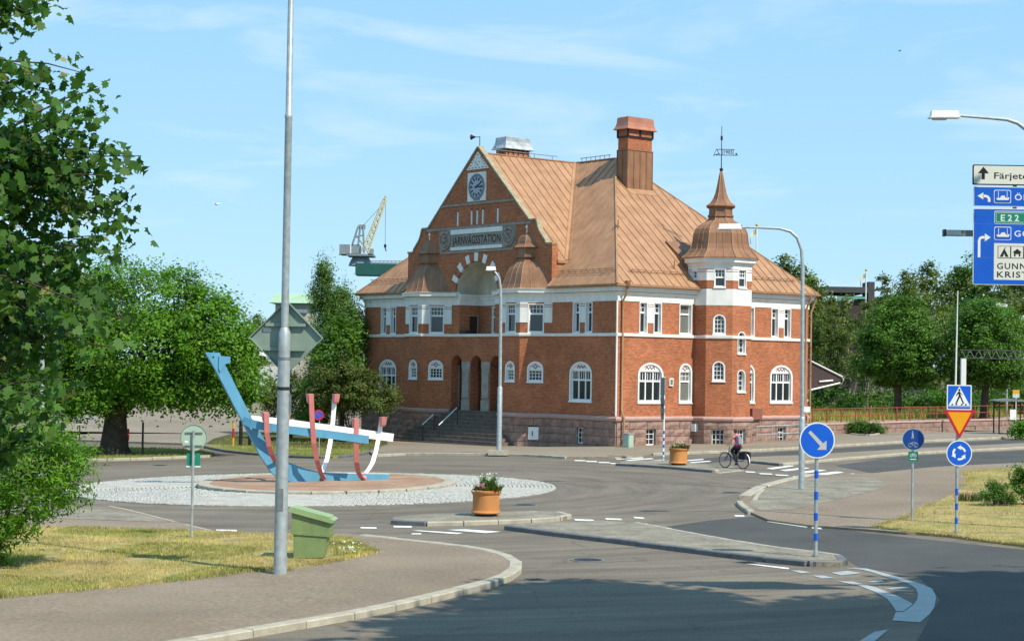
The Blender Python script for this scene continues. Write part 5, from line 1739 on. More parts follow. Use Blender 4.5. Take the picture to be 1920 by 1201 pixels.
flat(sg, 'sticker', 'lamp_glass', [(-.46, .11), (-.30, .11), (-.30, .19), (-.46, .19)], -.001, root)

# --- round sign seen from behind, on its own thin post
P = G(359, 1007, .13)
k = pm(P)
root = empty('round_sign', label='round road sign seen from its pale green back, over two small dark green plates', cat='road sign')
c = Vector((P.x, P.y + .05, P.z + (1007 - 820.5) / k))
sg = Sg(c, rad(3))
b = MB(); b.tube([(P.x, P.y, P.z - .1), (P.x, P.y, P.z + .06)], .045, 10); b.tube([(P.x, P.y, P.z), (P.x, P.y, c.z + .17)], .030, 10); b.build('post', M['steel'], root, smooth=True)
b = MB(); b.prism([sg.p(a, z, 0) for a, z in circ(.305)], sg.n * -.012); o = b.build('disc', M['sign_back_pale'], root)
b = MB(); b.torus(sg.p(0, 0, 0), sg.n, .300, .012, 36, 6); b.build('rim', M['sign_back'], root)
for z in (.12, -.18):
    b = MB(); b.hexa([sg.p(x, z + dz, o_) for dz in (-.012, .012) for x, o_ in ((-.20, .03), (.20, .03), (.20, 0), (-.20, 0))]); b.build('rail', M['steel_dark'], root)
flat(sg, 'sticker', 'sign_white', [(-.21, -.12), (-.13, -.12), (-.13, -.07), (-.21, -.07)], .001, root)
for s in (-1, 1):
    b = MB(); b.prism([sg.p(x, z, 0) for x, z in ((s * .03, -.66), (s * .155, -.66), (s * .155, -.36), (s * .03, -.36))], sg.n * -.01); q = b.build('small_plate', M['sign_green'], root)
    b = MB(); b.prism([sg.p(x, z, .004) for x, z in ((s * .03, -.68), (s * .165, -.68), (s * .165, -.65), (s * .03, -.65))], sg.n * -.02); b.build('lower_edge', M['sign_white'], q)

# --- green grit bin
P = G(586, 1044, .13)
k = pm(P)
root = empty('grit_bin', P, rad(-1), label='green plastic grit bin with a sloping lid standing in the dry grass', cat='grit bin')
def gp(px_, py_): return ((px_ - 586) / k, (1044 - py_) / k)
prof = [gp(554, 1044), gp(609, 1041), gp(616, 1003), gp(621, 1000), gp(623, 975), gp(549, 958), gp(549, 996), gp(553, 1001)]
b = MB(); b.prism([(x, -.30, z) for x, z in prof], (0, .60, 0)); b.build('body', M['green_plastic'], root)
b = MB(); b.prism([(x, -.325, z) for x, z in (gp(547, 994), gp(623, 998), gp(621, 1003), gp(550, 999))], (0, .65, 0)); b.build('rib', M['green_plastic'], root)
b = MB(); b.prism([(x, -.36, z) for x, z in (gp(543, 957), gp(543, 952), gp(546, 950), gp(625, 970), gp(629, 973), gp(627, 977), gp(622, 977))], (0, .72, 0))
b.prism([(x, -.33, z) for x, z in (gp(549, 950.5), gp(551, 948.5), gp(620, 966), gp(621, 968.5))], (0, .66, 0)); b.build('lid', M['green_plastic_lid'], root)

# --- two flower pots on the islands
def blades(name, c, n, h, spread, m, parent, w_=.012, seed=1, lean=.5):
    r = random.Random(seed)
    b = MB()
    for _ in range(n):
        a, q = r.uniform(0, 6.28), spread * math.sqrt(r.random())
        x, y = c[0] + q * math.cos(a), c[1] + q * math.sin(a)
        hh = h * r.uniform(.55, 1.0)
        dx, dy = math.cos(a) * lean * hh * r.uniform(.1, .8), math.sin(a) * lean * hh * r.uniform(.1, .8)
        t = r.uniform(0, 3.14)
        ux, uy = math.cos(t) * w_, math.sin(t) * w_
        b.add([(x - ux, y - uy, c[2]), (x + ux, y + uy, c[2]), (x + dx * .4 + ux, y + dy * .4 + uy, c[2] + hh * .6), (x + dx * .4 - ux, y + dy * .4 - uy, c[2] + hh * .6), (x + dx, y + dy, c[2] + hh)],
              [(0, 1, 2, 3), (3, 2, 4)])
    return b.build(name, M[m], parent)
def blossoms(name, pts, r0, m, parent, seed=1):
    r = random.Random(seed)
    b = MB()
    for p_ in pts:
        for _ in range(5):
            c = Vector(p_) + Vector((r.gauss(0, r0 * .6), r.gauss(0, r0 * .6), r.gauss(0, r0 * .5)))
            a = Vector((r.gauss(0, 1), r.gauss(0, 1), r.gauss(0, .6))).normalized(); d = a.cross(Vector((r.gauss(0, 1), r.gauss(0, 1), 1))).normalized()
            b.add([c + a * r0 * .6, c + d * r0 * .6, c - a * r0 * .6, c - d * r0 * .6], [(0, 1, 2, 3)])
    return b.build(name, M[m], parent)
POT = [(.27, .0), (.27, .05), (.36, .06), (.395, .08), (.395, .11), (.365, .14), (.355, .2), (.36, .56), (.39, .60), (.405, .63), (.405, .67), (.37, .68), (.35, .64), (.33, .60)]
def flowerpot(P, label, tallp, seed):
    root = empty('flower_pot', P, label=label, cat='flower pot', group='flower pots on the traffic islands')
    b = MB(); b.lathe(POT[2:], 28); b.build('pot', M['terracotta'], root, smooth=True)
    b = MB(); b.lathe([(.29, 0), (.29, .07)], 20); b.build('foot', M['black'], root)
    b = MB(); b.poly([(.345 * math.cos(2 * math.pi * i / 20), .345 * math.sin(2 * math.pi * i / 20), .62) for i in range(20)]); b.build('soil', M['soil'], root)
    r = random.Random(seed)
    blades('leaves', (0.06, 0, .6), 240, .26, .34, 'leaf_shrub', root, .018, seed, .9)
    blades('tall_plant', (.06, 0, .62), 200, tallp, .17, 'leaf_birch', root, .012, seed + 1, .55)
    blossoms('white_flowers', [(r.gauss(.06, .11), r.gauss(0, .11), .62 + tallp * r.uniform(.5, 1)) for _ in range(26)] + [(-.1 + r.gauss(0, .12), -.3, .68) for _ in range(6)], .03, 'fl_white', root, seed)
    blossoms('pink_flowers', [(-.10 + r.gauss(0, .09), -.22 + r.gauss(0, .06), .78 + r.gauss(0, .04)) for _ in range(12)], .045, 'fl_pink', root, seed)
    blossoms('red_flowers', [(.24 + r.gauss(0, .06), -.24 + r.gauss(0, .05), .72 + r.gauss(0, .05)) for _ in range(16)] + [(-.34, -.1, .7)], .045, 'fl_red', root, seed)
    return root
flowerpot(G(911, 966, .10), 'terracotta pot with pink and red flowers on the near traffic island', .52, 3)
o = flowerpot(G(1272, 871, .09), 'round terracotta pot of leafy flowers on the far island beside the cyclist', .32, 8)

# --- keep-right sign on the splitter island
P = G(1529, 1043, .10)
k = pm(P)
root = empty('keep_right_sign', label='round blue sign with arrow pointing down right, on a blue banded post on the island', cat='road sign')
zz = lambda y: P.z + (1043 - y) / k
banded(None, P, .042, zz(800), [(zz(896), zz(882)), (zz(936), zz(921)), (zz(975), zz(961)), (zz(1013), zz(999))], root)
c = Vector((P.x, P.y - .06, zz(825)))
sg = Sg(c, rad(4))
R_ = 33.6 / k
o = sign_plate(sg, 'disc', circ(R_), None, 'sign_white', None, root)
flat(sg, 'blue_face', 'sign_blue', circ(R_ * .935), .001, o)
def q_(x, y): return ((x - 1527) / k, (825 - y) / k)
flat(sg, 'arrow', 'sign_grey_arrow', [q_(1509.5, 811), (q_(1514, 806.8)), q_(1538, 830.5), q_(1544.5, 825), q_(1544.5, 842.5), q_(1526.5, 842.5), q_(1532.8, 836)], .004, o)

# --- shared path sign
P = G(1710, 975, .08)
k = pm(P)
root = empty('path_sign', label='faded blue round walkers and cyclists sign over a small green plate', cat='road sign')
zz = lambda y: P.z + (975 - y) / k
b = MB(); b.tube([(P.x, P.y, P.z - .1), (P.x, P.y, zz(806))], .034, 10); b.build('post', M['steel'], root, smooth=True)
sg = Sg(Vector((P.x, P.y - .06, zz(823))), rad(-10))
R_ = 20.5 / k
o = sign_plate(sg, 'disc', circ(R_), None, 'sign_back_pale', None, root)
flat(sg, 'blue_face', 'sign_blue_dark', circ(R_ * .94), .001, o)
def person(sg, x, z, h, o_, parent, m, name='walker'):
    b = MB()
    b.prism([sg.p(x + a * h, z + c_ * h, o_) for a, c_ in circ(.075, 10, 0, .90)], sg.n * .002)
    for pts in ([(-.02, .80), (.07, .80), (.10, .46), (-.05, .46)], [(-.05, .48), (.04, .48), (-.04, .0), (-.13, .0)], [(.02, .48), (.11, .48), (.15, .0), (.07, .0)], [(-.02, .78), (.03, .74), (-.10, .50), (-.15, .53)]):
        b.prism([sg.p(x + a * h, z + c_ * h, o_) for a, c_ in pts], sg.n * .002)
    return b.build(name, M[m], parent)
person(sg, -.02, .02, .20, .004, o, 'sign_grey_arrow'); 
b = MB()
for x in (-.075, .075):
    b.torus(sg.p(x, -.15, .005), sg.n, .05, .006, 16, 4)
for a, c_ in (((-.075, -.15), (-.03, -.08)), ((-.03, -.08), (.05, -.08)), ((.05, -.08), (.075, -.15)), ((-.03, -.08), (0, -.15)), ((0, -.15), (.05, -.08))):
    b.tube([sg.p(*a, .005), sg.p(*c_, .005)], .006, 4)
b.build('bicycle_symbol', M['steel'], o)
pl2 = sign_plate(Sg(sg.c + Vector((0, 0, -(855 - 823) / k)), rad(-10)), 'green_plate', [(-.125, -.125), (.125, -.125), (.125, .125), (-.125, .125)], None, 'sign_green', None, root)
s2 = Sg(sg.c + Vector((0, 0, -(855 - 823) / k)), rad(-10))
b = MB()
for x in (-.045, .045): b.torus(s2.p(x, .02, .005), s2.n, .033, .005, 14, 4)
for a, c_ in (((-.045, .02), (-.015, .07)), ((-.015, .07), (.03, .07)), ((.03, .07), (.045, .02)), ((-.015, .07), (.0, .02))): b.tube([s2.p(*a, .005), s2.p(*c_, .005)], .005, 4)
b.build('bicycle_symbol', M['sign_white'], pl2)
flat(s2, 'white_line', 'sign_white', [(-.08, -.085), (.08, -.085), (.08, -.065), (-.08, -.065)], .002, pl2)

# --- three signs on the verge: crossing, give way, roundabout
P = G(1793, 998, .085)
k = pm(P)
root = empty('sign_cluster', label='post carrying a blue crossing sign, a red edged yellow triangle and a blue roundabout disc', cat='road signs')
zz = lambda y: P.z + (998 - y) / k
banded(None, P, .036, zz(724), [(zz(928), zz(915)), (zz(955), zz(943)), (zz(981), zz(970))], root)
sg = Sg(Vector((P.x + 2 / k, P.y - .06, zz(744.5))), rad(2))
h_ = .30
o = sign_plate(sg, 'crossing_sign', roundpoly([(-h_, -h_), (h_, -h_), (h_, h_), (-h_, h_)], .03), None, 'sign_white', None, root)
flat(sg, 'blue_face', 'sign_blue', roundpoly([(-.275, -.275), (.275, -.275), (.275, .275), (-.275, .275)], .02), .001, o)
flat(sg, 'white_triangle', 'sign_white', [(-.262, -.20), (.262, -.20), (.0, .262)], .003, o)
def wk(pts): return [sg.p(a, z, .0055) for a, z in pts]
b = MB()
b.prism(wk(circ(.028, 12, .0, .175)), sg.n * .001)
for pts in ([(-.035, .135), (.02, .14), (.035, .03), (-.01, .02)], [(-.012, .045), (.035, .045), (-.06, -.15), (-.105, -.155), (-.085, -.12)], [(.0, .05), (.04, .04), (.115, -.14), (.13, -.15), (.085, -.155)], [(-.03, .135), (-.01, .11), (-.065, .03), (-.085, .045)], [(.015, .135), (.03, .09), (.075, .04), (.07, .065)]):
    b.prism(wk(pts), sg.n * .001)
b.build('walker', M['sign_black'], o)
b = MB()
for x in (-.20, -.10, .03, .13):
    b.prism(wk([(x, -.19), (x + .045, -.19), (x + .06, -.155), (x + .02, -.155)]), sg.n * .0006)
b.build('zebra', M['sign_black'], o)
flat(sg, 'lower_line', 'sign_white', [(-.27, -.225), (.27, -.225), (.27, -.215), (-.27, -.215)], .003, o)
s3 = Sg(Vector((P.x + 3 / k, P.y - .06, zz(789))), rad(2))
t_ = [(-.385, .27), (0, -.43), (.385, .27)]
o = sign_plate(s3, 'give_way_sign', roundpoly(t_, .05), None, 'sign_red', None, root)
flat(s3, 'yellow_face', 'sign_yellow', roundpoly([(-.285, .215), (0, -.31), (.285, .215)], .012), .001, o)
s4 = Sg(Vector((P.x + 3 / k, P.y - .06, zz(849))), rad(2))
R_ = 24.3 / k
o = sign_plate(s4, 'roundabout_sign', circ(R_), None, 'sign_white', None, root)
flat(s4, 'blue_face', 'sign_blue', circ(R_ * .93), .001, o)
for a0 in (15, 135, 255):
    pts = [(.145 * math.cos(rad(a0 + t)), .145 * math.sin(rad(a0 + t))) for t in range(0, 61, 12)]
    e = (.145 * math.cos(rad(a0 + 96)), .145 * math.sin(rad(a0 + 96)))
    arrow_strip(s4, [(x, z) for x, z in pts], .024, .004, o, 'sign_white', head=(e, (.145 * math.cos(rad(a0 + 58)), .145 * math.sin(rad(a0 + 58))), .058))

# --- edge-on signs by the crossing
P = G(1244, 858, .10)
k = pm(P)
root = empty('edge_on_sign', label='thin blue and white banded post with signs turned edge on beside the station crossing', cat='road sign')
zz = lambda y: P.z + (858 - y) / k
banded(None, P, .035, zz(706), [(zz(852), zz(846)), (zz(839), zz(833)), (zz(826), zz(820)), (zz(813), zz(807))], root, 'sign_white')
for z, pts in ((zz(724), [(-.28, -.38), (.28, -.38), (.28, .38), (-.28, .38)]), (zz(752), circ(.3)), (zz(768), circ(.28)), (zz(781), [(-.2, -.12), (.2, -.12), (.2, .12), (-.2, .12)])):
    s_ = Sg(Vector((P.x - .05, P.y, z)), rad(-78))
    b = MB(); b.prism([s_.p(a, c_, 0) for a, c_ in pts], s_.n * .03); b.build('plate', M['steel_dark'], root)

# --- no-parking sign on the corner lawn
P = G(598, 853, .10)
k = pm(P)
root = empty('no_parking_sign', label='small round no parking sign, blue with red ring, seen through the ship sculpture', cat='road sign')
zz = lambda y: P.z + (853 - y) / k
b = MB(); b.tube([(P.x, P.y, P.z - .1), (P.x, P.y, zz(770))], .024, 8); b.build('post', M['steel'], root)
sg = Sg(Vector((P.x - 2 / k, P.y - .05, zz(777.5))), rad(0))
R_ = 10.2 / k
o = sign_plate(sg, 'disc', circ(R_), None, 'sign_red', None, root)
flat(sg, 'blue_face', 'sign_blue', circ(R_ * .72), .001, o)
flat(sg, 'red_bar', 'sign_red', [(-R_ * .6, R_ * .45), (-R_ * .45, R_ * .6), (R_ * .6, -R_ * .45), (R_ * .45, -R_ * .6)], .004, o)

# --- overhead direction board on its cantilever beam
YB = 30.0
k = FPX / YB * 0.998
o0 = at(1823, 533, YB)
root = empty('direction_board', label='large blue and white overhead direction board cut off by the right edge', cat='road sign')
sg = Sg(Vector((o0.x, YB, o0.z)), 0)
def bx(px_): return (px_ - 1823) / k
def bz(py_): return (533 - py_) / k
def brect(x0, x1, y0, y1, r=.025): return roundpoly([(bx(x0), bz(y1)), (bx(x1), bz(y1)), (bx(x1), bz(y0)), (bx(x0), bz(y0))], r, 3)
XR = 2075
p1 = sign_plate(sg, 'white_board', brect(1822, XR, 308, 346), None, 'sign_black', None, root, .03)
flat(sg, 'face', 'sign_ivory', brect(1824, XR - 2, 310, 344, .02), .001, p1)
p2 = sign_plate(sg, 'blue_board', brect(1824, XR, 349, 386), None, 'sign_white', None, root, .03)
flat(sg, 'face', 'sign_blue', brect(1825.2, XR - 1.2, 350.2, 384.8, .02), .001, p2)
p3 = sign_plate(sg, 'blue_board', brect(1824, XR, 390, 533), None, 'sign_white', None, root, .03)
for y0, y1 in ((391.3, 419.2), (419.7, 451.4), (451.9, 482), (482.5, 531.7)):
    flat(sg, 'face', 'sign_blue', [(bx(1825.2), bz(y1)), (bx(XR - 1.2), bz(y1)), (bx(XR - 1.2), bz(y0)), (bx(1825.2), bz(y0))], .001, p3)
def words(txt, x, ybase, cap_px, m, parent, o_=.004, width=None, bold=.012):
    b = MB(); lettering(b, txt, bx(x), bz(ybase), cap_px / k, width / k if width else None, lambda a, z, o: sg.p(a, z, o_ + o), bold=bold, space=1.0 if txt[1].islower() else 1.18); return b.build('lettering', M[m], parent)
words('F\u00e4rjeterminal', 1862, 334.0, 11.8, 'sign_black', p1, width=122)
words('\u00d6LAND', 1901, 373.8, 11.2, 'sign_white', p2, width=68)
words('GOTLAND', 1901, 442.0, 11.2, 'sign_white', p3, width=96)
gpl = MB(); gpl.prism([sg.p(a, z, .003) for a, z in brect(1863, 1955, 394.5, 419, .03)], sg.n * .002); eg = gpl.build('route_plate', M['sign_white'], p3)
flat(sg, 'green_face', 'sign_green', brect(1864.2, 1953.8, 395.7, 417.8, .025), .006, eg)
b = MB()
for i in range(24):
    x = 1867 + i * 3.7
    for y in (398, 415.5): b.prism([sg.p(a, z, .008) for a, z in ((bx(x), bz(y + .5)), (bx(x + 2.2), bz(y + .5)), (bx(x + 2.2), bz(y - .5)), (bx(x), bz(y - .5)))], sg.n * .001)
for i in range(4):
    y = 400 + i * 4
    b.prism([sg.p(a, z, .008) for a, z in ((bx(1866), bz(y + 2.2)), (bx(1867), bz(y + 2.2)), (bx(1867), bz(y)), (bx(1866), bz(y)))], sg.n * .001)
b.build('dashed_border', M['sign_white'], eg)
b = MB()
for t_, x in (('E', 1875), ('2', 1888), ('2', 1901)): lettering(b, t_, bx(x), bz(413), 11.5 / k, 8 / k, lambda a, z, o: sg.p(a, z, .009 + o), bold=.014)
b.build('lettering', M['sign_white'], eg)
def ship(x0, x1, y0, y1, parent):
    q = MB(); q.prism([sg.p(a, z, .003) for a, z in brect(x0, x1, y0, y1, .03)], sg.n * .002); f = q.build('ship_symbol', M['sign_white'], parent)
    flat(sg, 'blue_face', 'sign_blue', brect(x0 + 1.3, x1 - 1.3, y0 + 1.3, y1 - 1.3, .025), .006, f)
    xm = (x0 + x1) / 2
    q = MB()
    for pts in ([(x0 + 4, y1 - 9.5), (x1 - 3, y1 - 11), (x1 - 5, y1 - 6), (x0 + 6, y1 - 6)], [(xm - 5, y1 - 10.3), (xm + 5, y1 - 10.3), (xm + 4, y1 - 14.5), (xm - 2, y1 - 14)], [(x0 + 7.5, y0 + 3), (x0 + 8.6, y0 + 3), (x0 + 8.6, y1 - 9), (x0 + 7.5, y1 - 9)], [(x1 - 8, y0 + 3), (x1 - 7, y0 + 3), (x1 - 7, y1 - 9), (x1 - 8, y1 - 9)]):
        q.prism([sg.p(bx(a), bz(c_), .009) for a, c_ in pts], sg.n * .001)
    q.build('ship', M['sign_white'], f)
ship(1862, 1894, 355, 380, p2); ship(1863, 1895, 424, 449, p3)
B2 = lambda *pts: [(bx(x), bz(y)) for x, y in pts]
flat(sg, 'arrow', 'sign_black', B2((1839, 335.5), (1844.5, 335.5), (1844.5, 324), (1852, 324), (1841.8, 312), (1831.5, 324), (1839, 324)), .004, p1)
arrow_strip(sg, B2((1853, 378), (1853, 372), (1850.5, 368.5), (1846.5, 367), (1841, 367)), 2.4 / k, .004, p2, 'sign_white', head=(B2((1831, 367))[0], B2((1842, 367))[0], 6.5 / k))
arrow_strip(sg, B2((1835, 482), (1835, 451), (1836.5, 446.5), (1840, 444.5), (1846, 444.5)), 2.4 / k, .004, p3, 'sign_white', head=(B2((1856.5, 444.5))[0], B2((1845.5, 444.5))[0], 7.5 / k))
wp_ = MB(); wp_.prism([sg.p(a, z, .003) for a, z in B2((1863, 523.5), (XR - 4, 523.5), (XR - 4, 455), (1863, 455))], sg.n * .002); wpo = wp_.build('white_inset', M['sign_ivory'], p3)
words('GUNNARS\u00d6', 1869, 503, 11.0, 'sign_black', wpo, .007, width=104)
words('KRISTINEBERG', 1869, 518.8, 11.0, 'sign_black', wpo, .007, width=150)
for i in range(3):
    x = 1870 + 24.3 * i
    q = MB(); q.prism([sg.p(a, z, .006) for a, z in B2((x, 483), (x + 24, 483), (x + 24, 460), (x, 460))], sg.n * .001); f = q.build('service_symbol', M['sign_black'], wpo)
    flat(sg, 'white_face', 'sign_ivory', B2((x + 1, 482), (x + 23, 482), (x + 23, 461), (x + 1, 461)), .008, f)
    if i == 0: pts = [B2((x + 3.5, 480.5), (x + 9.5, 480.5), (x + 12, 474), (x + 14.5, 480.5), (x + 20.5, 480.5), (x + 12, 464.5))]; pts += [B2((x + 11, 466), (x + 13, 466), (x + 15, 462.5), (x + 13.8, 462.5))]
    elif i == 1: pts = [B2((x + 3, 472), (x + 21, 472), (x + 12, 465)), B2((x + 6, 479.5), (x + 9, 479.5), (x + 9, 472), (x + 6, 472)), B2((x + 9, 475), (x + 15, 475), (x + 15, 472), (x + 9, 472)), B2((x + 15, 479.5), (x + 18, 479.5), (x + 18, 472), (x + 15, 472))]
    else: pts = [B2((x + 4, 476), (x + 20, 476), (x + 20, 472), (x + 4, 472)), B2((x + 4, 479), (x + 5.5, 479), (x + 5.5, 466), (x + 4, 466))]
    q = MB()
    for p_ in pts: q.prism([sg.p(a, z, .0105) for a, z in p_], sg.n * .001)
    q.build('symbol', M['sign_black'], f)
b = MB(); b.box(o0.x + bx(1776) , o0.x + 3.6, YB + .10, YB + .22, o0.z + bz(441.5), o0.z + bz(430.5)); b.build('beam', M['steel_dark'], root)
b = MB(); b.box(o0.x + bx(1776), o0.x + bx(1804), YB + .085, YB + .10, o0.z + bz(440.5), o0.z + bz(431.5)); b.build('reflector', M['lamp_glass'], root)
b = MB(); b.box(o0.x + bx(1772), o0.x + bx(1776), YB + .09, YB + .23, o0.z + bz(442.5), o0.z + bz(429.5)); b.build('beam_cap', M['iron'], root)
b = MB()
for x in (1900, 2010): b.box(o0.x + bx(x), o0.x + bx(x + 6), YB + .032, YB + .10, o0.z + .1, o0.z + bz(312))
b.build('bracket', M['steel_dark'], root)
xp = o0.x + 3.5
b = MB(); b.box(xp - .1, xp + .1, YB + .06, YB + .26, zg(xp, YB) - .1, o0.z + bz(425)); b.build('mast', M['steel'], root)

# --- street lamps with their own heads
def lamp(name, base, pts, r0, r1, head, label, zoff=0.1, hm='lamp_white', group='street lamps', sleeve=0.0, hw=.14, hh=.09):
    """pts: (px, py) of the neck seen at the base's own distance; head: two pixel points along the lantern."""
    root = empty(name, base, label=label, cat='street lamp', group=group)
    n = Vector((0, 1, 0))
    W = [base - Vector((0, 0, .1))] + [onplane(x, y, base, n) for x, y in pts]
    W[1].x = base.x
    b = MB(); b.tube([p_ - base for p_ in W], [r0] + [r0 + (r1 - r0) * (i + 1) / len(pts) for i in range(len(pts))], 10); b.build('pole', M['steel'], root, smooth=True)
    if sleeve:
        b = MB(); b.lathe([(r0 * 1.35, 0), (r0 * 1.35, sleeve), (r0, sleeve + .06)], 12); b.build('sleeve', M['steel'], root, smooth=True)
    h0, h1 = onplane(*head[0], base, n) - base, onplane(*head[1], base, n) - base
    d = (h1 - h0)
    b = MB()
    c = (h0 + h1) / 2
    u = d / 2
    w_ = Vector((0, hw, 0))
    zv = Vector((0, 0, hh))
    b.hexa([c - u * .92 - w_ * .8 - zv, c + u - w_ * .8 - zv, c + u + w_ * .8 - zv, c - u * .92 + w_ * .8 - zv, c - u * .85 - w_ * .55 + zv, c + u * .9 - w_ * .55 + zv, c + u * .9 + w_ * .55 + zv, c - u * .85 + w_ * .55 + zv])
    b.obox(c - zv * .85, u * 1.02, w_ * .9, zv * .18)
    hd = b.build('lamp_head', M[hm], root)
    b = MB(); b.hexa([c + u * -.8 - w_ * .7 - zv, c + u * .25 - w_ * .7 - zv, c + u * .25 + w_ * .7 - zv, c - u * .8 + w_ * .7 - zv, c - u * .7 - w_ * .5 - zv * 1.5, c + u * .15 - w_ * .5 - zv * 1.5, c + u * .15 + w_ * .5 - zv * 1.5, c - u * .7 + w_ * .5 - zv * 1.5][4:] + [c + u * -.8 - w_ * .7 - zv, c + u * .25 - w_ * .7 - zv, c + u * .25 + w_ * .7 - zv, c - u * .8 + w_ * .7 - zv])
    b.build('lens', M['lamp_glass'], hd)
    return root
lr = lamp('street_lamp', G(1502.5, 916, .07), [(1505, 770), (1505, 500), (1503, 468), (1495, 446), (1482, 434), (1462, 428.5), (1430, 427), (1390, 426)], .075, .032, ((1345, 424.5), (1390, 424.5)), 'street lamp with long arm whose head stands against the corner turret', sleeve=2.3)
o = Vector((lr.location.x, lr.location.y, 0))
b = MB(); q = onplane(1511, 767, lr.location, Vector((0, 1, 0))); b.box(q.x - .10 - .0, q.x + .14, lr.location.y - .02, lr.location.y + .0, q.z - .09, q.z + .09); b.xform(Matrix.Translation(-lr.location)); b.build('name_plate', M['sign_white'], lr)
lamp('street_lamp', G(935.5, 850, .10), [(937, 740), (939, 570), (938.5, 540), (936, 522), (930, 512), (924, 506)], .085, .04, ((911, 503), (930, 503)), 'white street lamp with short bent arm standing in front of the station entrance', sleeve=3.0, hw=.16)
b = MB(); q = G(938, 850.5, .10); b.box(q.x - .55, q.x + .35, q.y - .25, q.y + .25, q.z - .05, q.z + .16); tag(b.build('lamp_footing', M['kerb'], None), 'pale concrete footing block at the foot of the central street lamp', 'footing block')
Pq = G(1925, 1003, .05)
Pq.y = 45; Pq.x = at(1926, 1000, 45).x; Pq.z = zg(Pq.x, 45)
lamp('street_lamp', Pq, [(1930, 600), (1937, 300), (1934, 262), (1924, 243), (1908, 231), (1888, 224.5), (1860, 222), (1798, 217)], .075, .032, ((1742, 215), (1798, 215)), 'large pale lamp head on a curved arm above the overhead direction board', hw=.16)
lamp('street_lamp', G(75, 962, .11), [(77, 800), (80, 560), (81, 480), (80, 440), (70, 428), (30, 424)], .07, .035, ((-12, 424), (30, 424)), 'lamp pole half hidden in the leaves of the maple at left', sleeve=1.2)
Pq = at(1887, 790, 128); Pq.z = zg(Pq.x, 128) + .8
lamp('street_lamp', Pq, [(1887, 720), (1887, 578)], .09, .06, ((1866, 569), (1889, 574)), 'street lamp head peeping out above the right clipped linden', hm='lamp_glass', hw=.25, hh=.12)

# --- small posts and boxes round the junction
def bollard(name, px_, py_, top, r, m, label, cat, dz=.1):
    P = G(px_, py_, dz)
    k = pm(P)
    root = empty(name, P, label=label, cat=cat)
    b = MB(); b.tube([(0, 0, -.1), (0, 0, (py_ - top) / k)], r, 8); b.build('shaft', M[m], root)
    b = MB(); b.lathe([(r * 1.15, 0), (r * .6, .03), (.0, .05)], 8, (0, 0, (py_ - top) / k - .01)); b.build('cap', M['iron'], root)
    return root
bollard('post', 267, 853, 792, .05, 'iron', 'dark slim post right of the old tree trunk', 'post')
bollard('post', 451, 834, 788, .10, 'iron', 'thick dark post on the corner lawn, right of the red and yellow pole', 'post')
bollard('post', 468, 834, 800, .09, 'iron', 'short dark post on the corner lawn just behind the ship prow', 'post')
pr_ = bollard('marker_pole', 437, 835, 790, .055, 'yellow_paint', 'slim yellow pole with red bands on the corner lawn', 'marker pole')
for z0, z1 in ((.42, .9),):
    b = MB(); b.lathe([(.06, z0), (.06, z1)], 8); b.build('red_band', M['sign_red'], pr_)
P = G(147, 857, .1); k = pm(P)
root = empty('litter_bin', P, label='small grey litter bin on a dark post left of the old tree', cat='litter bin')
b = MB(); b.tube([(0, .12, 0), (0, .12, (857 - 797) / k)], .03, 6); b.build('post', M['iron'], root)
b = MB(); b.lathe([(.11, .12), (.14, .55), (.15, .66), (.13, .66)], 12); b.build('bin', M['crane_grey'], root, smooth=True)
P = G(236, 838, .1); k = pm(P)
root = empty('marker_board', P, label='red marker board half hidden behind the old tree trunk', cat='marker board')
b = MB(); b.box(-.16, .16, -.02, .02, .35, .95); b.build('board', M['sign_red'], root)
b = MB(); b.box(-.03, .03, .0, .04, -.1, .35); b.build('leg', M['yellow_paint'], root)
root = empty('steel_barrier', label='low grey steel barrier along the side street behind the old tree', cat='barrier')
pa, pb_ = G(70, 812, .02), G(200, 806, .02)
for h in (.45, .9):
    b = MB(); b.tube([pa + Vector((0, 0, h)), pb_ + Vector((0, 0, h))], .045, 6); b.build('rail', M['steel'], root)
for i in range(6):
    q = pa.lerp(pb_, i / 5); b = MB(); b.tube([q, q + Vector((0, 0, .95))], .05, 6); b.build('post', M['steel'], root)
P = G(1178, 838, .1); k = pm(P)
root = empty('utility_cabinet', P, -YAW, label='grey green utility cabinet on the forecourt beside the corner downpipe', cat='cabinet')
b = MB(); b.box(-.2, .2, -.16, .16, 0, .64); b.build('body', M['sign_back_pale'], root)
b = MB(); b.box(-.23, .23, -.19, .19, .64, .68); b.build('top', M['steel'], root)
b = MB(); b.box(-.17, .17, -.175, -.16, .06, .6); b.box(.2, .215, -.13, .13, .06, .6); b.build('door', M['sign_back_pale'], root)
# ramp railing along the side wall
root = empty('ramp_railing', (CX, CY, 0), -YAW, label='grey two rail ramp railing along the station plinth right of the turret', cat='railing')
for h in (.95, .52):
    b = MB(); b.tube([(1.25, 8.7, .10 + h), (1.25, 13.4, .22 + h)], .028, 6); b.build('rail', M['steel'], root)
for i in range(5):
    y = 8.75 + i * 1.15; b = MB(); b.tube([(1.25, y, 0), (1.25, y, 1.06 + .12 * (i / 4))], .026, 6); b.build('post', M['steel'], root)

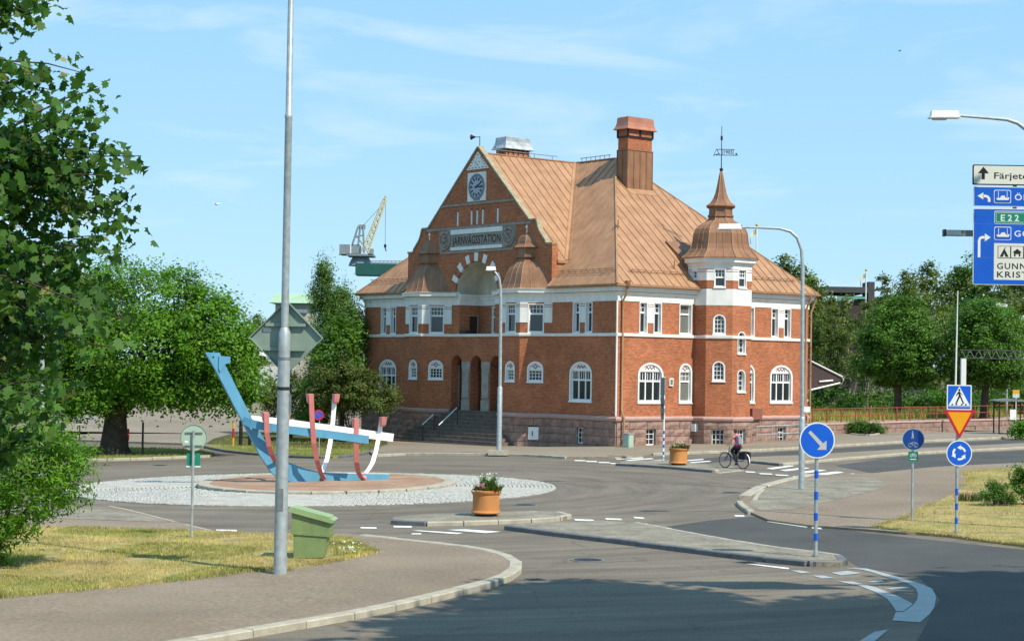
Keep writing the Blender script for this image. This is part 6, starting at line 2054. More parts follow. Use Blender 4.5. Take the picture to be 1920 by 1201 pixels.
# --- retaining wall with red railing to the right of the station
wa, wb = G(1519, 818), G(1990, 803)
root = empty('retaining_wall', label='low red granite retaining wall running right from the station', cat='wall')
dw = (wb - wa); dw.z = 0
Lw = dw.length; dw /= Lw
nw = Vector((dw.y, -dw.x, 0))
HW = .80
def wpt(a, z, o=0): q = wa + dw * a + nw * o; return (q.x, q.y, zg(q.x, q.y) + z)
b = MB(); b.hexa([wpt(0, -.4, 0), wpt(Lw, -.4, 0), wpt(Lw, -.4, -.3), wpt(0, -.4, -.3), wpt(0, HW - .08, 0), wpt(Lw, HW - .08, 0), wpt(Lw, HW - .08, -.3), wpt(0, HW - .08, -.3)]); b.build('core', M['granite'], root)
for r_, (z0, z1) in enumerate(((.0, .36), (.36, HW - .1))):
    a = 0
    while a < Lw - .1:
        e = min(a + random.uniform(.7, 1.3), Lw)
        o_ = random.uniform(.02, .07)
        b = MB(); b.hexa([wpt(a + .01, z0 + .01, o_), wpt(e - .01, z0 + .01, o_ * .8), wpt(e - .01, z0 + .01, -.02), wpt(a + .01, z0 + .01, -.02), wpt(a + .01, z1 - .01, o_), wpt(e - .01, z1 - .01, o_), wpt(e - .01, z1 - .01, -.02), wpt(a + .01, z1 - .01, -.02)])
        b.build('wall_stone', M['granite'], root); a = e
a = 0
while a < Lw - .1:
    e = min(a + 1.6, Lw); b = MB(); b.hexa([wpt(a + .01, HW - .1, .10), wpt(e - .01, HW - .1, .10), wpt(e - .01, HW - .1, -.32), wpt(a + .01, HW - .1, -.32), wpt(a + .01, HW, .08), wpt(e - .01, HW, .08), wpt(e - .01, HW, -.32), wpt(a + .01, HW, -.32)]); b.build('cap_stone', M['granite_trim'], root); a = e
root = empty('red_railing', label='rusty red two rail iron railing on top of the retaining wall', cat='railing')
for h in (.42, .85):
    b = MB(); b.tube([wpt(.3, HW + h, -.12), wpt(Lw, HW + h, -.12)], .028, 6); b.build('rail', M['rust'], root)
n = int(Lw / 1.15)
for i in range(n):
    b = MB(); a = .3 + i * (Lw - .4) / (n - 1); b.tube([wpt(a, HW - .02, -.12), wpt(a, HW + .90, -.12)], .04, 6); b.build('post', M['rust'], root)
# terrace behind the wall
vs_ = [tuple(wa - nw * .2)[:2], tuple(wb - nw * .2)[:2], (75, 175), (20, 175), tuple(wa - nw * 16)[:2]]
sheet('terrace_meadow', vs_, HW - .06, M['meadow'], thick=1.0)
a_, b_ = wa - nw * 1.2, wb - nw * 1.2
sheet('terrace_path', [tuple((wa - nw * .6))[:2], tuple((wb - nw * .6))[:2], tuple((wb - nw * 3.4))[:2], tuple((wa - nw * 3.4))[:2]], HW - .05, M['footway'])
# yellow buffer trolley at the end of the platform
P = wa + dw * .7 - nw * 1.4; P.z = zg(P.x, P.y) + HW - .05
root = empty('yellow_trolley', P, .6, label='yellow wheeled trolley with a dark round lamp by the corner of the station', cat='trolley')
for x in (-.35, .35):
    b = MB(); b.tube([(x, -.3, 0), (x * .5, 0, .8)], .05, 6); b.tube([(x, .3, 0), (x * .5, 0, .8)], .05, 6); b.build('leg', M['yellow_paint'], root)
b = MB(); b.prism([(-.5, -.1, .45), (.3, -.1, .7), (.35, -.1, .95), (-.4, -.1, .75)], (0, .2, 0)); b.build('body', M['yellow_paint'], root)
b = MB(); b.box(.1, .4, -.12, .12, .8, 1.2); b.build('motor', M['ornament'], root)
b = MB(); b.tube([(.3, -.1, 1.42), (.3, .1, 1.42)], .22, 14); b.build('lamp', M['black'], root)
b = MB(); b.tube([(.3, -.12, 1.42), (.3, -.1, 1.42)], .10, 12); b.build('lens', M['lamp_glass'], root)

# --- planting bed kerb
bedp = PX([(1566, 812), (1630, 819), (1662, 812), (1600, 804)])
sheet('planting_bed', bedp, .12, M['soil'], thick=.3)
kerb(bedp[:3], h=.16, wd=.2)

# --- bus shelter, tram-like gantry, masts
P = G(1893, 815, .05); k = pm(P)
root = empty('bus_shelter', P, label='small dark framed glass bus shelter at the right edge', cat='bus shelter')
w2, dp, hh = .62, 1.2, (815 - 752) / k
for x in (-w2, w2):
    for y in (0, dp):
        b = MB(); b.box(x - .035, x + .035, y - .035, y + .035, 0, hh); b.build('post', M['iron'], root)
b = MB(); b.prism([(-w2 - .25, -.2, hh), (w2 + .8, -.2, hh), (w2 + .8, -.2, hh + .05), (0, -.2, hh + .16), (-w2 - .25, -.2, hh + .05)], (0, dp + .4, 0)); b.build('roof', M['steel_dark'], root)
b = MB(); b.box(-w2, w2, -.02, .02, .05, .12); b.build('bottom_rail', M['iron'], root)
b = MB(); b.box(.0, .35, -.06, -.03, .9, 1.5); b.build('timetable', M['sign_white'], root)
P2 = G(1900, 812, .05)
root = empty('bus_stop_pole', P2, label='pale bus stop pole with a yellow topped sign beside the shelter', cat='bus stop sign')
b = MB(); b.tube([(0, -.5, 0), (0, -.5, 2.5)], .03, 6); b.build('post', M['lamp_white'], root)
b = MB(); b.box(-.2, .2, -.52, -.48, 2.15, 2.4); b.build('plate', M['lamp_glass'], root)
b = MB(); b.box(-.2, .2, -.53, -.47, 2.4, 2.62); b.build('yellow_plate', M['yellow_paint'], root)
YG = 118
P = at(1805, 790, YG); P.z = zg(P.x, YG) + .7
root = empty('lattice_gantry', label='pale gantry post carrying a dark lattice boom across the right linden', cat='gantry')
zt_ = at(1805, 672, YG).z
b = MB(); b.box(P.x - .16, P.x + .16, YG - .16, YG + .16, P.z, zt_); b.build('mast', M['lamp_white'], root)
x0 = at(1800, 660, YG).x
b = MB()
z0_, z1_ = zt_ + .02, zt_ + .55
for z in (z0_, z1_): b.tube([(x0, YG, z), (x0 + 9, YG, z)], .035, 5)
b.build('chord', M['iron'], root)
for i in range(16):
    b = MB(); x = x0 + .1 + i * .56; b.tube([(x, YG, z1_), (x + .28, YG, z0_)], .022, 5); b.tube([(x + .28, YG, z0_), (x + .56, YG, z1_)], .016, 4); b.build('lattice_bar', M['steel_dark'], root)
P = at(1790, 790, 116); P.z = zg(P.x, 116) + .7
root = empty('slim_mast', P, label='thin pale mast standing between the two clipped lindens', cat='mast')
b = MB(); h = at(1797, 545, 116).z - P.z; b.tube([(0, 0, 0), (.12, 0, h)], [.08, .03], 8); b.build('shaft', M['lamp_white'], root)
b = MB(); b.lathe([(.14, 0), (.14, .1)], 8); b.build('foot', M['steel_dark'], root)

# --- iron covers and gullies in the carriageway
for px_, py_, lb in ((1102, 1049, 'round iron manhole cover in the near carriageway left of the splitter island'), (985, 946, 'round iron manhole cover between the near flower pot and the roundabout'), (1372, 923, 'round iron manhole cover left of the cobbled corner'), (300, 872, 'round iron manhole cover on the far side of the roundabout at left')):
    P = G(px_, py_, .004)
    root = empty('manhole_cover', P, label=lb, cat='manhole cover', group='iron manhole covers')
    b = MB(); b.lathe([(.36, -.05), (.36, .006), (.31, .007), (.31, .002)], 22); b.build('frame', M['steel_dark'], root)
    b = MB(); b.lathe([(.30, -.05), (.30, .006)], 22)
    for i in range(-4, 5):
        h_ = math.sqrt(.28 ** 2 - (i * .06) ** 2); b.box(i * .06 - .012, i * .06 + .012, -h_, h_, .005, .011)
    b.build('lid', M['iron'], root)
for px_, py_, lb in ((1003, 1086, 'small iron gully grate by the curved kerb of the left footway'), (1400, 1054, 'small iron gully grate under the kerb of the splitter island')):
    P = G(px_, py_, .004)
    root = empty('gully_grate', P, .5, label=lb, cat='drain cover')
    b = MB(); b.box(-.22, .22, -.22, .22, -.05, .002); b.build('frame', M['steel_dark'], root)
    b = MB()
    for i in range(6): b.box(-.18, .18, -.17 + i * .062, -.145 + i * .062, 0, .008)
    b.build('bars', M['iron'], root)

# ================================================================== the ship sculpture on the roundabout
K0, K1 = G(540, 903, .15), G(729, 898.5, .15)
kd = (K1 - K0); kd.z = 0; kd.normalize()
kn = Vector((kd.y, -kd.x, 0))                     # towards the camera
def hull(px_, py_, lat=0.0):
    return onplane(px_, py_, K0 + kn * lat, kn)
root = empty('ship_sculpture', label='blue, white and red steel ship prow sculpture standing on the roundabout island', cat='sculpture')
STEM = [(385, 660), (411, 661), (416, 668), (423, 685), (447, 733), (472, 783), (486, 806), (505, 840), (522, 856), (541, 866), (570, 877), (596, 884), (620, 886), (731, 888), (728, 899), (640, 902), (549, 903), (524, 897), (510, 886), (489, 855), (454, 788), (431, 744), (408, 699)]
pts = [hull(x, y, .11) for x, y in STEM]
b = MB()
n = len(pts)
_, tf = tri2d([(p_.dot(kd), p_.z) for p_ in pts])
b.m = 0
back = [p_ - kn * .22 for p_ in pts]
b.add(pts, tf); b.add(back, [f[::-1] for f in tf])
for i in range(n):
    j = (i + 1) % n
    b.m = 1 if 2 <= i <= 12 else 0                # inboard edge in white: the sunlight on it is put into the colour
    b.quad(pts[i], pts[j], back[j], back[i])
b.build('stem_and_keel', [M['ship_blue'], M['ship_white']], root)
b = MB()
q = [hull(x, y, .16) for x, y in ((411, 667), (432, 668), (432, 681), (424, 681), (413, 697), (410, 690))]
b.prism(q, kn * -.32); b.build('figurehead', M['ship_blue'], root)
b = MB(); c = hull(400, 669, .115); b.tube([c, c + kn * .01], .03, 10); b.build('eye', M['sign_black'], root)
def plank(name, path, wd, th, m, lats, m_in=None):
    """A strake: centre line in photograph pixels, each point at its own distance off the keel."""
    P = [hull(x, y, l) for (x, y), l in zip(path, lats)]
    b = MB()
    vs_ = []
    for i, p_ in enumerate(P):
        t = (P[min(i + 1, len(P) - 1)] - P[max(i - 1, 0)]).normalized()
        s = t.cross(Vector((0, 0, 1))).normalized()
        u = s.cross(t).normalized()
        vs_ += [p_ - u * wd - s * th, p_ - u * wd + s * th, p_ + u * wd + s * th, p_ + u * wd - s * th]
    fs, mi = [], []
    for i in range(len(P) - 1):
        for k in range(4):
            b.m = 1 if (m_in and k in (1, 3) and ((k == 1) == (lats[-1] > 0))) else 0
            b.add([vs_[i * 4 + k], vs_[i * 4 + (k + 1) % 4], vs_[i * 4 + 4 + (k + 1) % 4], vs_[i * 4 + 4 + k]], [(0, 1, 2, 3)])
    b.m = 0
    b.add(vs_[:4], [(0, 1, 2, 3)]); b.add(vs_[-4:], [(0, 1, 2, 3)])
    return b.build(name, [M[m], M[m_in or m]], root)
plank('near_strake', [(457, 787), (470, 793), (490, 798), (530, 804), (600, 812), (691, 824)], .135, .035, 'ship_blue', [.14, .30, .48, .70, .95, 1.05])
plank('far_strake', [(470, 786), (500, 789), (540, 793), (620, 804), (737, 820)], .14, .035, 'ship_white', [-.14, -.35, -.6, -.9, -1.05])
def rib(near, far, nl, fl):
    for nm, path, lat, sgn in (('near_arm', near, nl, 1), ('far_arm', far, fl, -1)):
        P = [hull(x, y, l) for (x, y), l in zip(path, lat)]
        b = MB()
        for i in range(len(P) - 1):
            t = (P[i + 1] - P[i]).normalized()
            a = kd * .085
            o_ = t.cross(kd).normalized() * .05
            if o_.dot(kn) * sgn < 0: o_ = -o_
            p0, p1 = P[i] - t * .01, P[i + 1] + t * .01
            b.m = 0
            b.hexa([p0 - a - o_ * 0, p0 + a - o_ * 0, p0 + a + o_, p0 - a + o_, p1 - a - o_ * 0, p1 + a - o_ * 0, p1 + a + o_, p1 - a + o_])
            b.m = 1
            b.hexa([p0 - a * .92 - o_ * .35, p0 + a * .92 - o_ * .35, p0 + a * .92, p0 - a * .92, p1 - a * .92 - o_ * .35, p1 + a * .92 - o_ * .35, p1 + a * .92, p1 - a * .92])
        b.build(nm, [M['ship_red'], M['ship_white'] if sgn < 0 else M['ship_pink']], root)
        b = MB(); e = P[0]
        h_ = -kn * sgn * .17
        c = e + h_ * .9 + Vector((0, 0, -.13))
        hx, hz_ = kd * .10, Vector((0, 0, .17))
        b.hexa([c - hx * .8 - h_ * .5 - hz_, c + hx * .8 - h_ * .5 - hz_, c + hx * .8 + h_ * .5 - hz_ * .6, c - hx * .8 + h_ * .5 - hz_ * .6, c - hx - h_ - hz_ * -1, c + hx - h_ + hz_, c + hx + h_ + hz_, c - hx + h_ + hz_])
        b.build('head', M['ship_pink'], root)
    a, c = hull(*near[-1], nl[-1]), hull(*far[-1], fl[-1])
    b = MB(); b.obox((a + c) / 2 + Vector((0, 0, .03)), (c - a) / 2, kd * .07, Vector((0, 0, .035))); b.build('floor_timber', M['ship_pink'], root)
rib([(583, 740), (585, 790), (588, 830), (594, 862), (601, 885), (607, 896)], [(628, 740), (624, 790), (619, 830), (613, 860), (606, 881), (600, 889)], [.95, .98, .92, .72, .42, .22], [-.95, -.98, -.92, -.72, -.42, -.15])
rib([(668, 786), (667, 830), (668, 865), (671, 882), (676, 892), (683, 898)], [(716, 783), (711, 815), (704, 848), (698, 868), (691, 880), (684, 888)], [.95, .98, .85, .62, .40, .22], [-.95, -.98, -.92, -.70, -.40, -.15])
rib([(499, 774), (500, 810), (504, 835), (509, 850), (514, 860), (518, 864)], [(536, 774), (534, 800), (531, 825), (527, 842), (522, 853), (518, 859)], [.75, .76, .66, .5, .3, .18], [-.75, -.76, -.66, -.5, -.3, -.15])

# ================================================================== cyclist
S_ = .88
hd_ = Vector((-.68, .73, 0)).normalized()
Pr = G(1393, 878, .004)
BK = empty('bicycle', Pr, math.atan2(hd_.y, hd_.x), label='dark blue bicycle with black panniers ridden across by the crossing island', cat='bicycle')
def X3(x, y, z): return (x * S_, y * S_, z * S_)
WB, WR = 1.06, .345
for x, nm in ((0, 'rear_wheel'), (WB, 'front_wheel')):
    w_ = empty('wheel', parent=BK)
    b = MB(); b.torus(X3(x, 0, WR), (0, 1, 0), WR * S_, .021 * S_, 32, 6); b.build('tyre', M['black'], w_, smooth=True)
    b = MB(); b.torus(X3(x, 0, WR), (0, 1, 0), (WR - .025) * S_, .010 * S_, 32, 5); b.build('rim', M['steel'], w_, smooth=True)
    b = MB()
    for k in range(14):
        a = 2 * math.pi * k / 14
        b.tube([X3(x, 0, WR), X3(x + (WR - .02) * math.cos(a), 0, WR + (WR - .02) * math.sin(a))], .0022, 3)
    b.tube([X3(x, -.05, WR), X3(x, .05, WR)], .02, 6)
    b.build('spokes', M['steel'], w_)
b = MB()
def tb(a, c, r=.016): b.tube([X3(*a), X3(*c)], r, 6)
tb((0, .04, WR), (.43, 0, .30)); tb((0, -.04, WR), (.43, 0, .30)); tb((0, .05, WR), (.30, 0, .80), .010); tb((0, -.05, WR), (.30, 0, .80), .010)
tb((.43, 0, .30), (.27, 0, .90)); tb((.43, 0, .30), (.88, 0, .68), .018); tb((.38, 0, .52), (.86, 0, .80), .015); tb((.85, 0, .62), (.82, 0, .92), .018)
tb((.86, .04, .66), (WB, .045, WR), .013); tb((.86, -.04, .66), (WB, -.045, WR), .013)
b.build('frame', M['bike_blue'], BK)
b = MB(); tb((.82, 0, .92), (.80, 0, 1.02), .012); tb((.80, -.27, 1.05), (.80, .27, 1.05), .012); tb((.80, .27, 1.05), (.66, .30, 1.05), .014); tb((.80, -.27, 1.05), (.66, -.30, 1.05), .014); b.build('handlebar', M['steel_dark'], BK)
b = MB(); b.prism([X3(*p_) for p_ in ((.12, -.10, .92), (.12, .10, .92), (.28, .05, .94), (.42, .02, .93), (.42, -.02, .93), (.28, -.05, .94))], (0, 0, .05)); b.build('saddle', M['black'], BK)
for x, a0, a1 in ((0, 40, 190), (WB, 50, 160)):
    b = MB()
    n_ = 12
    for k in range(n_):
        t0, t1 = rad(a0 + (a1 - a0) * k / n_), rad(a0 + (a1 - a0) * (k + 1) / n_)
        r = WR + .045
        b.quad(X3(x + r * math.cos(t0), -.03, WR + r * math.sin(t0)), X3(x + r * math.cos(t1), -.03, WR + r * math.sin(t1)), X3(x + r * math.cos(t1), .03, WR + r * math.sin(t1)), X3(x + r * math.cos(t0), .03, WR + r * math.sin(t0)))
    b.build('mudguard', M['sign_white'], BK)
for s in (-1, 1):
    b = MB(); b.box(-.28 * S_, .10 * S_, (s * .14 - .07) * S_, (s * .14 + .07) * S_, .42 * S_, .76 * S_); b.build('pannier', M['dark_cloth'], BK)
b = MB(); b.box(-.30 * S_, .22 * S_, -.06 * S_, .06 * S_, .77 * S_, .79 * S_); b.build('rack', M['steel_dark'], BK)
b = MB(); b.lathe([(.09 * S_, -.006), (.09 * S_, .006)], 14); b.xform(Matrix.Translation(X3(.43, -.05, .30)) @ Matrix.Rotation(rad(90), 4, 'X'))
b.tube([X3(.43, -.09, .30), X3(.50, -.09, .15)], .010, 5); b.tube([X3(.43, .09, .30), X3(.36, .09, .45)], .010, 5)
b.box(.44 * S_, .56 * S_, -.16 * S_, -.09 * S_, .13 * S_, .155 * S_); b.box(.30 * S_, .42 * S_, .09 * S_, .16 * S_, .44 * S_, .465 * S_)
b.build('cranks', M['steel_dark'], BK)

# rider: one skin surface grown over a posed skeleton
J = [  # name, position, radius, parent
    ((.26, 0, 1.02), .135, -1), ((.30, 0, 1.18), .115, 0), ((.36, 0, 1.34), .125, 1), ((.40, 0, 1.46), .09, 2), ((.42, 0, 1.53), .05, 3), ((.45, 0, 1.60), .058, 4), ((.47, 0, 1.69), .095, 5), ((.475, 0, 1.78), .075, 6),
    ((.40, .17, 1.44), .062, 3), ((.55, .23, 1.24), .044, 8), ((.68, .28, 1.08), .034, 9), ((.73, .28, 1.07), .036, 10),
    ((.40, -.17, 1.44), .062, 3), ((.55, -.23, 1.24), .044, 12), ((.68, -.28, 1.08), .034, 13), ((.73, -.28, 1.07), .036, 14),
    ((.28, .11, .98), .105, 0), ((.58, .13, .80), .075, 16), ((.37, .12, .52), .048, 17), ((.36, .12, .49), .045, 18), ((.46, .12, .47), .035, 19),
    ((.28, -.11, .98), .105, 0), ((.62, -.13, .62), .075, 21), ((.47, -.12, .22), .048, 22), ((.46, -.12, .19), .045, 23), ((.57, -.12, .165), .035, 24)]
me = bpy.data.meshes.new('person')
me.from_pydata([X3(*j[0]) for j in J], [(i, j[2]) for i, j in enumerate(J) if j[2] >= 0], [])
ob = link('person', me)
md = ob.modifiers.new('skin', 'SKIN')
for i, j in enumerate(J):
    sv = me.skin_vertices[0].data[i]
    sv.radius = (j[1] * S_, j[1] * S_)
    sv.use_root = (i == 0)
ms = ob.modifiers.new('sub', 'SUBSURF'); ms.levels = 2; ms.render_levels = 2
dg = bpy.context.evaluated_depsgraph_get(); dg.update()
m2 = bpy.data.meshes.new_from_object(ob.evaluated_get(dg))
ob.modifiers.clear()
ob.data = m2
m2.materials.clear(); m2.materials.append(M['skin'])
m2.polygons.foreach_set('use_smooth', [True] * len(m2.polygons))
ob.location = Pr; ob.rotation_euler = (0, 0, math.atan2(hd_.y, hd_.x))
tag(ob, 'cyclist in pink top and dark trousers with grey backpack passing the crossing island', 'person')
def garment(name, test, off, m):
    """Cloth that follows the body: the faces of one region, moved out along their normals."""
    vs_, fs, idx = [], [], {}
    for p_ in m2.polygons:
        c = p_.center / S_
        if not test(c): continue
        f = []
        for vi in p_.vertices:
            if vi not in idx:
                idx[vi] = len(vs_); v = m2.vertices[vi]; vs_.append(tuple(v.co + v.normal * off))
            f.append(idx[vi])
        fs.append(tuple(f))
    b = MB(); b.add(vs_, fs); return b.build(name, M[m], ob, smooth=True)
garment('top', lambda c: 1.02 < c.z < 1.50 and abs(c.y) < .155 and c.x < .54, .012, 'pink_cloth')
garment('trousers', lambda c: c.z <= 1.05 and (c.x < .64) and c.z > (.24 if c.y < 0 else .54) and abs(c.y) < .25 and not (abs(c.y) > .2 and c.z > .95), .014, 'dark_cloth')
garment('shoes', lambda c: c.z <= (.23 if c.y < 0 else .53) and c.z < .6, .01, 'black')
garment('hair', lambda c: c.z > 1.60 and (c.x < .475 or c.z > 1.76), .014, 'hair')
b = MB(); b.hexa([X3(.14, -.13, 1.10), X3(.26, -.14, 1.08), X3(.26, .14, 1.08), X3(.14, .13, 1.10), X3(.20, -.11, 1.44), X3(.31, -.12, 1.46), X3(.31, .12, 1.46), X3(.20, .11, 1.44)]); b.build('backpack', M['grey_cloth'], ob)
b = MB()
for s in (-1, 1):
    b.sphere(X3(.565, s * .035, 1.705), .012 * S_, 6, 4)
b.build('eyes', M['sign_black'], ob)
b = MB(); b.sphere(X3(.575, 0, 1.67), .018 * S_, 6, 4); b.build('nose', M['skin'], ob)
b = MB(); b.box(.545 * S_, .563 * S_, -.025 * S_, .025 * S_, 1.625 * S_, 1.635 * S_); b.build('mouth', M['ship_red'], ob)
for s in (-1, 1):
    b = MB()
    for f in range(4):
        y = s * (.275 + .0) + (f - 1.5) * .0
        x0 = .70 + .018 * f
        b.tube([X3(x0, s * .27, 1.085), X3(x0 + .01, s * .305, 1.075), X3(x0 + .012, s * .315, 1.045), X3(x0, s * .295, 1.028)], [.010, .010, .009, .007], 5)
    b.tube([X3(.70, s * .255, 1.08), X3(.73, s * .245, 1.055), X3(.74, s * .262, 1.035)], [.011, .010, .008], 5)
    b.build('hand', M['skin'], ob)

# ================================================================== trees and plants
def leaf_mesh(name, C_, Nn, L_, Wd, m, rng, shape='rhomb', curl=0.0):
    """C_: centres, Nn: rough normals, L_: half lengths; each leaf its own small face."""
    n = len(C_)
    Nn = Nn / np.linalg.norm(Nn, axis=1, keepdims=True)
    T = rng.normal(size=(n, 3)); T[:, 2] -= curl
    T -= (T * Nn).sum(1, keepdims=True) * Nn
    T /= np.linalg.norm(T, axis=1, keepdims=True)
    Bv = np.cross(Nn, T)
    L_ = np.asarray(L_).reshape(-1, 1)
    if shape == 'rhomb':
        prof = [(-1, 0), (-.1, Wd), (1, 0), (-.1, -Wd)]
    elif shape == 'maple':
        h = [(.36, -.14), (.33, .05), (.62, .25), (.36, .36), (.40, .62), (.19, .66), (0, 1.0)]
        prof = [(z * 1.1 - .4, x * 1.1) for x, z in [(0, -.08)] + h] + [(z * 1.1 - .4, -x * 1.1) for x, z in reversed(h[:-1])]
    k = len(prof)
    V = np.empty((n, k, 3))
    for i, (a, b_) in enumerate(prof):
        bend = -0.55 * abs(b_) if shape == 'maple' else 0
        V[:, i] = C_ + T * L_ * a + Bv * L_ * b_ + Nn * L_ * bend
    me = bpy.data.meshes.new(name)
    me.vertices.add(n * k)
    me.vertices.foreach_set('co', V.reshape(-1).astype(np.float32))
    me.loops.add(n * k)
    me.loops.foreach_set('vertex_index', np.arange(n * k, dtype=np.int32))
    me.polygons.add(n)
    me.polygons.foreach_set('loop_start', np.arange(0, n * k, k, dtype=np.int32))
    me.update(calc_edges=True)
    me.validate()
    me.materials.append(m)
    return me

def crown_pts(blobs, per, rc, rng, shell=.5, flat_=.7):
    C_, Nn = [], []
    for cx, cy, cz, rx, ry, rz, nc in blobs:
        d = rng.normal(size=(nc, 3)); d /= np.linalg.norm(d, axis=1, keepdims=True)
        r = (shell ** 3 + (1 - shell ** 3) * rng.random((nc, 1))) ** (1 / 3)
        cc = d * r * np.array([rx, ry, rz]) * rng.uniform(.88, 1.10, (nc, 1))
        s = rng.uniform(.5, 1.55, (nc, 1))
        off = rng.normal(size=(nc, per, 3)) * .55
        off *= np.array([1, 1, flat_]) * rc * s[:, None]
        C_.append((cc[:, None] + off + np.array([cx, cy, cz])).reshape(-1, 3))
        nn = (cc / np.array([rx, ry, rz]) * .8 + np.array([0, 0, .75]))[:, None] + rng.normal(size=(nc, per, 3)) * .6
        Nn.append(nn.reshape(-1, 3))
    return np.concatenate(C_), np.concatenate(Nn)

def crown_mesh(name, blobs, per, rc, ls, m, seed, shell=.5, flat_=.7, Wd=.55, curl=0.3):
    rng = np.random.default_rng(seed)
    C_, Nn = crown_pts(blobs, per, rc, rng, shell, flat_)
    return leaf_mesh(name, C_, Nn, ls * rng.uniform(.6, 1.25, len(C_)), Wd, M[m], rng, curl=curl)

def wood(b, rnd, p0, d, ln, r, depth, spread=.6, upw=.15):
    """A limb that bends and forks."""
    p = Vector(p0); d = Vector(d).normalized()
    pts, rs = [p.copy()], [r]
    for i in range(4):
        d = (d + Vector((rnd.gauss(0, .14), rnd.gauss(0, .14), rnd.gauss(upw, .10)))).normalized()
        p = p + d * ln / 4
        pts.append(p.copy()); rs.append(r * (1 - .16 * (i + 1)))
    b.tube(pts, rs, 7 if depth > 1 else 5)
    if depth > 0:
        for k in range(rnd.choice((2, 3))):
            a = Vector((rnd.gauss(0, 1), rnd.gauss(0, 1), rnd.gauss(.1, .5))).normalized()
            i = rnd.choice((2, 3, 4))
            wood(b, rnd, pts[i], (d + a * spread * 1.3), ln * rnd.uniform(.55, .8), rs[i] * .62, depth - 1, spread, upw)

def tree(name, P, label, cat, trunk_h, r, crown, limbs=5, limb_len=3.0, seed=1, bark='bark', group=None, flare=1.5, depth=2, upw=.12):
    rnd = random.Random(seed)
    root = empty(name, P, label=label, cat=cat, group=group)
    b = MB()
    b.tube([(0, 0, -.3), (0, 0, .0), (rnd.gauss(0, .03), 0, .35), (rnd.gauss(0, .06), rnd.gauss(0, .06), trunk_h * .6), (rnd.gauss(0, .08), rnd.gauss(0, .08), trunk_h)], [r * flare * 1.1, r * flare, r * 1.12, r * .95, r * .8], 12)
    for k in range(limbs):
        a = 2 * math.pi * (k + rnd.uniform(-.3, .3)) / max(limbs, 1)
        wood(b, rnd, (0, 0, trunk_h * rnd.uniform(.8, 1.0)), (math.cos(a) * .9, math.sin(a) * .9, rnd.uniform(.35, 1.0)), limb_len, r * .5, depth, upw=upw)
    b.build('trunk', M[bark], root, smooth=True)
    link('crown', crown, root)
    return root

# the old spreading tree on the lawn corner
P = G(214, 850, .1); kk = pm(P)
def tl_(px_, py_): return ((px_ - 214) / kk, (850 - py_) / kk)
blobs = []
for px_, py_, rx, rz, nc in ((240, 560, 150, 75, 95), (120, 590, 130, 80, 70), (380, 610, 100, 62, 62), (250, 660, 190, 75, 110), (420, 660, 62, 60, 38), (90, 680, 130, 80, 60), (330, 715, 120, 55, 64), (160, 735, 110, 45, 50), (440, 720, 48, 48, 26), (20, 600, 90, 90, 36)):
    x, z = tl_(px_, py_)
    blobs.append((x, RNG.uniform(-1.2, 1.2), z, rx / kk, rx / kk * .95 if rx > 80 else 2.0, rz / kk, nc))
tree('spreading_tree', P, 'huge old spreading tree with a thick trunk on the lawn corner at left', 'tree', 1.9, .62, crown_mesh('crown', blobs, 165, .72, .10, 'leaf_bright', 2, shell=.62), limbs=7, limb_len=4.2, seed=4, flare=1.5)

# weeping birch behind the column, and a leafy tree in front of it
P = at(640, 760, 108); P.z = zg(P.x, 108); kk = pm(P)
blobs = []
rng = np.random.default_rng(3)
for px_, py_, rx, rz, nc in ((608, 448, 12, 22, 16), (600, 485, 18, 34, 26), (614, 520, 30, 44, 50), (636, 500, 18, 34, 24), (640, 550, 40, 50, 64), (664, 540, 18, 36, 26), (652, 600, 36, 56, 66), (676, 580, 14, 40, 22), (630, 660, 46, 60, 66), (596, 580, 20, 54, 34), (600, 640, 26, 50, 34)):
    blobs.append(((px_ - 640) / kk, rng.uniform(-.6, .6), (760 - py_) / kk - 0.0, rx / kk, rx / kk, rz / kk, nc))
tree('weeping_birch', P, 'tall drooping birch left of the station, its tip against the sky', 'tree', 7.5, .14, crown_mesh('crown', blobs, 130, .40, .08, 'leaf_birch', 7, shell=.2, flat_=1.5, Wd=.42, curl=1.6), limbs=5, limb_len=1.3, seed=9, bark='bark_pale', flare=1.1)
P = at(640, 800, 101); P.z = zg(P.x, 101); kk = pm(P)
blobs = [((px_ - 640) / kk, rng.uniform(-.4, .4), (800 - py_) / kk, rx / kk, rx / kk, rz / kk, nc) for px_, py_, rx, rz, nc in ((628, 640, 42, 50, 52), (604, 690, 42, 44, 44), (650, 690, 28, 50, 34), (582, 740, 30, 40, 22), (640, 590, 30, 34, 24))]
tree('leafy_tree', P, 'bright leafy tree filling the gap between the diamond sign and the station', 'tree', 3.0, .13, crown_mesh('crown', blobs, 80, .45, .10, 'leaf_mid', 12, shell=.45), limbs=5, limb_len=2.0, seed=3)
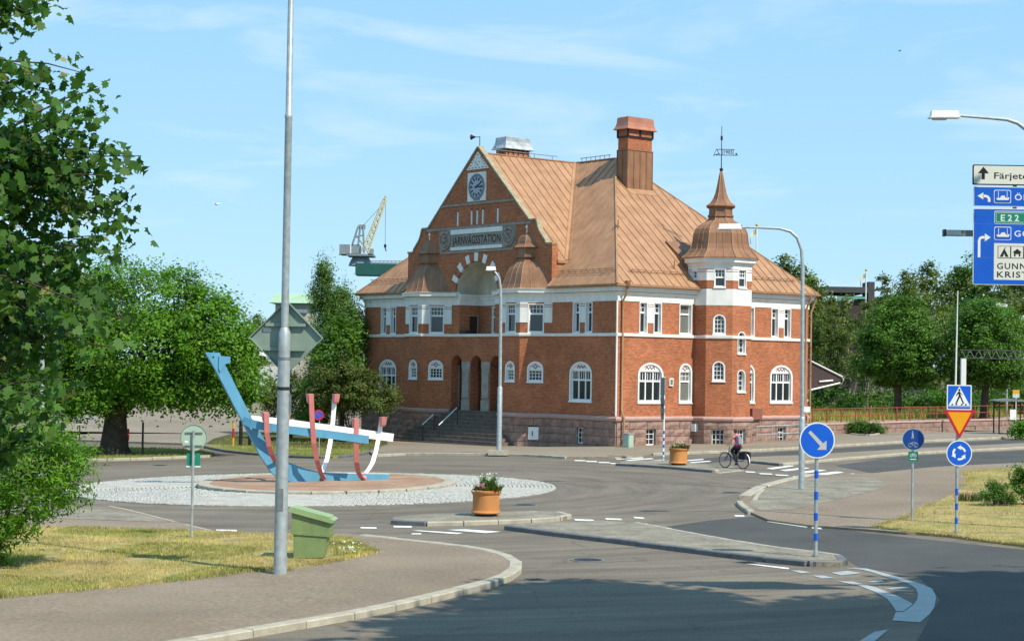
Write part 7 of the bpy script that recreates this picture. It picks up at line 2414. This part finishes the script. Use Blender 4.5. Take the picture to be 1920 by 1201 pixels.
# low bronze-green trees on the corner lawn
for i, (px_, py_, bl_, lb) in enumerate((
        (655, 828, ((650, 735, 60, 36, 52), (700, 752, 44, 26, 34), (600, 745, 40, 40, 30), (725, 740, 24, 22, 14), (620, 700, 44, 24, 26), (690, 715, 36, 26, 26), (645, 705, 40, 26, 28)), 'low bronze-green tree with many thin stems in front of the station left end'),
        (545, 822, ((520, 735, 34, 38, 34), (560, 760, 30, 26, 22), (498, 760, 24, 26, 18), (545, 712, 28, 24, 18)), 'low dark bushy tree behind the lighting column and the prow'))):
    P = G(px_, py_, .1); kk = pm(P)
    bl2 = [((x - px_) / kk, RNG.uniform(-.5, .5), (py_ - y) / kk, rx / kk, rx / kk, rz / kk, nc) for x, y, rx, rz, nc in bl_]
    tree('bronze_tree', P, lb, 'tree', .7, .09, crown_mesh('crown', bl2, 90, .36, .07, 'leaf_bronze', 20 + i, shell=.3), limbs=7, limb_len=1.7, seed=30 + i, group='low trees on the corner lawn', flare=1.2, depth=2)

# clipped lindens on the terrace
for i, (px_, dx, Y, lb) in enumerate(((1683, 0, 124, 'round clipped linden behind the red railing, left of the slim mast'), (1845, 0, 122, 'round clipped linden behind the red railing, under the lattice gantry'))):
    P = at(px_, 790, Y); P.z = zg(P.x, Y) + HW - .06; kk = pm(P)
    bl2 = [((x) / kk, y / kk, (790 - z) / kk, rx / kk, rx / kk, rz / kk, nc) for x, y, z, rx, rz, nc in ((0, 0, 650, 76, 80, 240), (-30, 10, 690, 54, 44, 56), (34, -10, 690, 52, 44, 56), (4, 0, 602, 50, 42, 50))]
    tree('clipped_linden', P, lb, 'tree', 2.7, .27, crown_mesh('crown', bl2, 110, .46, .095, 'leaf_lime', 40 + i, shell=.62), limbs=6, limb_len=2.2, seed=50 + i, group='clipped lindens on the terrace', flare=1.35)

# the wood behind: several crowns, each tree its own
def generic(seed, w_, h_, m, ls=.17, per=70, ncl=70):
    r = np.random.default_rng(seed)
    bl2 = []
    for k in range(6):
        z = h_ * (.32 + .11 * k)
        f = math.sin(math.pi * min(1, .18 + .145 * k)) * .8 + .15
        bl2.append((r.uniform(-.25, .25) * w_, r.uniform(-.25, .25) * w_, z, w_ * f * .72, w_ * f * .72, h_ * .15, ncl // 6 + 4))
    return crown_mesh('crown', bl2, per, w_ * .17, ls, m, seed, shell=.4)
CR = {'oak': generic(61, 3.6, 11, 'leaf_wood'), 'oak2': generic(62, 4.2, 12, 'leaf_mid'), 'dark': generic(63, 3.6, 12, 'leaf_wood'), 'thin': generic(64, 2.2, 11, 'leaf_pale', .12, 60, 60), 'pale': generic(65, 2.8, 10, 'leaf_pale', .15, 60, 56)}
WOODS = [  # px, top py, depth, kind, label
    (1522, 522, 150, 'oak', 'leafy tree rising just right of the station roof corner'), (1470, 480, 165, 'oak', 'tree crown showing over the right slope of the station roof'), (1500, 500, 165, 'oak', 'tree crown behind the lamp arm at the roof corner'),
    (1560, 552, 134, 'thin', 'thin pale stemmed tree closest to the station side'), (1590, 560, 138, 'pale', 'scraggy light tree with bare stems beside the canopy'), (1622, 562, 132, 'thin', 'thin light tree with bare stems left of the clipped linden'),
    (1652, 512, 150, 'thin', 'slender birch in front of the flagpole'), (1690, 575, 140, 'thin', 'light tree directly behind the left clipped linden'), (1700, 508, 185, 'dark', 'dark crown on the skyline left of the direction board'),
    (1738, 492, 190, 'dark', 'rounded dark crown on the skyline'), (1775, 530, 150, 'thin', 'pale feathery tree between the two lindens'), (1790, 500, 180, 'oak', 'broad crown on the skyline below the beam of the board'), (1835, 480, 178, 'oak2', 'tall crown directly under the direction board'),
    (1880, 478, 172, 'oak', 'tall dark crown at the right edge behind the lamp head'), (1925, 485, 168, 'dark', 'tall crown cut by the right edge'), (1868, 555, 150, 'thin', 'feathery tree between the lamp head and the linden'), (1912, 565, 148, 'pale', 'light leafy tree behind the bus shelter'), (1745, 590, 140, 'pale', 'mid green tree low behind the slim mast'), (1530, 600, 136, 'oak', 'bushy tree behind the platform canopy'), (1975, 520, 150, 'oak2', 'tree just beyond the right edge')]
for i, (px_, top, Y, kd_, lb) in enumerate(WOODS):
    P = at(px_, 760, Y); P.z = zg(min(P.x, 60), min(Y, 170)) + HW - .3 + max(0, (Y - 140)) * .05
    zt_ = at(px_, top, Y).z
    h0 = {'oak': 11, 'oak2': 12, 'dark': 12, 'thin': 11, 'pale': 10}[kd_]
    sc = (zt_ - P.z) / h0
    rnd = random.Random(100 + i)
    root = empty('woodland_tree', P, rnd.uniform(0, 6.28), label=lb, cat='tree', group='trees of the wood behind the terrace')
    sxy = sc * (1.0 if kd_ != 'thin' else .9)
    root.scale = (sxy, sxy, sc)
    b = MB(); b.tube([(0, 0, -1), (rnd.gauss(0, .1), 0, h0 * .3), (rnd.gauss(0, .2), rnd.gauss(0, .2), h0 * .8)], [.17, .13, .04] if kd_ != 'thin' else [.09, .07, .03], 7)
    for k in range(6 if kd_ in ('thin', 'pale') else 4): wood(b, rnd, (rnd.gauss(0, .3), rnd.gauss(0, .3), 0 if kd_ in ('thin', 'pale') else h0 * rnd.uniform(.25, .5)), (rnd.gauss(0, .35), rnd.gauss(0, .35), 1.0), h0 * .35, .07, 1)
    b.build('trunk', M['bark_pale' if kd_ in ('thin', 'pale') else 'bark'], root)
    link('crown', CR[kd_], root)
# undergrowth along the foot of the wood
rng = np.random.default_rng(8)
bl2 = []
for i in range(46):
    px_ = 1505 + i * 11
    Y = rng.uniform(130, 140)
    q = at(px_, 758, Y); zb = zg(min(q.x, 60), Y) + HW
    bl2.append((q.x, q.y, zb + .6, rng.uniform(.8, 1.6), 1.2, rng.uniform(.8, 1.7), 9))
link('undergrowth', crown_mesh('undergrowth', bl2, 70, .5, .13, 'leaf_shrub', 77, shell=.2), kind='stuff', label='tangled green undergrowth along the foot of the wood', cat='undergrowth')
# trees left of and behind the spreading tree, far along the slope
for i, (px_, top, Y, kd_, lb) in enumerate(((30, 560, 128, 'oak2', 'tree far left behind the spreading tree'), (480, 590, 150, 'oak', 'distant tree beyond the paved slope'), (60, 600, 118, 'dark', 'dark tree at the far left edge beyond the side street'))):
    P = at(px_, 700, Y); P.z = -.3 if Y < 120 else 1.0
    h0 = {'oak': 11, 'oak2': 12, 'dark': 12}[kd_]
    sc = (at(px_, top, Y).z - P.z) / h0
    root = empty('far_tree', P, i, label=lb, cat='tree', group='far trees on the left'); root.scale = (sc,) * 3
    b = MB(); b.tube([(0, 0, -1), (0, 0, h0 * .5)], [.2, .1], 7); b.build('trunk', M['bark'], root); link('crown', CR[kd_], root)

# shrubs
def shrub(name, P, blobs, per, rc, ls, m, label, cat='shrub', seed=1, Wd=.5):
    root = empty(name, P, label=label, cat=cat)
    rnd = random.Random(seed)
    b = MB()
    for bl_ in blobs[:5]:
        for k in range(3): b.tube([(rnd.gauss(0, .1), rnd.gauss(0, .1), -.05), (bl_[0] * .5, bl_[1] * .5, bl_[2] * .6), (bl_[0] + rnd.gauss(0, .15), bl_[1] + rnd.gauss(0, .15), bl_[2] + rnd.gauss(0, .1))], [.02, .015, .006], 5)
    b.build('stems', M['bark'], root)
    link('foliage', crown_mesh('foliage', blobs, per, rc, ls, m, seed, shell=.4, Wd=Wd), root)
    return root
P = G(1870, 947, .08); kk = pm(P)
shrub('verge_shrub', P, [(-.22, 0, .34, .36, .3, .30, 26), (.2, .1, .36, .38, .3, .30, 26), (0, 0, .52, .30, .28, .26, 18), (.46, 0, .22, .2, .2, .2, 8)], 70, .14, .035, 'leaf_shrub', 'rounded green shrub on the dry verge right of the sign cluster', seed=81, Wd=.35)
P = G(1817, 938, .08)
root = empty('lavender_clump', P, label='small clump of green and lilac stalks left of the verge shrub', cat='plant')
blades('leaves', (0, 0, 0), 160, .26, .38, 'leaf_shrub', root, .012, 5, .5)
blades('stalks', (.15, .1, .05), 90, .35, .62, 'fl_pink', root, .006, 6, .4)
P = G(1928, 945, .08)
shrub('edge_shrub', P, [(0, 0, .5, .45, .3, .42, 30), (-.1, 0, .95, .35, .3, .3, 18)], 60, .16, .05, 'leaf_mid', 'bush cut off by the right edge on the verge', seed=82)
P = G(1935, 822, .05)
shrub('roadside_bush', P, [(0, 0, .6, .9, .8, .55, 36), (-.7, 0, .35, .5, .5, .3, 14)], 60, .3, .09, 'leaf_bright', 'bright bush at the right edge below the bus shelter', seed=83)
P = G(1615, 812, .12)
shrub('bed_shrub', P, [(-.75, 0, .35, .7, .6, .40, 34), (.2, 0, .42, .8, .6, .42, 40), (1.0, .1, .28, .6, .5, .30, 26)], 80, .24, .06, 'leaf_shrub', 'wide low shrubs in the kerbed bed beside the ramp railing', seed=84, Wd=.35)
# the narrow-leaved bush at the left edge, and the maple leaning in from beyond the frame
P = G(-20, 1062, .13)
kk = FPX / P.y
bl2 = [((x + 20) / kk, RNG.uniform(-.4, .4), (1062 - y) / kk, rx / kk, rx / kk, rz / kk, nc) for x, y, rx, rz, nc in ((60, 860, 110, 70, 90), (66, 920, 88, 60, 76), (20, 955, 80, 50, 46), (-20, 1000, 58, 50, 30), (-25, 1040, 38, 28, 16), (20, 800, 100, 60, 60), (108, 850, 58, 50, 34), (-60, 900, 90, 120, 40))]
shrub('narrow_leaved_bush', P, bl2, 46, .26, .062, 'leaf_bright', 'tall bright narrow-leaved bush at the left edge on the grass', 'bush', seed=85, Wd=.28)

P = Vector((-8.6, 21.5, 0)); P.z = zg(P.x, P.y) + .1
root = empty('maple_tree', P, label='maple whose hanging lobed leaves fill the left edge of the picture', cat='tree')
TIPS = [(95, 8), (55, 25), (30, 40), (15, 10), (75, -20), (185, 212), (188, 165), (160, 138), (70, 135), (140, 185), (100, 170), (60, 180), (15, 170), (150, 222), (105, 232), (45, 262), (8, 240), (265, 292), (238, 288), (190, 275), (140, 268), (75, 282), (20, 300), (110, 300),
        (170, 320), (235, 378), (215, 330), (150, 350), (90, 350), (40, 350), (5, 370), (228, 415), (262, 420), (180, 400), (120, 400), (70, 410), (20, 420), (215, 470), (165, 450), (110, 460), (50, 470), (10, 480), (205, 440), (140, 505), (80, 520), (30, 530), (180, 520), (215, 555), (150, 560), (100, 570), (50, 580), (10, 590),
        (240, 605), (200, 600), (145, 620), (90, 630), (40, 640), (5, 650), (210, 650), (120, 675), (75, 690), (30, 700), (130, 710), (95, 745), (55, 750), (15, 745), (110, 775), (70, 790), (30, 780), (0, 800), (60, 600), (120, 600), (20, 560), (70, 560)]
rnd = random.Random(6)
rng = np.random.default_rng(16)
b = MB()
b.tube([(0, 0, -.3), (.05, 0, 1.2), (.1, 0, 4), (.2, 0, 8.6)], [.30, .24, .2, .1], 12)
Cs, Ns = [], []
LIMB = []
for k in range(9):
    z0 = .9 + .85 * k
    e = Vector((1.5 + .35 * math.sin(k * 1.7), rnd.uniform(-.5, .5), z0 + rnd.uniform(.2, .9)))
    pts = [Vector((.1, 0, z0 - .5)), Vector((.55, e.y * .4, z0 - .05)), Vector((1.05, e.y * .8, z0 + .35)), e]
    b.tube(pts, [.07, .055, .04, .025], 7)
    LIMB += [pts[1], pts[2], pts[3], pts[1].lerp(pts[2], .5), pts[2].lerp(pts[3], .5)]
for px_, py_ in TIPS:
    Y = rnd.uniform(20.4, 23.6)
    tip = at(px_, py_, Y) - P
    st = min(LIMB, key=lambda q: (q - tip).length + max(0, q.z - tip.z) * .8)
    md_ = st.lerp(tip, .5) + Vector((rnd.gauss(0, .06), rnd.gauss(0, .1), .18 + rnd.gauss(0, .08)))
    b.tube([st, st.lerp(md_, .5) + Vector((0, 0, .06)), md_, md_.lerp(tip, .55) + Vector((0, 0, .05)), tip], [.022, .017, .013, .009, .005], 5)
    for k in range(74):
        u = rnd.uniform(.45, 1.0) if rnd.random() < .8 else rnd.uniform(.1, .5)
        base = md_.lerp(tip, (u - .45) / .55) if u > .45 else st.lerp(md_, u / .45)
        o = np.clip(rng.normal(size=3), -1.7, 1.7) * np.array([.15, .24, .13])
        Cs.append(np.array(base) + o + np.array([0, 0, -.06])); Ns.append(rng.normal(size=3) * .85 + np.array([.2, -.3, .4]))
b.build('trunk', M['bark'], root, smooth=True)
Cs, Ns = np.array(Cs), np.array(Ns)
crown = empty('crown', parent=root)
# 300 leaves that show largest stand alone, the rest are one mass
near = np.argsort(Cs[:, 1] - .35 * Cs[:, 0])[:300]
rest = np.setdiff1d(np.arange(len(Cs)), near)
lm = leaf_mesh('leaves', Cs[rest], Ns[rest], rng.uniform(.065, .135, len(rest)), .5, M['leaf_maple'], rng, 'maple', curl=1.1)
link('leaves', lm, crown, kind='stuff')
protos = []
for v in range(5):
    protos.append(leaf_mesh('leaf', np.zeros((1, 3)), np.array([[0., 0., 1.]]), [1.0], .5, M['leaf_maple'], np.random.default_rng(v), 'maple'))
for i in near:
    o = link('leaf', protos[rnd.randrange(5)], crown)
    nrm = Vector(Ns[i]).normalized()
    o.location = Cs[i]
    o.rotation_mode = 'QUATERNION'
    o.rotation_quaternion = nrm.to_track_quat('Z', 'Y')
    s = rnd.uniform(.09, .14)
    o.scale = (s, s, s)
# unseen trees added right of the road, crowns shaped to shade the near carriageway
SHADE = [((11.4, 18.2), 'unseen tall tree added right of the road to shade the near carriageway', ((8.6, 20.0, 13, 1.6), (10.2, 22.3, 13.2, 2.0), (9.4, 17.8, 13, 2.4), (12.3, 19.6, 13.2, 2.9), (9.9, 25.3, 13.2, .7), (10.6, 24.2, 13, 1.0))),
         ((19.0, 20.5), 'second unseen tree added to shade the near carriageway, further right', ((14.6, 20.6, 13, 2.9), (17.4, 21.4, 13.2, 2.9), (19.0, 25.2, 13, 2.6), (20.4, 21.6, 13, 3.0), (15.2, 17.0, 13, 2.8))),
         ((26.5, 23.5), 'third unseen tree added to shade the near carriageway, furthest right', ((22.4, 25.2, 13, 2.8), (26.0, 25.0, 13.2, 3.2), (24.0, 21.4, 13, 3.0)))]
for i, ((x, y), lb, bs) in enumerate(SHADE):
    P = Vector((x, y, zg(x, y)))
    bl2 = [(a - x, c - y, e, r_, r_, min(r_, 1.6), 8 + int(24 * r_ * r_)) for a, c, e, r_ in bs]
    tree('added_shade_tree', P, lb, 'tree', 9.8, .34, crown_mesh('crown', bl2, 90, .62, .27, 'leaf_wood', 90 + i, shell=.1), limbs=6, limb_len=3.6, seed=92 + i, group='unseen trees added for shade')

# ---- grass
def turf(name, poly, n, h, m, label, dz, seed, w_=.007, test=None):
    r = random.Random(seed)
    xs, ys = [p_[0] for p_ in poly], [p_[1] for p_ in poly]
    b = MB()
    k = 0
    while k < n:
        x, y = r.uniform(min(xs), max(xs)), r.uniform(min(ys), max(ys))
        if r.random() < .10:                     # ragged edge: tufts straying past the border
            i = r.randrange(len(poly)); u = r.random(); p0, p1 = poly[i - 1], poly[i]
            if (p0[0] - p1[0]) ** 2 + (p0[1] - p1[1]) ** 2 < 60: x, y = p0[0] + (p1[0] - p0[0]) * u + r.gauss(0, .09), p0[1] + (p1[1] - p0[1]) * u + r.gauss(0, .16)
            elif not inside((x, y), poly): continue
        elif not inside((x, y), poly): continue
        if test and not test(x, y): continue
        k += 1
        z = zg(x, y) + dz
        for _ in range(3):
            a = r.uniform(0, 6.28); hh = h * r.uniform(.4, 1.2); l = r.uniform(.1, .7) * hh
            px_, py_ = x + r.gauss(0, .025), y + r.gauss(0, .025)
            c, s = math.cos(a) * w_, math.sin(a) * w_
            b.add([(px_ - c, py_ - s, z - .01), (px_ + c, py_ + s, z - .01), (px_ + math.cos(a + 1.5) * l, py_ + math.sin(a + 1.5) * l, z + hh)], [(0, 1, 2)])
    return b.build(name, M[m], kind='stuff', label=label, cat='grass')
gl_ = [p_ for p_ in PX(grass_l[1:-1])]
gl_ = PX([(-60, 1001)] + grass_l[1:-1] + [(-60, 1136)])
turf('grass', gl_, 16000, .055, 'blade', 'dry yellowing grass of the near left verge', .13, 1, test=lambda x, y: math.sin(x * 2.1 + y * .9) * math.sin(y * 1.7 - x) + math.sin(x * 5.3) * .4 > -.72)
turf('grass', gl_, 8000, .065, 'blade_green', 'greener tufts among the dry grass of the near left verge', .13, 2, test=lambda x, y: math.sin(x * 1.3 + y * .6) + math.sin(y * 1.1 - x * .4) > .3)
turf('grass', PX([(1643, 993), (1700, 973), (1755, 946), (1812, 914), (1820, 900), (1811, 889), (1840, 884), (1960, 879), (1960, 1032), (1780, 1007)]), 7500, .055, 'blade', 'straw coloured grass of the right verge', .075, 3)
turf('grass', PX([(40, 864), (300, 859), (392, 855), (370, 847), (300, 843), (180, 842), (40, 845)]), 1500, .10, 'blade_green', 'shaded grass under the spreading tree', .10, 4, .012)
turf('grass', PX([(390, 838), (482, 851), (585, 857), (640, 856), (685, 849), (720, 835), (640, 808), (545, 795), (470, 808)]), 4000, .10, 'blade_green', 'grass of the corner lawn', .10, 5, .012)
q0, q1 = wa - nw * 3.6, wb - nw * 3.6
turf('tall_grass', [tuple(q0)[:2], tuple(q1)[:2], tuple(q1 - nw * 24)[:2], tuple(q0 - nw * 24)[:2]], 9000, .62, 'blade_tall', 'tall dry meadow grass between the terrace path and the wood', HW - .06, 6, .022)
# daisies beside the grit bin
P = G(648, 1040, .13)
root = empty('daisy_clump', P, label='clump of tall white daisies right of the grit bin', cat='flowers')
blades('stalks', (0, 0, 0), 70, .26, .30, 'blade_green', root, .006, 12, .3)
rnd = random.Random(4)
blossoms('flowers', [(rnd.gauss(.05, .16), rnd.gauss(0, .1), rnd.uniform(.10, .30)) for _ in range(34)], .022, 'fl_white', root, 5)

# ================================================================== beyond the station: harbour and town
YC = 380
root = empty('harbour_crane', label='grey and yellow harbour crane with lattice jib standing on a green girder', cat='crane')
def cp3(x, y, dy=0): return at(x, y, YC + dy)
def cbar(b, p0, p1, r=.25): b.tube([p0, p1], r, 5)
def cblock(name, x0, x1, y0, y1, m, d=5, par=None):
    a, c = cp3(x0, y1), cp3(x1, y0)
    b = MB(); b.box(a.x, c.x, YC, YC + d, a.z, c.z); return b.build(name, M[m], par or root)
cblock('girder', 666, 810, 495, 515, 'girder', 6)
b = MB()
for y in (489, 492): cbar(b, cp3(695, y), cp3(800, y), .09)
for i in range(14): cbar(b, cp3(697 + i * 7.5, 489), cp3(697 + i * 7.5, 496), .07)
b.build('girder_rail', M['crane_grey'], root)
cblock('machine_house', 636, 656, 458, 476, 'crane_grey', 6); cblock('machine_house', 659, 673, 458, 476, 'crane_grey', 6); cblock('house_post', 656, 659, 458, 477, 'lamp_white', 6)
cblock('operator_cab', 690, 699, 466, 478, 'crane_grey', 3); cblock('deck', 650, 700, 476, 479, 'crane_grey', 7)
b = MB(); b.lathe([(2.6, cp3(670, 497).z), (2.2, cp3(670, 488).z), (1.6, cp3(670, 479).z)], 14, (cp3(674, 480).x, YC + 3, 0)); b.build('slewing_ring', M['crane_grey'], root)
b = MB()
for x in (661, 672): cbar(b, cp3(x, 458), cp3(672 if x == 661 else 676, 424), .22)
cbar(b, cp3(683, 474), cp3(681, 424), .22); cbar(b, cp3(664, 446), cp3(682, 440), .15); cbar(b, cp3(668, 440), cp3(680, 458), .15)
a = cp3(672, 428); c = cp3(684, 421); b.box(a.x, c.x, YC, YC + 2, a.z, c.z)
b.build('a_frame', M['crane_grey'], root)
b = MB()
jl, jr = [(678, 472), (719, 374)], [(690, 474), (724, 375)]
def lp(p0, p1, u): return (p0[0] + (p1[0] - p0[0]) * u, p0[1] + (p1[1] - p0[1]) * u)
for (p0, p1) in (jl, jr):
    cbar(b, cp3(*p0), cp3(*p1), .2); cbar(b, cp3(*p0, 2), cp3(*p1, 1), .2)
for i in range(9):
    u0, u1 = i / 9, (i + 1) / 9
    cbar(b, cp3(*lp(*jl, u0)), cp3(*lp(*jr, u1)), .12); cbar(b, cp3(*lp(*jr, u0), 2), cp3(*lp(*jl, u1), 2), .12); cbar(b, cp3(*lp(*jl, u1)), cp3(*lp(*jr, u1)), .1)
b.build('jib', M['crane_yellow'], root)
b = MB(); cbar(b, cp3(721, 374), cp3(724, 368), .3); b.build('jib_tip', M['crane_yellow'], root)
b = MB(); cbar(b, cp3(680, 424), cp3(716, 385), .04); cbar(b, cp3(723, 374), cp3(722, 466), .04); b.build('cable', M['iron'], root)
b = MB(); cbar(b, cp3(722, 458), cp3(722, 464), .28); cbar(b, cp3(722, 464), cp3(724, 471), .12); b.build('hook', M['iron'], root)
b = MB()
for x in (730, 800):
    q = cp3(x, 510); b.box(q.x - 1, q.x + 1, YC, YC + 5, -2, q.z)
b.build('leg', M['girder'], root)
# pale green roofed warehouse
YW = 300
a, c = at(538, 620, YW), at(577, 547, YW)
root = empty('warehouse', label='far pale warehouse with a light green roof behind the tall column', cat='building')
b = MB(); b.box(a.x - 2, c.x, YW, YW + 14, -2, at(540, 568, YW).z); b.build('wall', M['wall_beige'], root)
b = MB(); z0_, z1_ = at(540, 568, YW).z, c.z
b.prism([(a.x - 3, YW - 1, z0_), (a.x - 3, YW + 8, z1_), (a.x - 3, YW + 16, z0_)], (c.x - a.x + 4, 0, 0)); b.build('roof', M['roof_green'], root)
b = MB(); b.box(a.x, c.x, YW - .4, YW, z0_ - 1.6, z0_ - .6); b.build('eaves_band', M['crane_grey'], root)
# plank-roofed shed on the slope
YS = 140
a, c = at(470, 735, YS), at(540, 690, YS)
root = empty('shed', label='low shed with a pale boarded roof on the slope behind the prow', cat='shed')
zb, zt_ = at(480, 725, YS).z, at(500, 690, YS).z
for i in range(6):
    b = MB(); u0, u1 = i / 6, (i + 1) / 6
    b.prism([(a.x, YS + 5 * u0, zb + (zt_ - zb) * u0), (c.x, YS + 5 * u0, zb + (zt_ - zb) * u0), (c.x, YS + 5 * u1 - .1, zb + (zt_ - zb) * u1), (a.x, YS + 5 * u1 - .1, zb + (zt_ - zb) * u1)], (0, 0, .15)); b.build('roof_board', M['sett_dark'], root)
b = MB(); b.box(a.x + .4, c.x - .4, YS + .6, YS + 4.6, 0, zb + .3); b.build('wall', M['wall_beige'], root)
P = at(506, 760, 128); P.z = .3
lamp('street_lamp', P, [(506, 700), (506, 676), (504, 670)], .07, .05, ((486, 662), (500, 665)), 'small distant street lamp just left of the diamond sign', hw=.2, hh=.12)
# dark-roofed building on the hill to the right, and two flagpoles
YH = 230
a, c = at(1548, 600, YH), at(1626, 538, YH)
root = empty('hill_building', label='long dark building with a verdigris band among the treetops right of the station', cat='building')
zt_, z1_, z2_ = at(1590, 538, YH).z, at(1590, 549, YH).z, at(1590, 561, YH).z
b = MB(); b.box(a.x, c.x, YH, YH + 10, -2, z2_ - .2); b.build('wall', M['wood_dark'], root)
b = MB(); b.box(at(1570, 550, YH).x, c.x - .3, YH - .5, YH, at(1590, 560, YH).z, at(1590, 555, YH).z); b.build('band', M['verdigris'], root)
b = MB(); b.box(a.x - .3, c.x, YH - .8, YH + 10, z1_, zt_); b.build('roof', M['slate'], root)
b = MB(); b.box(at(1628, 550, YH).x, at(1640, 550, YH).x, YH, YH + 4, 0, at(1630, 528, YH).z); b.build('chimney_block', M['slate'], root)
b = MB(); b.box(c.x, at(1760, 550, YH).x, YH + 4, YH + 10, -2, at(1700, 557, YH).z); b.build('wing', M['slate'], root)
for i, (x0, y0, yb, Y, lb) in enumerate(((1419, 424, 600, 170, 'white flagpole with a small yellow and blue pennant behind the turret'), (1624, 508, 620, 200, 'white flagpole with a pale pennant in front of the hill building'))):
    t_, g0 = at(x0, y0, Y), at(x0, yb, Y)
    root = empty('flagpole', (t_.x, Y, 0), label=lb, cat='flagpole', group='flagpoles')
    b = MB(); b.tube([(0, 0, -1), (0, 0, t_.z)], [.12, .07], 8); b.build('pole', M['lamp_white'], root)
    b = MB(); b.sphere((0, 0, t_.z + .12), .14, 8, 5); b.build('knob', M['yellow_paint'], root)
    b = MB()
    L_ = .75
    v = [(-.05, 0, t_.z - .25), (-.05, 0, t_.z - .75), (-.3, .1, t_.z - .85), (-.35, .1, t_.z - .45), (-.62, -.05, t_.z - .80), (-.58, -.05, t_.z - 1.2), (-.5, .1, t_.z - 1.7), (-.62, .1, t_.z - 1.7)]
    b.add(v, [(0, 1, 2, 3), (3, 2, 5, 4)]); b.add([(p_[0], p_[1] + .01, p_[2]) for p_ in v], [(4, 5, 6, 7)])
    b.build('pennant', M['crane_yellow'], root)

# birds
def bird(name, P, sp, m, label, yaw, flying=True):
    root = empty(name, P, yaw, label=label, cat='bird')
    b = MB(); b.sphere((0, 0, 0), sp * .16, 8, 6, 2.0, .8, .8); b.sphere((sp * .34, 0, sp * .05), sp * .08, 6, 4, 1.3, 1, 1); b.add([(-sp * .25, -.02, 0), (-sp * .5, -sp * .1, 0), (-sp * .5, sp * .1, 0), (-sp * .25, .02, 0)], [(0, 1, 2, 3)]); b.build('body', M[m], root, smooth=True)
    for s in (-1, 1):
        b = MB()
        if flying: b.prism([(sp * .15, s * sp * .08, 0), (sp * .12, s * sp * .4, sp * .25), (-sp * .12, s * sp * .8, sp * .18), (-sp * .10, s * sp * .4, sp * .2), (-sp * .12, s * sp * .08, 0)], (0, 0, .01))
        else: b.prism([(sp * .15, s * sp * .12, .02), (-sp * .4, s * sp * .07, .0), (-sp * .1, s * sp * .14, -sp * .1)], (0, s * .01, 0))
        b.build('wing', M[m], root)
    return root
bird('gull', at(406, 383, 90), .34, 'sign_white', 'small white gull flying in the blue sky left of the tall column', 2.4)
bird('dark_bird', at(1687, 96, 80), .16, 'iron', 'tiny dark bird high in the sky at upper right', .4)
pg = ST.matrix_world
q = Vector((CX, CY, 0)) - UX * GC + VX * 1.1
q = Vector((CX, CY, 0)) + UX * (-GC) + VX * 1.05 + Vector((0, 0, 16.12))
bird('pigeon', q, .34, 'steel_dark', 'pigeon perched on the ridge rail behind the gable tip', -.7, False)
